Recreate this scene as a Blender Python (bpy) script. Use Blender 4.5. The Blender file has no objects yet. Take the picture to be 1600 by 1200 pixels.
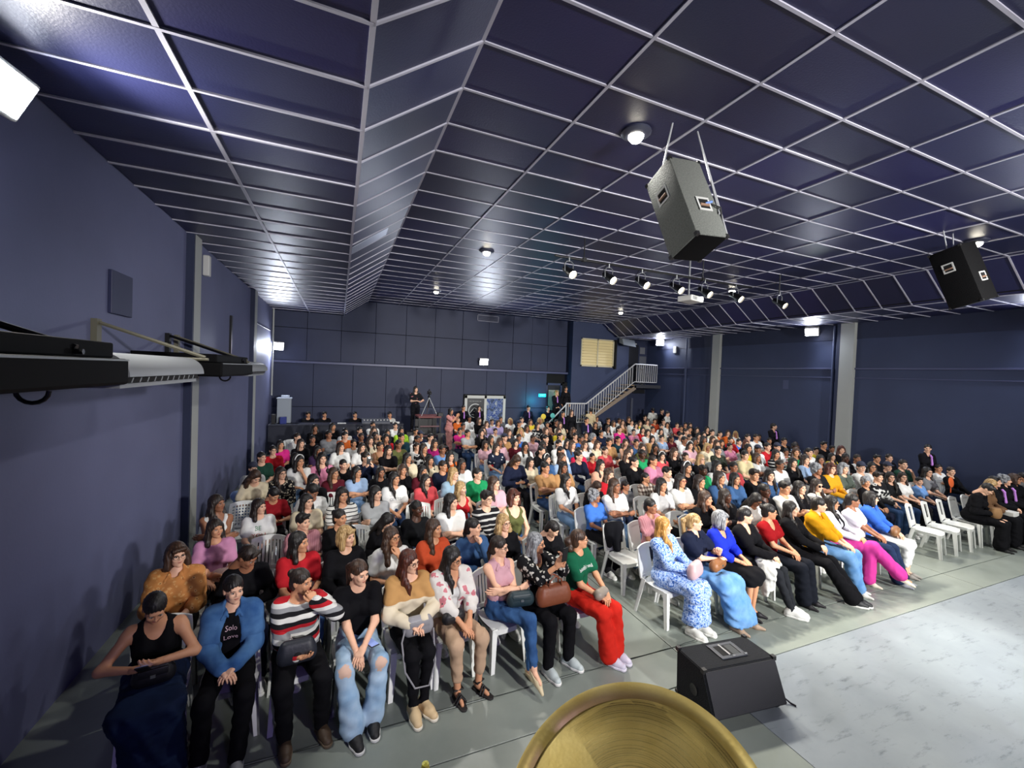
import bpy, bmesh, math, random
import numpy as np
from mathutils import Vector, Matrix
from mathutils.bvhtree import BVHTree

SC = bpy.context.scene
COL = SC.collection
# ------------------------------------------------------------------ camera, exposure, lights
CAMZ = 3.08725
F_ = (0.38278, 0.92352, -0.02280)
def setup_camera():
    yaw, pitch, roll = CAM_YAW, CAM_PITCH, CAM_ROLL
    cy, sy, cp, sp, cr, sr = math.cos(yaw), math.sin(yaw), math.cos(pitch), math.sin(pitch), math.cos(roll), math.sin(roll)
    F = Vector((sy*cp, cy*cp, sp)); R = Vector((cy, -sy, 0)); U = R.cross(F)
    R2 = cr*R + sr*U; U2 = -sr*R + cr*U
    cd = bpy.data.cameras.new('camera'); co = bpy.data.objects.new('camera', cd); COL.objects.link(co)
    M = Matrix.Identity(4)
    for i in range(3):
        M[i][0] = R2[i]; M[i][1] = U2[i]; M[i][2] = -F[i]
    M[0][3], M[1][3], M[2][3] = 0, 0, CAMZ
    co.matrix_world = M
    cd.sensor_width = 36.0; cd.lens = 653.65/1600*36.0; cd.clip_start = 0.05; cd.clip_end = 100
    SC.camera = co
CAM_YAW, CAM_PITCH, CAM_ROLL = 0.3930, -0.0228, 0.0393
setup_camera()
SC.view_settings.view_transform = 'Standard'; SC.view_settings.look = 'None'
SC.view_settings.exposure = 0.0; SC.view_settings.gamma = 1.0; SC.view_settings.use_curve_mapping = False
try:
    SC.cycles.use_denoising = True
    SC.cycles.max_bounces = 5; SC.cycles.diffuse_bounces = 3; SC.cycles.glossy_bounces = 2
    SC.cycles.transmission_bounces = 3; SC.cycles.transparent_max_bounces = 4
    SC.cycles.sample_clamp_indirect = 4.0
    SC.cycles.use_light_tree = True
    SC.cycles.caustics_reflective = False; SC.cycles.caustics_refractive = False
except Exception: pass

W = bpy.data.worlds.new('world'); SC.world = W; W.use_nodes = True
W.node_tree.nodes['Background'].inputs[0].default_value = (0.30, 0.36, 0.55, 1)
W.node_tree.nodes['Background'].inputs[1].default_value = 0.04

def lamp(name, kind, loc, power, color=(1, 1, 1), target=None, size=0.2, spot=100, blend=0.6):
    ld = bpy.data.lights.new(name, kind); ld.energy = power; ld.color = color
    if kind == 'SPOT':
        ld.spot_size = math.radians(spot); ld.spot_blend = blend; ld.shadow_soft_size = size
    elif kind == 'POINT': ld.shadow_soft_size = size
    elif kind == 'AREA': ld.size = size; ld.shape = 'DISK'
    o = bpy.data.objects.new(name, ld); COL.objects.link(o); o.location = loc
    if target is not None:
        o.rotation_euler = (Vector(target)-Vector(loc)).to_track_quat('-Z', 'Y').to_euler()
    return o
LW = (1.0, 0.97, 0.90); LC = (0.80, 0.86, 1.0)
# downlights of the high ceiling (two rows of three) and further ones over the stage
for x in (2.87, 10.2):
    for y in (3.73, 8.64, 13.70):
        lamp('downlight_lamp', 'SPOT', (x, y, 5.60), 330, LW, (x, y, 0), 0.10, 165, 0.9)
# stage wash behind and above the camera, thrown over the house
lamp('stage_wash_lamp', 'SPOT', (6.8, -4.2, 4.3), 5200, (1.0, 0.98, 0.95), (6.4, 9.5, 2.6), 0.2, 60, 0.45)
lamp('stage_wash_lamp', 'SPOT', (10.8, -4.2, 4.3), 3000, (1.0, 0.98, 0.95), (10.6, 8.5, 2.6), 0.2, 58, 0.45)
lamp('stage_wash_lamp', 'SPOT', (4.2, -4.2, 4.3), 3100, (1.0, 0.97, 0.95), (1.9, 9.0, 2.5), 0.2, 56, 0.45)
lamp('stage_beam_lamp', 'SPOT', (8.2, -0.6, 5.3), 900, (0.95, 1.0, 0.93), (7.2, 1.9, 0.0), 0.10, 26, 0.9)
lamp('cymbal_fill_lamp', 'SPOT', (1.6, -.6, 5.5), 130, (1.0, 0.97, 0.9), (.46, .5, 2.36), 0.08, 15, 0.6)  # added fill with a tight cone, only there to brighten the cymbal
lamp('violet_stage_lamp', 'SPOT', (1.2, -3.0, 2.6), 160, (0.42, 0.30, 1.0), (1.2, 5.0, 0.2), 0.2, 75, 0.8)
# wall floodlights
FLOODS = [((5.87, 17.52, 3.60), (5.9, 6.0, 0.5), 330, 'back'), ((-2.10, 17.5, 3.80), (0.6, 10.0, 1.0), 330, 'back'),
          ((14.82, 16.6, 4.98), (8.0, 9.0, 0.5), 240, 'right'), ((14.80, 9.3, 4.95), (9.0, 6.5, 0.5), 260, 'right'),
          ((14.80, 4.3, 4.95), (9.5, 3.0, 0.5), 260, 'right'), ((-2.13, 3.88, 4.86), (3.0, 3.2, 2.2), 280, 'left')]
for loc, tgt, pw, wall in FLOODS:
    d = (Vector(tgt)-Vector(loc)).normalized()
    lamp('flood_lamp', 'SPOT', Vector(loc)+d*0.16, pw, LC if wall != 'left' else LW, tgt, 0.09, 160, 0.7)
# track spots
TRACK_Y, TRACK_Z = 6.9, 5.05
TRACK_X = [3.91, 4.80, 5.60, 6.50, 7.30, 8.24, 9.70]
for i, x in enumerate(TRACK_X):
    lamp('track_spot_lamp', 'SPOT', (x+0.06, TRACK_Y-0.32, TRACK_Z-0.22), 640, (1.0, 0.93, 0.80), (x+0.6, 1.2, 0.4), 0.06, 70, 0.6)
lamp('exit_glow_lamp', 'POINT', (8.5, 17.2, 1.9), 26, (0.03, 0.75, 1.0), None, 0.08)
lamp('booth_lamp', 'POINT', (12.3, 17.85, 4.3), 10, (1.0, 0.85, 0.6), None, 0.1)

# ------------------------------------------------------------------ small helpers
def tag(o, label=None, cat=None, group=None, kind=None):
    if label: o['label'] = label
    if cat: o['category'] = cat
    if group: o['group'] = group
    if kind: o['kind'] = kind
    return o
def empty(name, loc=(0, 0, 0), rz=0, label=None, cat=None, group=None, kind=None):
    o = bpy.data.objects.new(name, None); COL.objects.link(o); o.location = loc; o.rotation_euler = (0, 0, rz)
    o.empty_display_size = 0.05
    return tag(o, label, cat, group, kind)
def link(name, mesh, mat=None, parent=None, loc=None, mw=None, smooth=None):
    o = bpy.data.objects.new(name, mesh); COL.objects.link(o)
    if parent is not None: o.parent = parent
    if mw is not None: o.matrix_local = mw
    if loc is not None: o.location = loc
    if mat is not None:
        if len(mesh.materials) == 0: mesh.materials.append(mat)
        elif mesh.materials[0] is not mat:
            o.material_slots[0].link = 'OBJECT'; o.material_slots[0].material = mat
    return o
class MB:
    """collects simple solids into one mesh"""
    def __init__(s): s.v = []; s.f = []; s.mi = []; s.cur = 0
    def add(s, vs, fs):
        n = len(s.v); s.v += [tuple(v) for v in vs]; s.f += [tuple(i+n for i in f) for f in fs]; s.mi += [s.cur]*len(fs)
        return s
    def box(s, lo, hi):
        x0, y0, z0 = lo; x1, y1, z1 = hi
        return s.add([(x0,y0,z0),(x1,y0,z0),(x1,y1,z0),(x0,y1,z0),(x0,y0,z1),(x1,y0,z1),(x1,y1,z1),(x0,y1,z1)],
                     [(0,3,2,1),(4,5,6,7),(0,1,5,4),(1,2,6,5),(2,3,7,6),(3,0,4,7)])
    def cbox(s, c, d): return s.box([c[i]-d[i]/2 for i in range(3)], [c[i]+d[i]/2 for i in range(3)])
    def bevbox(s, lo, hi, b):
        bm = bmesh.new(); bmesh.ops.create_cube(bm, size=1)
        for v in bm.verts: v.co = Vector([lo[i]+(v.co[i]+.5)*(hi[i]-lo[i]) for i in range(3)])
        bmesh.ops.bevel(bm, geom=bm.edges[:], offset=b, segments=2, affect='EDGES', profile=.5)
        s.addbm(bm); return s
    def addbm(s, bm):
        bm.verts.index_update(); s.add([v.co[:] for v in bm.verts], [[v.index for v in f.verts] for f in bm.faces]); bm.free()
    def hexa(s, a, b):
        """two quads a (bottom, ccw from above) and b (top)"""
        return s.add(list(a)+list(b), [(3,2,1,0),(4,5,6,7),(0,1,5,4),(1,2,6,5),(2,3,7,6),(3,0,4,7)])
    def tube(s, pts, r, n=8, closed=False, cap=True):
        pts = [Vector(p) for p in pts]; rr = r if isinstance(r, (list, tuple)) else [r]*len(pts)
        rings = []; base = len(s.v); up = None
        for i, p in enumerate(pts):
            if closed: t = pts[(i+1) % len(pts)]-pts[i-1]
            else: t = pts[min(i+1, len(pts)-1)]-pts[max(i-1, 0)]
            t.normalize()
            if up is None:
                up = Vector((0, 0, 1)) if abs(t.z) < .9 else Vector((1, 0, 0))
            a = t.cross(up); a.normalize(); b = a.cross(t); up = b.copy()
            rings.append([p+a*(rr[i]*math.cos(2*math.pi*k/n))+b*(rr[i]*math.sin(2*math.pi*k/n)) for k in range(n)])
        vs = [v for rg in rings for v in rg]; fs = []
        m = len(pts)
        for i in range(m if closed else m-1):
            j = (i+1) % m
            for k in range(n):
                l = (k+1) % n; fs.append((i*n+k, i*n+l, j*n+l, j*n+k))
        if cap and not closed: fs += [tuple(range(n-1, -1, -1)), tuple(range((m-1)*n, m*n))]
        return s.add(vs, fs)
    def lathe(s, prof, n=24, M=None):
        """prof: (r, z) list, around z"""
        vs = []; fs = []
        for r, z in prof:
            for k in range(n):
                v = Vector((r*math.cos(2*math.pi*k/n), r*math.sin(2*math.pi*k/n), z)); vs.append(M @ v if M else v)
        for i in range(len(prof)-1):
            for k in range(n):
                l = (k+1) % n; fs.append((i*n+k, i*n+l, (i+1)*n+l, (i+1)*n+k))
        if prof[0][0] > 1e-6: fs.append(tuple(range(n-1, -1, -1)))
        if prof[-1][0] > 1e-6: fs.append(tuple(range((len(prof)-1)*n, len(prof)*n)))
        return s.add(vs, fs)
    def mesh(s, name, mats=(), smooth=False):
        m = bpy.data.meshes.new(name); m.from_pydata([tuple(v) for v in s.v], [], s.f)
        for mt in mats: m.materials.append(mt)
        if any(s.mi): m.polygons.foreach_set('material_index', s.mi)
        if smooth:
            m.polygons.foreach_set('use_smooth', [True]*len(m.polygons))
            try: m.set_sharp_from_angle(angle=math.radians(35))
            except Exception: pass
        m.update(); return m
    def obj(s, name, mat, parent=None, smooth=False, loc=None, mw=None):
        mats = mat if isinstance(mat, (list, tuple)) else [mat]
        return link(name, s.mesh(name, mats, smooth), None, parent, loc, mw)

# ------------------------------------------------------------------ materials
MATS = {}
def srgb(h):
    if isinstance(h, str):
        h = h.lstrip('#'); c = [int(h[i:i+2], 16)/255 for i in (0, 2, 4)]
    else: c = [v/255 for v in h]
    return tuple([(v/12.92 if v <= .04045 else ((v+.055)/1.055)**2.4) for v in c]+[1.0])
def pmat(name, col, rough=.6, metal=0., noise=0., nscale=8., bump=0., bscale=60., spec=.5, emit=None, estr=0., sheen=0., coords='Object'):
    if name in MATS: return MATS[name]
    m = bpy.data.materials.new(name); m.use_nodes = True; nt = m.node_tree; N = nt.nodes; L = nt.links
    b = N['Principled BSDF']; c = srgb(col) if not (isinstance(col, tuple) and len(col) == 4) else col
    b.inputs['Base Color'].default_value = c; b.inputs['Roughness'].default_value = rough; b.inputs['Metallic'].default_value = metal
    b.inputs['Specular IOR Level'].default_value = spec
    if sheen: b.inputs['Sheen Weight'].default_value = sheen
    if emit is not None:
        b.inputs['Emission Color'].default_value = srgb(emit); b.inputs['Emission Strength'].default_value = estr
    if noise or bump:
        tc = N.new('ShaderNodeTexCoord')
    if noise:
        nz = N.new('ShaderNodeTexNoise'); nz.inputs['Scale'].default_value = nscale; nz.inputs['Detail'].default_value = 5
        L.new(tc.outputs[coords], nz.inputs['Vector'])
        mx = N.new('ShaderNodeMix'); mx.data_type = 'RGBA'
        mx.inputs[6].default_value = tuple([v*(1-noise) for v in c[:3]]+[1]); mx.inputs[7].default_value = tuple([min(1, v*(1+noise)) for v in c[:3]]+[1])
        L.new(nz.outputs['Fac'], mx.inputs[0]); L.new(mx.outputs[2], b.inputs['Base Color'])
    if bump:
        n2 = N.new('ShaderNodeTexNoise'); n2.inputs['Scale'].default_value = bscale; n2.inputs['Detail'].default_value = 3
        L.new(tc.outputs[coords], n2.inputs['Vector'])
        bp = N.new('ShaderNodeBump'); bp.inputs['Strength'].default_value = bump; bp.inputs['Distance'].default_value = .01
        L.new(n2.outputs['Fac'], bp.inputs['Height']); L.new(bp.outputs[0], b.inputs['Normal'])
    MATS[name] = m; return m
def ramp(N, stops, interp='LINEAR'):
    r = N.new('ShaderNodeValToRGB'); cr = r.color_ramp; cr.interpolation = interp
    while len(cr.elements) < len(stops): cr.elements.new(.5)
    for e, (p, c) in zip(cr.elements, stops): e.position = p; e.color = srgb(c)
    return r
def cloth_pattern(name, kind, cols, scale=20., rough=.85):
    """woven or printed cloth; the pattern belongs to the fabric (object space)"""
    if name in MATS: return MATS[name]
    m = bpy.data.materials.new(name); m.use_nodes = True; nt = m.node_tree; N = nt.nodes; L = nt.links
    b = N['Principled BSDF']; b.inputs['Roughness'].default_value = rough; b.inputs['Specular IOR Level'].default_value = .2
    tc = N.new('ShaderNodeTexCoord'); vec = tc.outputs['Object']
    if kind == 'stripes':
        sp = N.new('ShaderNodeSeparateXYZ'); L.new(vec, sp.inputs[0])
        ml = N.new('ShaderNodeMath'); ml.operation = 'MULTIPLY'; ml.inputs[1].default_value = scale; L.new(sp.outputs['Z'], ml.inputs[0])
        fr = N.new('ShaderNodeMath'); fr.operation = 'FRACT'; L.new(ml.outputs[0], fr.inputs[0])
        n = len(cols); r = ramp(N, [(i/n, c) for i, c in enumerate(cols)], 'CONSTANT'); L.new(fr.outputs[0], r.inputs[0]); out = r.outputs[0]
    elif kind == 'vstripes':
        sp = N.new('ShaderNodeSeparateXYZ'); L.new(vec, sp.inputs[0])
        ml = N.new('ShaderNodeMath'); ml.operation = 'MULTIPLY'; ml.inputs[1].default_value = scale; L.new(sp.outputs['X'], ml.inputs[0])
        fr = N.new('ShaderNodeMath'); fr.operation = 'FRACT'; L.new(ml.outputs[0], fr.inputs[0])
        n = len(cols); r = ramp(N, [(i/n, c) for i, c in enumerate(cols)], 'CONSTANT'); L.new(fr.outputs[0], r.inputs[0]); out = r.outputs[0]
    elif kind == 'blotch':
        nz = N.new('ShaderNodeTexNoise'); nz.inputs['Scale'].default_value = scale; nz.inputs['Detail'].default_value = 2.5; L.new(vec, nz.inputs['Vector'])
        n = len(cols); r = ramp(N, [(.36+.28*i/max(1, n-1), c) for i, c in enumerate(cols)], 'CONSTANT'); L.new(nz.outputs['Fac'], r.inputs[0]); out = r.outputs[0]
    elif kind == 'dots':
        vo = N.new('ShaderNodeTexVoronoi'); vo.inputs['Scale'].default_value = scale; L.new(vec, vo.inputs['Vector'])
        r = ramp(N, [(0, cols[1]), (.22, cols[0])], 'CONSTANT'); L.new(vo.outputs['Distance'], r.inputs[0]); out = r.outputs[0]
    elif kind == 'floral':
        vo = N.new('ShaderNodeTexVoronoi'); vo.inputs['Scale'].default_value = scale; L.new(vec, vo.inputs['Vector'])
        nz = N.new('ShaderNodeTexNoise'); nz.inputs['Scale'].default_value = scale*1.6; nz.inputs['Detail'].default_value = 2; L.new(vec, nz.inputs['Vector'])
        ad = N.new('ShaderNodeMath'); ad.operation = 'ADD'; L.new(vo.outputs['Distance'], ad.inputs[0]); L.new(nz.outputs['Fac'], ad.inputs[1])
        n = len(cols); r = ramp(N, [(.0+.82*i/max(1, n-1) if i else 0, c) for i, c in enumerate(cols)], 'CONSTANT'); L.new(ad.outputs[0], r.inputs[0]); out = r.outputs[0]
    elif kind == 'plaid':
        sp = N.new('ShaderNodeSeparateXYZ'); L.new(vec, sp.inputs[0]); res = []
        for ax in 'XZ':
            ml = N.new('ShaderNodeMath'); ml.operation = 'MULTIPLY'; ml.inputs[1].default_value = scale; L.new(sp.outputs[ax], ml.inputs[0])
            fr = N.new('ShaderNodeMath'); fr.operation = 'FRACT'; L.new(ml.outputs[0], fr.inputs[0])
            gt = N.new('ShaderNodeMath'); gt.operation = 'GREATER_THAN'; gt.inputs[1].default_value = .55; L.new(fr.outputs[0], gt.inputs[0]); res.append(gt)
        ad = N.new('ShaderNodeMath'); ad.operation = 'ADD'; L.new(res[0].outputs[0], ad.inputs[0]); L.new(res[1].outputs[0], ad.inputs[1])
        hf = N.new('ShaderNodeMath'); hf.operation = 'MULTIPLY'; hf.inputs[1].default_value = .45; L.new(ad.outputs[0], hf.inputs[0])
        r = ramp(N, [(0, cols[0]), (.3, cols[1]), (.7, cols[2])], 'CONSTANT'); L.new(hf.outputs[0], r.inputs[0]); out = r.outputs[0]
    L.new(out, b.inputs['Base Color'])
    MATS[name] = m; return m

def denim(name, col, fade=None, rips=()):
    if name in MATS: return MATS[name]
    m = bpy.data.materials.new(name); m.use_nodes = True; nt = m.node_tree; N = nt.nodes; L = nt.links
    b = N['Principled BSDF']; b.inputs['Roughness'].default_value = .9; b.inputs['Specular IOR Level'].default_value = .15
    tc = N.new('ShaderNodeTexCoord')
    nz = N.new('ShaderNodeTexNoise'); nz.inputs['Scale'].default_value = 7; nz.inputs['Detail'].default_value = 6; L.new(tc.outputs['Object'], nz.inputs['Vector'])
    r = ramp(N, [(.3, col), (.75, fade or col)]); L.new(nz.outputs['Fac'], r.inputs[0]); out = r.outputs[0]
    for (cx, cy, cz, rad) in rips:
        vm = N.new('ShaderNodeVectorMath'); vm.operation = 'DISTANCE'; vm.inputs[1].default_value = (cx, cy, cz); L.new(tc.outputs['Object'], vm.inputs[0])
        n3 = N.new('ShaderNodeTexNoise'); n3.inputs['Scale'].default_value = 25; L.new(tc.outputs['Object'], n3.inputs['Vector'])
        ml = N.new('ShaderNodeMath'); ml.operation = 'MULTIPLY_ADD'; ml.inputs[1].default_value = .09; L.new(n3.outputs['Fac'], ml.inputs[0]); L.new(vm.outputs['Value'], ml.inputs[2])
        lt = N.new('ShaderNodeMath'); lt.operation = 'LESS_THAN'; lt.inputs[1].default_value = rad+.045; L.new(ml.outputs[0], lt.inputs[0])
        mx = N.new('ShaderNodeMix'); mx.data_type = 'RGBA'; L.new(lt.outputs[0], mx.inputs[0]); L.new(out, mx.inputs[6]); mx.inputs[7].default_value = srgb('#cfae9c'); out = mx.outputs[2]
    L.new(out, b.inputs['Base Color'])
    MATS[name] = m; return m
# ------------------------------------------------------------------ the room
XL, XR, YB, YF = -2.268, 14.95, 17.7, -4.6
ZH, ZL = 5.737, 5.124
XS0, XS1 = 0.13, 0.985          # left slope, low and high edge
XT0, XT1 = 11.83, 12.70         # right slope, high and low edge
M_NAVY_LIT = pmat('navy_wall_paint_lit', '#686c8c', .55, noise=.16, nscale=1.3, bump=.10, bscale=30, spec=.35)  # lighter copy of the navy; light on the left wall put into colour
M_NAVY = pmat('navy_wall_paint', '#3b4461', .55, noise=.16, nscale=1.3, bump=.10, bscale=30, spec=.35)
M_NAVY2 = pmat('navy_board_paint', '#31374f', .55, noise=.14, nscale=2.0, bump=.08, bscale=25, spec=.3)
M_TILE = pmat('navy_ceiling_tile', '#2b2e55', .42, noise=.10, nscale=3, bump=.16, bscale=55, spec=.45)
_n = M_TILE.node_tree; _oi = _n.nodes.new('ShaderNodeObjectInfo'); _mx = _n.nodes.new('ShaderNodeMix'); _mx.data_type = 'RGBA'; _mx.blend_type = 'MULTIPLY'; _mx.inputs[0].default_value = 1
_rp = ramp(_n.nodes, [(0, '#d9dcd6'), (.5, '#ffffff'), (1, '#e6d9ff')]); _n.links.new(_oi.outputs['Random'], _rp.inputs[0])
_b = _n.nodes['Principled BSDF']; _src = _b.inputs['Base Color'].links[0].from_socket; _n.links.new(_src, _mx.inputs[6]); _n.links.new(_rp.outputs[0], _mx.inputs[7]); _n.links.new(_mx.outputs[2], _b.inputs['Base Color'])
M_BAR = pmat('grid_bar_paint', '#bdbccb', .45, spec=.5)
M_PALE = pmat('pale_column_paint', '#a9aca8', .6, noise=.05, nscale=4)
M_BLACK = pmat('black_satin', '#0d0d10', .5)
M_BLACKM = pmat('black_metal', '#121214', .4, metal=.3)
M_GREYM = pmat('grey_metal', '#8d9092', .35, metal=.7)
M_WHITEM = pmat('white_enamel', '#d9d9d4', .4)
M_DARK = pmat('dark_void', '#07070a', .9)

def structure(name, **k): 
    o = empty(name, kind='structure'); return o
# floor: concrete slabs with joints
def concrete(name, base, dark, spec=.5, rough=.33, scuff=False):
    m = bpy.data.materials.new(name); m.use_nodes = True; nt = m.node_tree; N = nt.nodes; L = nt.links
    b = N['Principled BSDF']; b.inputs['Specular IOR Level'].default_value = spec
    tc = N.new('ShaderNodeTexCoord')
    nz = N.new('ShaderNodeTexNoise'); nz.inputs['Scale'].default_value = .9; nz.inputs['Detail'].default_value = 8; nz.inputs['Roughness'].default_value = .62
    L.new(tc.outputs['Object'], nz.inputs['Vector'])
    r = ramp(N, [(.3, dark), (.7, base)]); L.new(nz.outputs['Fac'], r.inputs[0]); out = r.outputs[0]
    if scuff:
        mp = N.new('ShaderNodeMapping'); mp.inputs['Scale'].default_value = (1.2, 5.0, 1); mp.inputs['Rotation'].default_value = (0, 0, .35); L.new(tc.outputs['Object'], mp.inputs[0])
        n2 = N.new('ShaderNodeTexNoise'); n2.inputs['Scale'].default_value = 2.2; n2.inputs['Detail'].default_value = 9; n2.inputs['Roughness'].default_value = .75; L.new(mp.outputs[0], n2.inputs['Vector'])
        r2 = ramp(N, [(.55, '#ffffff'), (.72, '#9a9ea2')]); L.new(n2.outputs['Fac'], r2.inputs[0])
        mx = N.new('ShaderNodeMix'); mx.data_type = 'RGBA'; mx.blend_type = 'MULTIPLY'; mx.inputs[0].default_value = 1; L.new(out, mx.inputs[6]); L.new(r2.outputs[0], mx.inputs[7]); out = mx.outputs[2]
    L.new(out, b.inputs['Base Color'])
    n3 = N.new('ShaderNodeTexNoise'); n3.inputs['Scale'].default_value = 2.5; n3.inputs['Detail'].default_value = 6; L.new(tc.outputs['Object'], n3.inputs['Vector'])
    mr = N.new('ShaderNodeMapRange'); mr.inputs['To Min'].default_value = rough-.12; mr.inputs['To Max'].default_value = rough+.18; L.new(n3.outputs['Fac'], mr.inputs[0]); L.new(mr.outputs[0], b.inputs['Roughness'])
    bp = N.new('ShaderNodeBump'); bp.inputs['Strength'].default_value = .05; L.new(n3.outputs['Fac'], bp.inputs['Height']); L.new(bp.outputs[0], b.inputs['Normal'])
    return m
M_CONC = concrete('polished_concrete', '#8a918a', '#747c77', .5, .32)
M_STAGE = concrete('painted_stage_floor', '#8a9298', '#767e85', .5, .38, True)
floor = structure('floor')
MB().box((XL-.2, YF, -.12), (XR+.2, YB+.9, -.012)).obj('subfloor', pmat('joint_grey', '#2c312f', .8), floor)
xj = [XL-.1, 3.65, 9.55, XR+.15]; yj = [3.155, 3.655, 8.6, 13.6, YB+.85]
def slab(name, x0, x1, y0, y1, mat, g=.006):
    MB().bevbox((x0+g, y0+g, -.06), (x1-g, y1-g, 0), .004).obj(name, mat, floor)
for i in range(len(xj)-1):
    for j in range(len(yj)-1):
        if j == 0: slab('floor_slab', xj[i], xj[i+1], yj[0]-.0, yj[1], M_CONC)
        else: slab('floor_slab', xj[i], xj[i+1], yj[j], yj[j+1], M_CONC)
for x0, x1 in ((XL-.1, 3.65), (3.65, 9.55), (9.55, XR+.15)):
    slab('stage_floor_slab', x0, x1, YF, yj[0], M_STAGE if x0 > 3 else M_CONC, .003)
# a crack that runs along the joint in front of the seats
cr = MB(); random.seed(4); pts = [(-1.9+.18*i, 3.66+random.uniform(-.012, .012), .0015) for i in range(42)]
cr.tube(pts, .0035, 4); cr.obj('joint_crack', pmat('crack_dark', '#3a403d', .9), floor)

# walls
wl = structure('wall_left'); MB().box((XL-.2, YF, -.1), (XL, YB+.2, 6.2)).obj('wall_left_body', M_NAVY_LIT, wl)
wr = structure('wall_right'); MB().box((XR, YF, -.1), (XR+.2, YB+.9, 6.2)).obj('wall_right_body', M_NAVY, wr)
MB().box((XR-.012, YF, 4.62), (XR+.002, 16.9, ZL)).obj('upper_band', M_NAVY2, wr)
wf = structure('wall_front'); MB().box((XL-.2, YF-.2, -.1), (XR+.2, YF, 6.2)).obj('wall_front_body', M_NAVY2, wf)
# wall_back: boards with open joints; a door recess at x 9.1..10.0, stair recess at the right
wb = structure('wall_back')
MB().box((XL-.2, YB+.03, -.1), (9.10, YB+.2, 6.2)).obj('wall_back_body', M_DARK, wb)
MB().box((9.10, YB+.03, 2.75), (10.10, YB+.2, 6.2)).box((9.98, YB+.03, -.1), (10.3, YB+.2, 2.8)).obj('wall_back_body', M_DARK, wb)
random.seed(7)
xs = [XL, -1.15, .05, 1.32, 2.52, 3.72, 4.92, 6.12, 7.30, 8.25, 9.10, 10.12]
xl2 = [XL, -.9, .52, 1.78, 3.0, 4.05, 5.05, 6.1, 7.02, 8.05, 9.10]
M_TEAL = M_NAVY2
for k in range(len(xs)-1):
    for z0, z1 in ((3.30, 4.52), (4.53, 5.9)):
        d = random.uniform(0, .018)
        MB().bevbox((xs[k]+.006, YB-.012-d, z0+.004), (xs[k+1]-.006, YB+.035, z1-.004), .005).obj('wall_panel', M_NAVY2, wb)
for k in range(len(xl2)-1):
    if 5.0 < xl2[k] < 7.0: rows_ = ((2.14, 3.2),)
    else: rows_ = ((0, 1.55), (1.56, 3.2))
    for z0, z1 in rows_:
        d = random.uniform(0, .018)
        MB().bevbox((xl2[k]+.006, YB-.012-d, z0+.004), (xl2[k+1]-.006, YB+.035, z1-.004), .005).obj('wall_panel', M_NAVY2, wb)
MB().box((5.0, YB+.02, 0), (7.1, YB+.03, 2.2)).obj('door_reveal', M_DARK, wb)
# booth wall (projecting) with its window, and the recess at the head of the stairs
BY = 17.38
MB().box((10.25, BY, -.05), (13.55, YB+.9, 3.62)).box((10.25, BY, 4.98), (13.55, YB+.9, 6.0)).box((10.25, BY, 3.62), (10.72, YB+.9, 4.98)).box((12.62, BY, 3.62), (13.55, YB+.9, 4.98)).obj('booth_wall', M_NAVY, wb)
MB().box((10.7, YB+.5, 3.6), (12.7, YB+.55, 5.0)).obj('booth_back', pmat('booth_cream', '#b9a98a', .8), wb)
MB().box((13.55, YB-.02, -.05), (XR+.2, YB+.2, 6.0)).obj('recess_wall', M_NAVY2, wb)
MB().bevbox((13.72, YB-.07, 2.85), (14.36, YB-.01, 4.86), .01).obj('recess_door', pmat('dark_door_paint', '#14161f', .5), wb)
MB().box((13.68, YB-.09, 4.88), (14.2, YB-.03, 4.94)).obj('door_light_slot', M_WHITEM, wb)
# horizontal ledges
def ledge(n, lo, hi): o = MB().bevbox(lo, hi, .008).obj('trim_%d' % n, M_TRIM); o['kind'] = 'structure'
M_TRIM = pmat('ledge_paint', '#4a4f70', .4, spec=.5)
ledge(1, (XL, YB-.09, 3.20), (10.2, YB-.0, 3.29))
ledge(2, (XR-.05, YF, 3.66), (XR, 16.9, 3.715))
ledge(3, (XR-.02, YF, 3.38), (XR, 16.9, 3.41))
ledge(4, (XL, YF, 2.83), (XL+.025, 8.1, 2.86))
ledge(5, (XL, 13.6, 4.28), (XL+.02, YB, 4.31))
# columns (pilasters)
n = 6
for y0, y1 in ((8.17, 8.52), (13.35, 13.72)):
    o = MB().bevbox((XL-.02, y0, 0), (XL+.10, y1, ZL+.1), .008).obj('trim_%d' % n, M_PALE); o['kind'] = 'structure'; n += 1
    o = MB().box((XL-.02, y0-.07, 0), (XL+.10, y0, ZL+.1)).obj('trim_%d' % n, M_NAVY2); o['kind'] = 'structure'; n += 1
for y0, y1 in ((8.02, 8.42), (13.02, 13.40)):
    o = MB().bevbox((XR-.14, y0, 0), (XR+.02, y1, ZL+.1), .008).obj('trim_%d' % n, M_PALE); o['kind'] = 'structure'; n += 1
    o = MB().box((XR-.14, y1, 0), (XR+.02, y1+.09, ZL+.1)).obj('trim_%d' % n, M_NAVY2); o['kind'] = 'structure'; n += 1
o = MB().tube([(XL+.05, 17.2, 2.0), (XL+.05, 17.2, ZL)], .03, 8).obj('trim_%d' % n, M_PALE); o['kind'] = 'structure'; n += 1
# baseboard strip on the right, pipes
for y in (14.9, 8.62):
    tag(MB().tube([(XR-.07, y, 0), (XR-.07, y, ZL-.05)], .045, 10).obj('drain_pipe', M_NAVY, smooth=True),
        'dark blue vertical pipe on the right wall ' + ('beside the far pale column' if y > 10 else 'touching the near pale column'), 'pipe')

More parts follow.
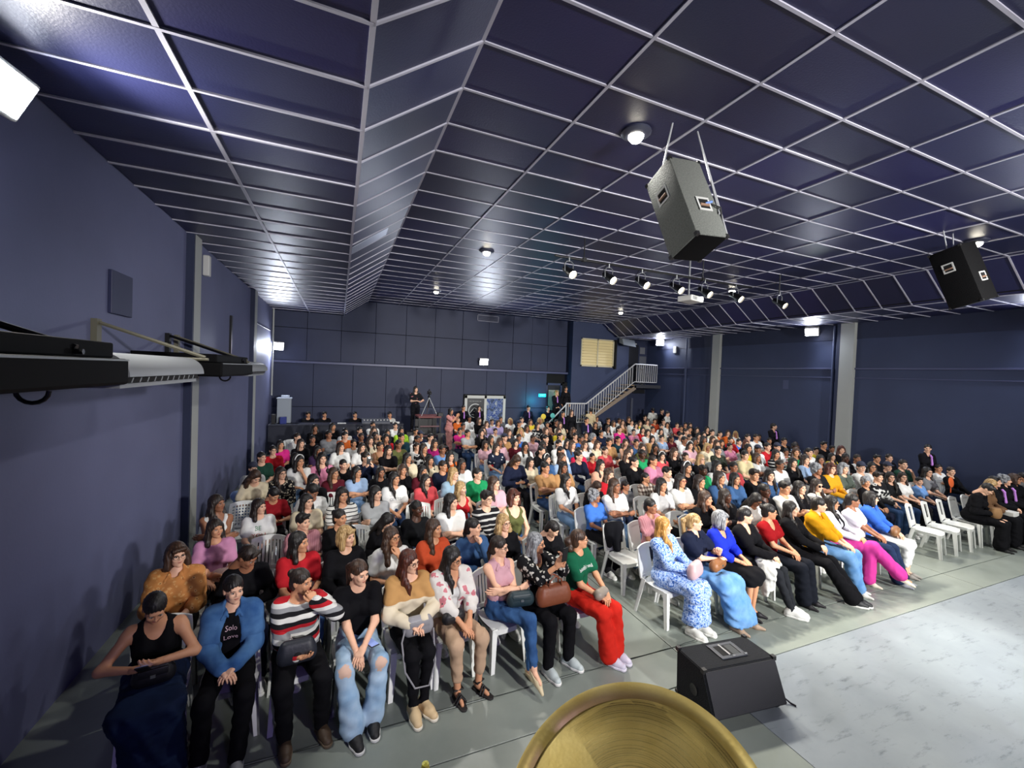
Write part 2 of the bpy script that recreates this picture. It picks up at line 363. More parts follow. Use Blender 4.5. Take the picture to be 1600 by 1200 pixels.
# ceilings -------------------------------------------------------
LX, LY, Y0 = 1.1751, 0.60343, 3.2703
def yj_(j): return Y0+j*LY
J0, J1 = -6, 24
def clipy(j): return min(yj_(j), YB)
ceil = structure('ceiling')
MB().box((XS1-.1, YF, ZH+.05), (XT0+.1, YB+.2, ZH+.2)).obj('ceiling_deck', M_DARK, ceil)
MB().box((XS1, YF, ZH-.004), (XT0, yj_(J0), ZH+.03)).obj('ceiling_field', M_TILE, ceil)
xcols = [XS1]+[2.181+LX*i for i in range(9)]+[XT0]
tmesh = {}
def tile(par, x0, x1, y0, y1, z, sx=0., name='ceiling_tile'):
    """flat tile hung between bars; sx = rise per metre in x"""
    w, d = x1-x0, y1-y0; key = (round(w, 3), round(d, 3), round(sx, 4))
    if key not in tmesh:
        g = .012; t = .02; b = MB(); hx = w/2-g; hy = d/2-g
        lo = [(-hx, -hy, -hx*sx), (hx, -hy, hx*sx), (hx, hy, hx*sx), (-hx, hy, -hx*sx)]
        b.hexa(lo, [(x, y, zz+t) for x, y, zz in lo]); tmesh[key] = b.mesh('ceiling_tile', [M_TILE])
    link(name, tmesh[key], None, par, ((x0+x1)/2, (y0+y1)/2, z))
random.seed(3)
for j in range(J0, J1):
    for i in range(len(xcols)-1):
        tile(ceil, xcols[i], xcols[i+1], yj_(j), clipy(j+1), ZH+random.uniform(-.002, .004))
def bar(par, p, q, w=.030, t=.010):
    p, q = Vector(p), Vector(q); d = (q-p); L_ = d.length; d.normalize()
    side = d.cross(Vector((0, 0, 1))); side.normalize(); up = side.cross(d)
    b = MB(); a = side*(w/2)
    b.hexa([p-a-up*t, p+a-up*t, q+a-up*t, q-a-up*t], [p-a+up*.004, p+a+up*.004, q+a+up*.004, q-a+up*.004])
    b.obj('grid_bar', M_BAR, par)
for x in xcols[1:-1]: bar(ceil, (x, yj_(J0), ZH), (x, YB, ZH))
bar(ceil, (XS1, yj_(J0), ZH), (XS1, YB, ZH), .03); bar(ceil, (XT0, yj_(J0), ZH), (XT0, YB, ZH), .03)
for j in range(J0, J1): bar(ceil, (XS1, yj_(j), ZH), (XT0, yj_(j), ZH), .024, .008)
# low strips along the walls, with slopes
def strip(name, cols, z, sign):
    par = structure(name)
    lo, hi = min(cols), max(cols)
    MB().box((lo-.1, YF, z+.05), (hi+.02, YB+.2, z+.2)).obj('ceiling_deck', M_DARK, par)
    MB().box((lo, YF, z-.004), (hi, yj_(J0), z+.03)).obj('ceiling_field', M_TILE, par)
    for j in range(J0, J1):
        for i in range(len(cols)-1): tile(par, cols[i], cols[i+1], yj_(j), clipy(j+1), z+random.uniform(-.002, .004))
    for x in cols[(1 if sign > 0 else 0):(len(cols) if sign > 0 else -1)]: bar(par, (x, yj_(J0), z), (x, YB, z), .036)
    for j in range(J0, J1): bar(par, (lo, yj_(j), z), (hi, yj_(j), z), .026 if sign > 0 else .02, .012)
strip('ceiling_left', [XL, -1.086, XS0], ZL, 1)
strip('ceiling_right', [XT1, XT1+1.175, XR], ZL, -1)
def slope(name, x0, z0, x1, z1):
    par = structure(name); s = (z1-z0)/(x1-x0); xm = (x0+x1)/2; zm = (z0+z1)/2
    b = MB(); b.hexa([(x0, YF, z0), (x1, YF, z1), (x1, yj_(J0), z1), (x0, yj_(J0), z0)], [(x0, YF, z0+.03), (x1, YF, z1+.03), (x1, yj_(J0), z1+.03), (x0, yj_(J0), z0+.03)]); b.obj('ceiling_field', M_TILE, par)
    b = MB(); b.hexa([(x0, YF, z0+.06), (x1, YF, z1+.06), (x1, YB, z1+.06), (x0, YB, z0+.06)], [(x0, YF, z0+.1), (x1, YF, z1+.1), (x1, YB, z1+.1), (x0, YB, z0+.1)]); b.obj('ceiling_deck', M_DARK, par)
    for j in range(J0, J1): tile(par, x0, x1, yj_(j), clipy(j+1), zm, s, 'sloped_panel')
    for j in range(J0, J1): bar(par, (x0, yj_(j), z0), (x1, yj_(j), z1), .026, .012)
    if x0 < 5:   # one aluminium closing panel on the left slope
        w = .5; d = .28; y = yj_(7)+.30
        lo = [(x0+.02, y-d/2-.02, z0-.006), (x1-.02, y-d/2-.02, z1-.006), (x1-.02, y+d, z1-.006), (x0+.02, y+d, z0-.006)]
        b = MB(); b.hexa(lo, [(a, bb, c+.008) for a, bb, c in lo]); o = b.obj('metal_panel', pmat('bare_aluminium', '#aab0bf', .35, metal=.6), par); o['label'] = 'bare pale metal panel'
slope('ceiling_slope_left', XS0, ZL, XS1, ZH)
slope('ceiling_slope_right', XT0, ZH, XT1, ZL)

# ------------------------------------------------------------------ lamps as objects
M_GLOW = pmat('lamp_glow', '#ffffff', .5, emit='#fff6e0', estr=28)
M_GLOWC = pmat('flood_glow', '#ffffff', .5, emit='#eef3ff', estr=40)
where = {(2.87, 3.73): 'above the hanging speaker near the front', (2.87, 8.64): 'on the high ceiling halfway along the sloped edge', (2.87, 13.70): 'on the high ceiling near the back wall boards',
         (10.2, 3.73): 'beside the dark corner speaker', (10.2, 8.64): 'just above the last track spots', (10.2, 13.70): 'on the high ceiling in front of the booth window'}
for (x, y), w in where.items():
    r = empty('downlight', (x, y, ZH), label='round white downlight glowing ' + w, cat='ceiling light', group='downlights of the high ceiling')
    MB().lathe([(.16, 0), (.16, -.02), (.12, -.045), (.085, -.05), (.085, -.03)], 20).obj('housing', pmat('downlight_rim', '#35384a', .4), r, True)
    b = MB(); b.lathe([(.0, -.115), (.05, -.105), (.078, -.07), (.08, -.035)], 16); b.obj('bulb', M_GLOW, r, True)
fl_lab = {0: 'white floodlight on the back wall above the double door', 1: 'white floodlight in the far corner of the left wall', 2: 'white floodlight in the far corner over the stair landing',
          3: 'white floodlight high on the right wall beside the near pale column', 4: 'white floodlight at the near end of the right wall', 5: 'white floodlight at the near top of the left wall'}
for i, (loc, tgt, pw, wall) in enumerate(FLOODS):
    d = (Vector(tgt)-Vector(loc)).normalized()
    q = d.to_track_quat('Z', 'Y'); M = Matrix.Translation(loc) @ q.to_matrix().to_4x4()
    r = bpy.data.objects.new('floodlight', None); COL.objects.link(r); r.matrix_world = M; tag(r, fl_lab[i], 'floodlight', 'wall floodlights')
    MB().bevbox((-.2, -.155, -.06), (.2, .155, .06), .02).obj('housing', M_WHITEM, r)
    MB().bevbox((-.175, -.13, .055), (.175, .13, .068), .006).obj('lens', M_GLOWC, r)
    MB().box((-.22, -.02, -.02), (-.2, .02, .02)).box((.2, -.02, -.02), (.22, .02, .02)).box((-.22, -.02, -.16), (.22, .02, -.145)).box((-.22, -.02, -.16), (-.205, .02, 0)).box((.205, -.02, -.16), (.22, .02, 0)).obj('bracket', M_GREYM, r)
# track bar with its spots
BARZ = TRACK_Z+.26
r = empty('lighting_bar', (0, TRACK_Y, BARZ), label='black lighting bar hung from the ceiling across the hall', cat='lighting bar')
MB().tube([(3.62, 0, 0), (8.75, 0, 0)], .024, 10).obj('pipe', M_BLACKM, r, True)
for x in (4.24, 7.25):
    MB().tube([(x, 0, 0), (x, .0, ZH-BARZ)], .012, 8).obj('drop_rod', M_BLACKM, r, True)
    MB().cbox((x, 0, 0), (.07, .07, .07)).obj('clamp', M_BLACKM, r)
r = empty('hanging_rod', (9.70, TRACK_Y, ZH), label='single black ceiling rod carrying the last spot', cat='rod')
MB().tube([(0, 0, 0), (0, 0, -.44)], .014, 8).lathe([(.03, 0), (.03, -.03)], 12).obj('rod', M_BLACKM, r, True)
M_LENS = pmat('spot_lens', '#ffffff', .4, emit='#fff3d8', estr=22)
ords = ['first spot from the sloped edge on the long lighting bar', 'second spot on the long lighting bar', 'third spot on the long lighting bar', 'spot on the bar just before the projector',
        'spot on the bar just past the projector', 'spot at the far end of the bar under a bright downlight', 'spot alone on its own ceiling rod']
for i, x in enumerate(TRACK_X):
    tgt = Vector((x+.9+.25*((i*37) % 5-2)*.4, 0.2, .6)); c = Vector((x, TRACK_Y-.02, TRACK_Z))
    d = (tgt-c).normalized(); q = d.to_track_quat('Z', 'Y'); M = Matrix.Translation(c) @ q.to_matrix().to_4x4()
    r = bpy.data.objects.new('stage_spotlight', None); COL.objects.link(r); r.matrix_world = M
    tag(r, 'black stage ' + ords[i], 'spotlight', 'spots on the lighting bar')
    b = MB(); b.lathe([(.0, -.17), (.05, -.165), (.062, -.14), (.064, .0), (.082, .04), (.082, .17), (.076, .17), (.074, .125)], 20); b.obj('barrel', M_BLACKM, r, True)
    b = MB(); b.lathe([(.0, .142), (.04, .140), (.075, .128)], 20); b.obj('lens', M_LENS, r, True)
    Mi = M.inverted(); up = Mi.to_3x3() @ Vector((0, 0, 1)); sx = Mi.to_3x3() @ Vector((1, 0, 0)); sx = (sx-Vector((0, 0, 1))*sx.z).normalized()
    b = MB()
    for sg in (-1, 1): b.tube([sx*.088*sg, sx*.095*sg+up*.14, sx*.05*sg+up*.185, up*.19], .009, 6)
    b.tube([up*.18, up*.26], .014, 8); b.obj('yoke', M_GREYM, r, True)
    b = MB(); b.tube([Vector((0, 0, -.17)), Vector((0, 0, -.2))+up*.05, Vector((0, 0, -.1))+up*.2], .006, 6); b.obj('cable', M_BLACK, r, True)
# projector
r = empty('projector', (6.98, TRACK_Y+.05, 4.86), .25, 'white ceiling projector on a pole among the spots', 'projector')
MB().bevbox((-.24, -.17, -.06), (.24, .17, .06), .025).obj('body', M_WHITEM, r)
MB().lathe([(.055, 0), (.055, .03), (.045, .035), (.0, .028)], 16, Matrix.Translation((.12, -.165, 0)) @ Matrix.Rotation(math.radians(90), 4, 'X')).obj('lens', pmat('projector_lens', '#ffffff', .1, emit='#ffffff', estr=3), r, True)
b = MB()
for k in range(6): b.box((-.2+k*.03, -.173, -.035), (-.185+k*.03, -.168, .035))
b.obj('vent_grille', M_GREYM, r)
MB().tube([(0, .05, .06), (0, .05, ZH-4.86)], .02, 8).cbox((0, .05, .075), (.14, .14, .02)).obj('mount_pole', M_GREYM, r, True)
# vent grilles, signs and boxes on the walls
r = empty('air_vent', (6.05, YB-.04, 5.52), label='pale framed air vent high on the back wall', cat='vent')
MB().box((-.5, -.02, -.14), (.5, .0, -.115)).box((-.5, -.02, .115), (.5, 0, .14)).box((-.5, -.02, -.14), (-.475, 0, .14)).box((.475, -.02, -.14), (.5, 0, .14)).obj('frame', pmat('vent_frame', '#8f90a0', .5), r)
for k in range(6): MB().box((-.475, -.012, -.10+k*.038), (.475, .012, -.085+k*.038)).obj('slat', pmat('vent_slat', '#4d5064', .5), r)
r = empty('exit_sign', (8.88, YB-.035, 2.16), label='small glowing cyan exit sign beside the doorway recess', cat='sign')
MB().bevbox((-.2, -.025, -.085), (.2, .03, .085), .01).obj('case', pmat('sign_case', '#0a5a66', .4), r)
MB().bevbox((-.185, -.032, -.07), (.185, -.024, .07), .004).obj('lit_face', pmat('sign_cyan', '#10d8e8', .4, emit='#20e0f0', estr=2.2), r)
def text(body, size, mat, parent, M, name='lettering', extrude=.002, align='CENTER'):
    cu = bpy.data.curves.new(name, 'FONT'); cu.body = body; cu.size = size; cu.align_x = align; cu.align_y = 'CENTER'; cu.extrude = extrude; cu.resolution_u = 2
    t = bpy.data.objects.new('tmp_text', cu); COL.objects.link(t)
    dg = bpy.context.evaluated_depsgraph_get(); me = bpy.data.meshes.new_from_object(t.evaluated_get(dg)); bpy.data.objects.remove(t); bpy.data.curves.remove(cu)
    me.materials.clear(); me.name = name
    return link(name, me, mat, parent, mw=M)
RX90 = Matrix.Rotation(math.radians(90), 4, 'X')
text('EXIT', .12, M_WHITEM, r, Matrix.Translation((0, -.034, 0)) @ RX90)
# back door: pale double frame, left leaf with round emblem, right leaf with a picture
r = empty('double_door', (6.06, YB-.05, 0), label='pale framed double door with round emblem in the back wall', cat='door')
M_DFR = pmat('door_frame_paint', '#c9cac4', .5); wdt = .96; hgt = 2.10
b = MB()
for x in (-wdt, -.06, wdt-.12): b.bevbox((x, -.05, 0), (x+.12, .04, hgt), .008)
b.bevbox((-wdt, -.05, hgt-.13), (wdt, .04, hgt), .008).bevbox((-wdt, -.045, 0), (wdt, .04, .12), .008)
b.obj('frame', M_DFR, r)
lf = MB().box((-wdt+.12, -.012, .12), (-.06, .02, hgt-.13)).obj('leaf', pmat('door_leaf_dark', '#26292e', .35), r)
ml = pmat('emblem_white', '#dcdedb', .5)
cx, cz = -.46, 1.42
b = MB(); b.tube([(cx+.30*math.cos(2*math.pi*k/36), -.016, cz+.30*math.sin(2*math.pi*k/36)) for k in range(36)], .022, 6, closed=True); b.obj('emblem_ring', ml, lf, True)
b = MB(); b.tube([(cx-.24, -.016, cz-.10), (cx-.05, -.016, cz+.14), (cx+.24, -.016, cz-.02)], .02, 6).tube([(cx-.06, -.016, cz-.02), (cx+.10, -.016, cz-.10), (cx+.24, -.016, cz-.12)], .02, 6).tube([(cx-.16, -.016, cz-.16), (cx+.02, -.016, cz-.2), (cx+.15, -.016, cz-.2)], .016, 6); b.obj('emblem_bird_lines', ml, lf, True)
b = MB()
for k in range(14): b.box((cx-.27+k*.04, -.016, cz+.40), (cx-.27+k*.04+(.018 if k % 4 else .03), -.011, cz+.445))
b.obj('small_lettering', pmat('faint_letter', '#8d908f', .6), lf)
rl = MB().box((.06, -.012, .12), (wdt-.12, .02, hgt-.13)).obj('picture_leaf', cloth_pattern('door_picture', 'blotch', ['#3c4a66', '#6f7fa6', '#39508f', '#8d99ad', '#a9b0b4'], 5, .5), r); rl['label'] = 'door leaf covered by a blue picture'
# recess doorway with a pale pane
r = empty('doorway', (9.55, YB+.05, 0), label='dark side doorway with a pale pane in the back wall', cat='doorway')
MB().box((-.45, 0, 0), (-.35, .1, 2.75)).box((.35, 0, 0), (.45, .1, 2.75)).box((-.45, 0, 2.65), (.45, .1, 2.75)).obj('frame', M_NAVY, r)
MB().box((-.35, .06, 0), (.35, .1, 2.65)).obj('panel', pmat('doorway_dark', '#181b24', .6), r)
MB().bevbox((-.27, .035, 1.45), (.30, .065, 2.42), .01).obj('pane', pmat('pale_pane', '#8f948a', .4), r)
# booth window with shutters
win = empty('window_1', (0, 0, 0), kind='structure')
MC = pmat('shutter_cream_glow', '#e6d6a4', .55, emit='#e8cf90', estr=.10)  # slats glow faintly; light on the shutters put into the material
b = MB()
for lo, hi in (((10.72, BY-.03, 4.92), (12.62, BY+.06, 4.98)), ((10.72, BY-.03, 3.62), (12.62, BY+.06, 3.69)), ((10.72, BY-.03, 3.62), (10.78, BY+.06, 4.98)), ((12.55, BY-.03, 3.62), (12.62, BY+.06, 4.98)), ((11.63, BY-.03, 3.62), (11.70, BY+.06, 4.98))): b.box(lo, hi)
b.obj('window_frame', pmat('shutter_frame', '#d9cfae', .5), win)
for s0, s1 in ((10.78, 11.63), (11.70, 12.55)):
    for k in range(9):
        z = 3.70+k*.1365
        b = MB(); b.hexa([(s0, BY-.015, z), (s1, BY-.015, z), (s1, BY+.002, z), (s0, BY+.002, z)], [(s0, BY+.02, z+.118), (s1, BY+.02, z+.118), (s1, BY+.035, z+.118), (s0, BY+.035, z+.118)]); b.obj('shutter_slat', MC, win)
MB().box((10.9, BY+.05, 3.62), (12.6, BY+.055, 4.95)).obj('window_pane', pmat('booth_glass', '#d8c79a', .3), win)
MB().box((12.63, BY-.16, 3.55), (12.70, BY+.0, 5.0)).obj('window_side_board', M_DARK, win)
# booth ledge box and lower doorway under the landing
tag(MB().bevbox((14.1, YB-.10, 2.36), (14.85, YB-.02, 2.56), .01).obj('dark_sign', pmat('dark_sign', '#1b1c20', .4)), 'unlit dark sign under the stair landing', 'sign')
tag(MB().bevbox((14.02, YB-.08, 0), (14.14, YB-.02, 2.1), .005).obj('door_post', pmat('post_grey', '#55596a', .5)), 'grey door post under the stair landing', 'post')
tag(MB().bevbox((13.0, BY-.02, 1.2), (13.10, BY+.005, 1.36), .004).obj('switch_plate', pmat('dull_switch', '#4c5270', .5)), 'small switch plate on the wall below the stairs', 'switch')
tag(MB().bevbox((XR-.05, 15.6, 4.42), (XR, 15.78, 4.75), .01).obj('wall_box', M_WHITEM), 'small white box on the right wall above the stairs', 'box')
tag(MB().bevbox((XL, 8.95, 4.62), (XL+.10, 9.08, 4.98), .015).obj('wall_sensor', M_WHITEM), 'slim white fixture on the left wall beyond the first pale column', 'fixture')
tag(MB().bevbox((XL, 5.72, 3.57), (XL+.035, 6.20, 4.03), .006).obj('wall_hatch', pmat('hatch_navy', '#2c3050', .5)), 'square navy hatch cover on the left wall above the near air conditioner', 'hatch')
tag(MB().bevbox((14.46, YB-.06, 4.42), (14.78, YB-.02, 4.76), .01).obj('wall_notice', pmat('notice_grey', '#6f7278', .6)), 'grey notice above the upper stair door', 'notice')
tag(MB().bevbox((XR-.012, 10.1, 2.95), (XR, 10.3, 3.27), .004).obj('wall_patch', pmat('patch_grey', '#4b5274', .6)), 'small pale patch on the right wall below the ledge', 'patch')
# stairs ---------------------------------------------------------
ST = empty('staircase', (0, 0, 0), label='timber staircase with white railing climbing to the booth landing', cat='staircase')
RY = 16.55; SY0, SY1 = RY, BY
M_WOOD = pmat('stair_timber', '#a58a68', .6, noise=.2, nscale=6)
M_RAIL = pmat('rail_white', '#c8c9cc', .45)
x0, z0, x1, z1 = 10.62, .93, 13.32, 2.82
nst = 11
MB().bevbox((9.5, SY0, 0), (10.64, SY1, .93), .006).obj('platform', pmat('landing_grey', '#3a3c44', .6), ST)
for k in range(5): MB().bevbox((8.6+k*.18, SY0-.1, 0), (8.8+k*.18, SY1, .17+k*.17), .006).obj('tread', M_WOOD, ST)
for k in range(nst):
    x = x0+(x1-x0)*k/nst; z = z0+(z1-z0)*(k+1)/nst
    MB().bevbox((x, SY0+.02, z-.045), (x+.30, SY1, z), .006).obj('tread', M_WOOD, ST)
for yy in (SY0+.0,):
    b = MB(); b.hexa([(x0, yy, z0-.05), (x1+.1, yy, z1-.22), (x1+.1, yy+.045, z1-.22), (x0, yy+.045, z0-.05)], [(x0, yy, z0+.12), (x1+.1, yy, z1-.02), (x1+.1, yy+.045, z1-.02), (x0, yy+.045, z0+.12)]); b.obj('stringer', pmat('stringer_timber', '#8f8072', .6), ST)
MB().bevbox((x1, SY0, z1-.16), (XR, BY+.6, z1), .006).obj('landing', pmat('landing_grey', '#3a3c44', .6), ST)
def rail_run(pts, n, h=.92):
    (ax, az), (bx, bz) = pts
    MB().tube([(ax, RY, az+h), (bx, RY, bz+h)], .032, 8).obj('handrail', M_RAIL, ST, True)
    MB().tube([(ax, RY, az+.06), (bx, RY, bz+.06)], .022, 6).obj('bottom_rail', M_RAIL, ST, True)
    for k in range(n+1):
        t = k/n; x = ax+(bx-ax)*t; z = az+(bz-az)*t
        MB().box((x-.014, RY-.014, z+.05), (x+.014, RY+.014, z+h)).obj('baluster', M_RAIL, ST)
# platform rail (level), flight, landing
rail_run(((9.55, .95), (10.62, .95)), 9, .92); rail_run(((10.62, .95), (13.30, 2.90)), 20); rail_run(((13.30, 2.90), (14.66, 2.90)), 11)
MB().tube([(8.62, RY-.1, .98), (9.5, RY-.1, 1.82)], .03, 8).tube([(9.5, RY-.1, 0), (9.5, RY-.1, 1.86)], .03, 8).tube([(8.62, RY-.1, 0), (8.62, RY-.1, .98)], .03, 8).obj('lower_handrail', M_RAIL, ST, True)
tag(MB().lathe([(.0, .32), (.14, .3), (.15, .26), (.02, .25), (.02, -.45), (.12, -.47), (.12, -.5)], 14, Matrix.Translation((14.05, 16.9, 3.32+.0))).obj('standing_lamp', M_BLACK, smooth=True), 'small black lamp standing on the stair landing', 'lamp')
tag(MB().bevbox((14.46, YB-.03, 2.86), (14.9, YB-.018, 4.3), .004).obj('pale_panel', pmat('pale_panel_grey', '#5d6068', .6)), 'grey panel beside the upper stair door', 'panel')
o = MB().hexa([(12.72, 16.75, 4.74), (13.55, 16.85, 4.68), (13.55, 17.2, 4.80), (12.72, 17.1, 4.86)], [(12.78, 16.95, 5.06), (13.6, 17.05, 5.02), (13.6, 17.3, 5.05), (12.78, 17.2, 5.09)]).obj('tilted_box', pmat('tilted_grey', '#7d8288', .5)); o = o.obj('tilted_box', pmat('tilted_grey', '#7d8288', .5)) if isinstance(o, MB) else o; tag(o, 'grey tilted box on a strut above the corner of the booth window', 'box')
tag(MB().tube([(12.1, 17.2, 5.50), (12.78, 17.0, 5.04)], .018, 8).obj('strut', M_GREYM, smooth=True), 'thin grey strut from the ceiling to the tilted box', 'strut')
# ------------------------------------------------------------------ smooth bodies: distance fields turned into quad meshes
class Vol:
    def __init__(s, lo, hi, h):
        s.lo = np.array(lo, np.float32); s.h = h
        s.n = np.ceil((np.array(hi)-np.array(lo))/h).astype(int)+1
        s.f = np.full(s.n, 1.0, np.float32)
        s.ax = [s.lo[i]+h*np.arange(s.n[i], dtype=np.float32) for i in range(3)]
    def _win(s, lo, hi):
        a = np.clip(np.floor((np.array(lo)-s.lo)/s.h).astype(int), 0, s.n); b = np.clip(np.ceil((np.array(hi)-s.lo)/s.h).astype(int)+1, 0, s.n)
        if (b <= a).any(): return None
        sl = tuple(slice(a[i], b[i]) for i in range(3))
        X = s.ax[0][sl[0]][:, None, None]; Y = s.ax[1][sl[1]][None, :, None]; Z = s.ax[2][sl[2]][None, None, :]
        return sl, X, Y, Z
    @staticmethod
    def dist(p, X, Y, Z, off):
        if p[0] == 'c':
            a, b, ra, rb = p[1:5]
            ba = [b[i]-a[i] for i in range(3)]; L2 = sum(v*v for v in ba)+1e-9
            px, py, pz = X-a[0], Y-a[1], Z-a[2]
            t = np.clip((px*ba[0]+py*ba[1]+pz*ba[2])/L2, 0, 1)
            return np.sqrt((px-t*ba[0])**2+(py-t*ba[1])**2+(pz-t*ba[2])**2)-(ra+(rb-ra)*t)-off
        c, r = p[1], p[2]; px, py, pz = X-c[0], Y-c[1], Z-c[2]
        if len(p) > 3 and p[3] is not None:
            R = p[3]
            px, py, pz = (px*R[0][0]+py*R[1][0]+pz*R[2][0], px*R[0][1]+py*R[1][1]+pz*R[2][1], px*R[0][2]+py*R[1][2]+pz*R[2][2])
        r = [v+off for v in r]
        k0 = np.sqrt((px/r[0])**2+(py/r[1])**2+(pz/r[2])**2); k1 = np.sqrt((px/r[0]**2)**2+(py/r[1]**2)**2+(pz/r[2]**2)**2)+1e-6
        return k0*(k0-1)/k1
    @staticmethod
    def box(p, pad):
        if p[0] == 'c':
            a, b, ra, rb = p[1:5]; r = max(ra, rb)+pad
            return [min(a[i], b[i])-r for i in range(3)], [max(a[i], b[i])+r for i in range(3)]
        m = max(p[2]) if len(p) > 3 and p[3] is not None else None
        return [p[1][i]-(m or p[2][i])-pad for i in range(3)], [p[1][i]+(m or p[2][i])+pad for i in range(3)]
    def add(s, prims, off=0., k=.03):
        for p in prims:
            kk = p[5] if p[0] == 'c' and len(p) > 5 else (p[4] if p[0] == 'e' and len(p) > 4 else k)
            w = s._win(*s.box(p, off+kk+3*s.h))
            if w is None: continue
            sl, X, Y, Z = w; d = s.dist(p, X, Y, Z, off).astype(np.float32); f = s.f[sl]
            if kk > 1e-5:
                hh = np.maximum(kk-np.abs(f-d), 0)/kk; s.f[sl] = np.minimum(f, d)-hh*hh*kk*.25
            else: s.f[sl] = np.minimum(f, d)
        return s
    def cut(s, prims, k=.012):
        for p in prims:
            w = s._win(*s.box(p, k+3*s.h))
            if w is None: continue
            sl, X, Y, Z = w; d = -s.dist(p, X, Y, Z, 0).astype(np.float32); f = s.f[sl]
            hh = np.maximum(k-np.abs(f-d), 0)/k; s.f[sl] = np.maximum(f, d)+hh*hh*k*.25
        return s
    def plane(s, pt, nrm):
        """keep the side against the normal"""
        n = Vector(nrm).normalized()
        d = (s.ax[0][:, None, None]-pt[0])*n.x+(s.ax[1][None, :, None]-pt[1])*n.y+(s.ax[2][None, None, :]-pt[2])*n.z
        s.f = np.maximum(s.f, d.astype(np.float32)); return s
    def nets(s):
        f = s.f; neg = f < 0; nx, ny, nz = f.shape
        cnt = np.zeros((nx-1, ny-1, nz-1), np.int8)
        for i in (0, 1):
            for j in (0, 1):
                for k in (0, 1): cnt += neg[i:nx-1+i, j:ny-1+j, k:nz-1+k]
        act = (cnt > 0) & (cnt < 8); idx = np.argwhere(act)
        if len(idx) == 0: return np.zeros((0, 3), np.float32), np.zeros((0, 4), np.int32)
        I, J, K = idx.T; vid = np.full(act.shape, -1, np.int32); vid[I, J, K] = np.arange(len(idx))
        C = [(i, j, k) for i in (0, 1) for j in (0, 1) for k in (0, 1)]
        val = {c: f[I+c[0], J+c[1], K+c[2]] for c in C}
        acc = np.zeros((len(idx), 3), np.float32); m = np.zeros(len(idx), np.float32)
        for a in C:
            for ax in range(3):
                if a[ax] == 0:
                    b = list(a); b[ax] = 1; b = tuple(b); va, vb = val[a], val[b]
                    x = (va < 0) != (vb < 0); t = np.where(x, va/np.where(np.abs(va-vb) < 1e-12, 1, va-vb), 0)
                    for d in range(3): acc[:, d] += np.where(x, a[d]+(t if d == ax else 0), 0)
                    m += x
        V = s.lo+(idx+acc/m[:, None])*s.h
        Q = []
        for ax in range(3):
            o = [d for d in range(3) if d != ax]
            sh = [slice(1, -1)]*3; sh[ax] = slice(0, None)
            A = neg[tuple(slice(0, -1) if d == ax else slice(1, -1) for d in range(3))]
            B = neg[tuple(slice(1, None) if d == ax else slice(1, -1) for d in range(3))]
            e = np.argwhere(A != B)
            if len(e) == 0: continue
            inside = A[tuple(e.T)]
            g = e.copy(); g[:, o[0]] += 1; g[:, o[1]] += 1
            def cell(d0, d1):
                c = g.copy(); c[:, o[0]] -= d0; c[:, o[1]] -= d1; return vid[c[:, 0], c[:, 1], c[:, 2]]
            q = np.stack([cell(1, 1), cell(0, 1), cell(0, 0), cell(1, 0)], 1)
            flip = inside if ax != 1 else ~inside
            q = np.where(flip[:, None], q, q[:, ::-1]); Q.append(q)
        Q = np.concatenate(Q).astype(np.int32)
        return V.astype(np.float32), Q[(Q >= 0).all(1)]
def mesh_np(name, parts, mats, mat_ids=None):
    """parts: list of (V, Q) joined into one smooth mesh"""
    n = 0; vs = []; qs = []; ms = []
    for i, (V, Q) in enumerate(parts):
        vs.append(V); qs.append(Q+n); n += len(V); ms.append(np.full(len(Q), mat_ids[i] if mat_ids else 0, np.int32))
    V = np.concatenate(vs).astype(np.float32); Q = np.concatenate(qs).astype(np.int32); Mi = np.concatenate(ms)
    me = bpy.data.meshes.new(name); me.vertices.add(len(V)); me.vertices.foreach_set('co', V.ravel())
    me.loops.add(Q.size); me.loops.foreach_set('vertex_index', Q.ravel())
    me.polygons.add(len(Q)); me.polygons.foreach_set('loop_start', np.arange(0, Q.size, 4, dtype=np.int32)); me.polygons.foreach_set('loop_total', np.full(len(Q), 4, np.int32))
    me.polygons.foreach_set('use_smooth', np.ones(len(Q), bool))
    for m in mats: me.materials.append(m)
    me.polygons.foreach_set('material_index', Mi)
    me.update(calc_edges=True); return me
def xf(part, M):
    V, Q = part; A = np.array(M, np.float32); W_ = V @ A[:3, :3].T+A[:3, 3]
    return W_, (Q[:, ::-1] if np.linalg.det(A[:3, :3]) < 0 else Q)

# ------------------------------------------------------------------ head, hand, shoe, hair (built once, placed in every figure)
def head_part(h=.0074, male=False):
    v = Vol((-.12, -.15, -.24), (.12, .15, .17), h)
    v.add([('e', (0, .014, .035), (.074, .094, .092)), ('e', (0, -.022, -.03), (.060, .072, .085)), ('e', (0, -.048, -.075), (.038, .040, .036)),
           ('c', (0, .03, -.05), (0, .05, -.20), .050, .054)], 0, .03)
    v.add([('e', (.036, -.072, -.022), (.024, .022, .026)), ('e', (-.036, -.072, -.022), (.024, .022, .026)), ('e', (0, -.083, -.098), (.018, .014, .014)),
           ('c', (-.036, -.083, .028), (.036, -.083, .028), .011, .011)], 0, .02)
    v.cut([('e', (s*.031, -.098, .006), (.019, .014, .011)) for s in (-1, 1)], .012)
    v.add([('c', (0, -.090, .016), (0, -.112, -.020), .007, .0105), ('e', (.011, -.101, -.024), (.009, .010, .007)), ('e', (-.011, -.101, -.024), (.009, .010, .007)),
           ('e', (0, -.091, -.050), (.021, .010, .0065)), ('e', (0, -.089, -.061), (.018, .010, .0065))], 0, .008)
    for s in (-1, 1):
        v.add([('e', (s*.075, .016, -.004), (.009, .021, .033), [[1, 0, 0], [0, .96, .26], [0, -.26, .96]])], 0, .008)
    return v.nets()
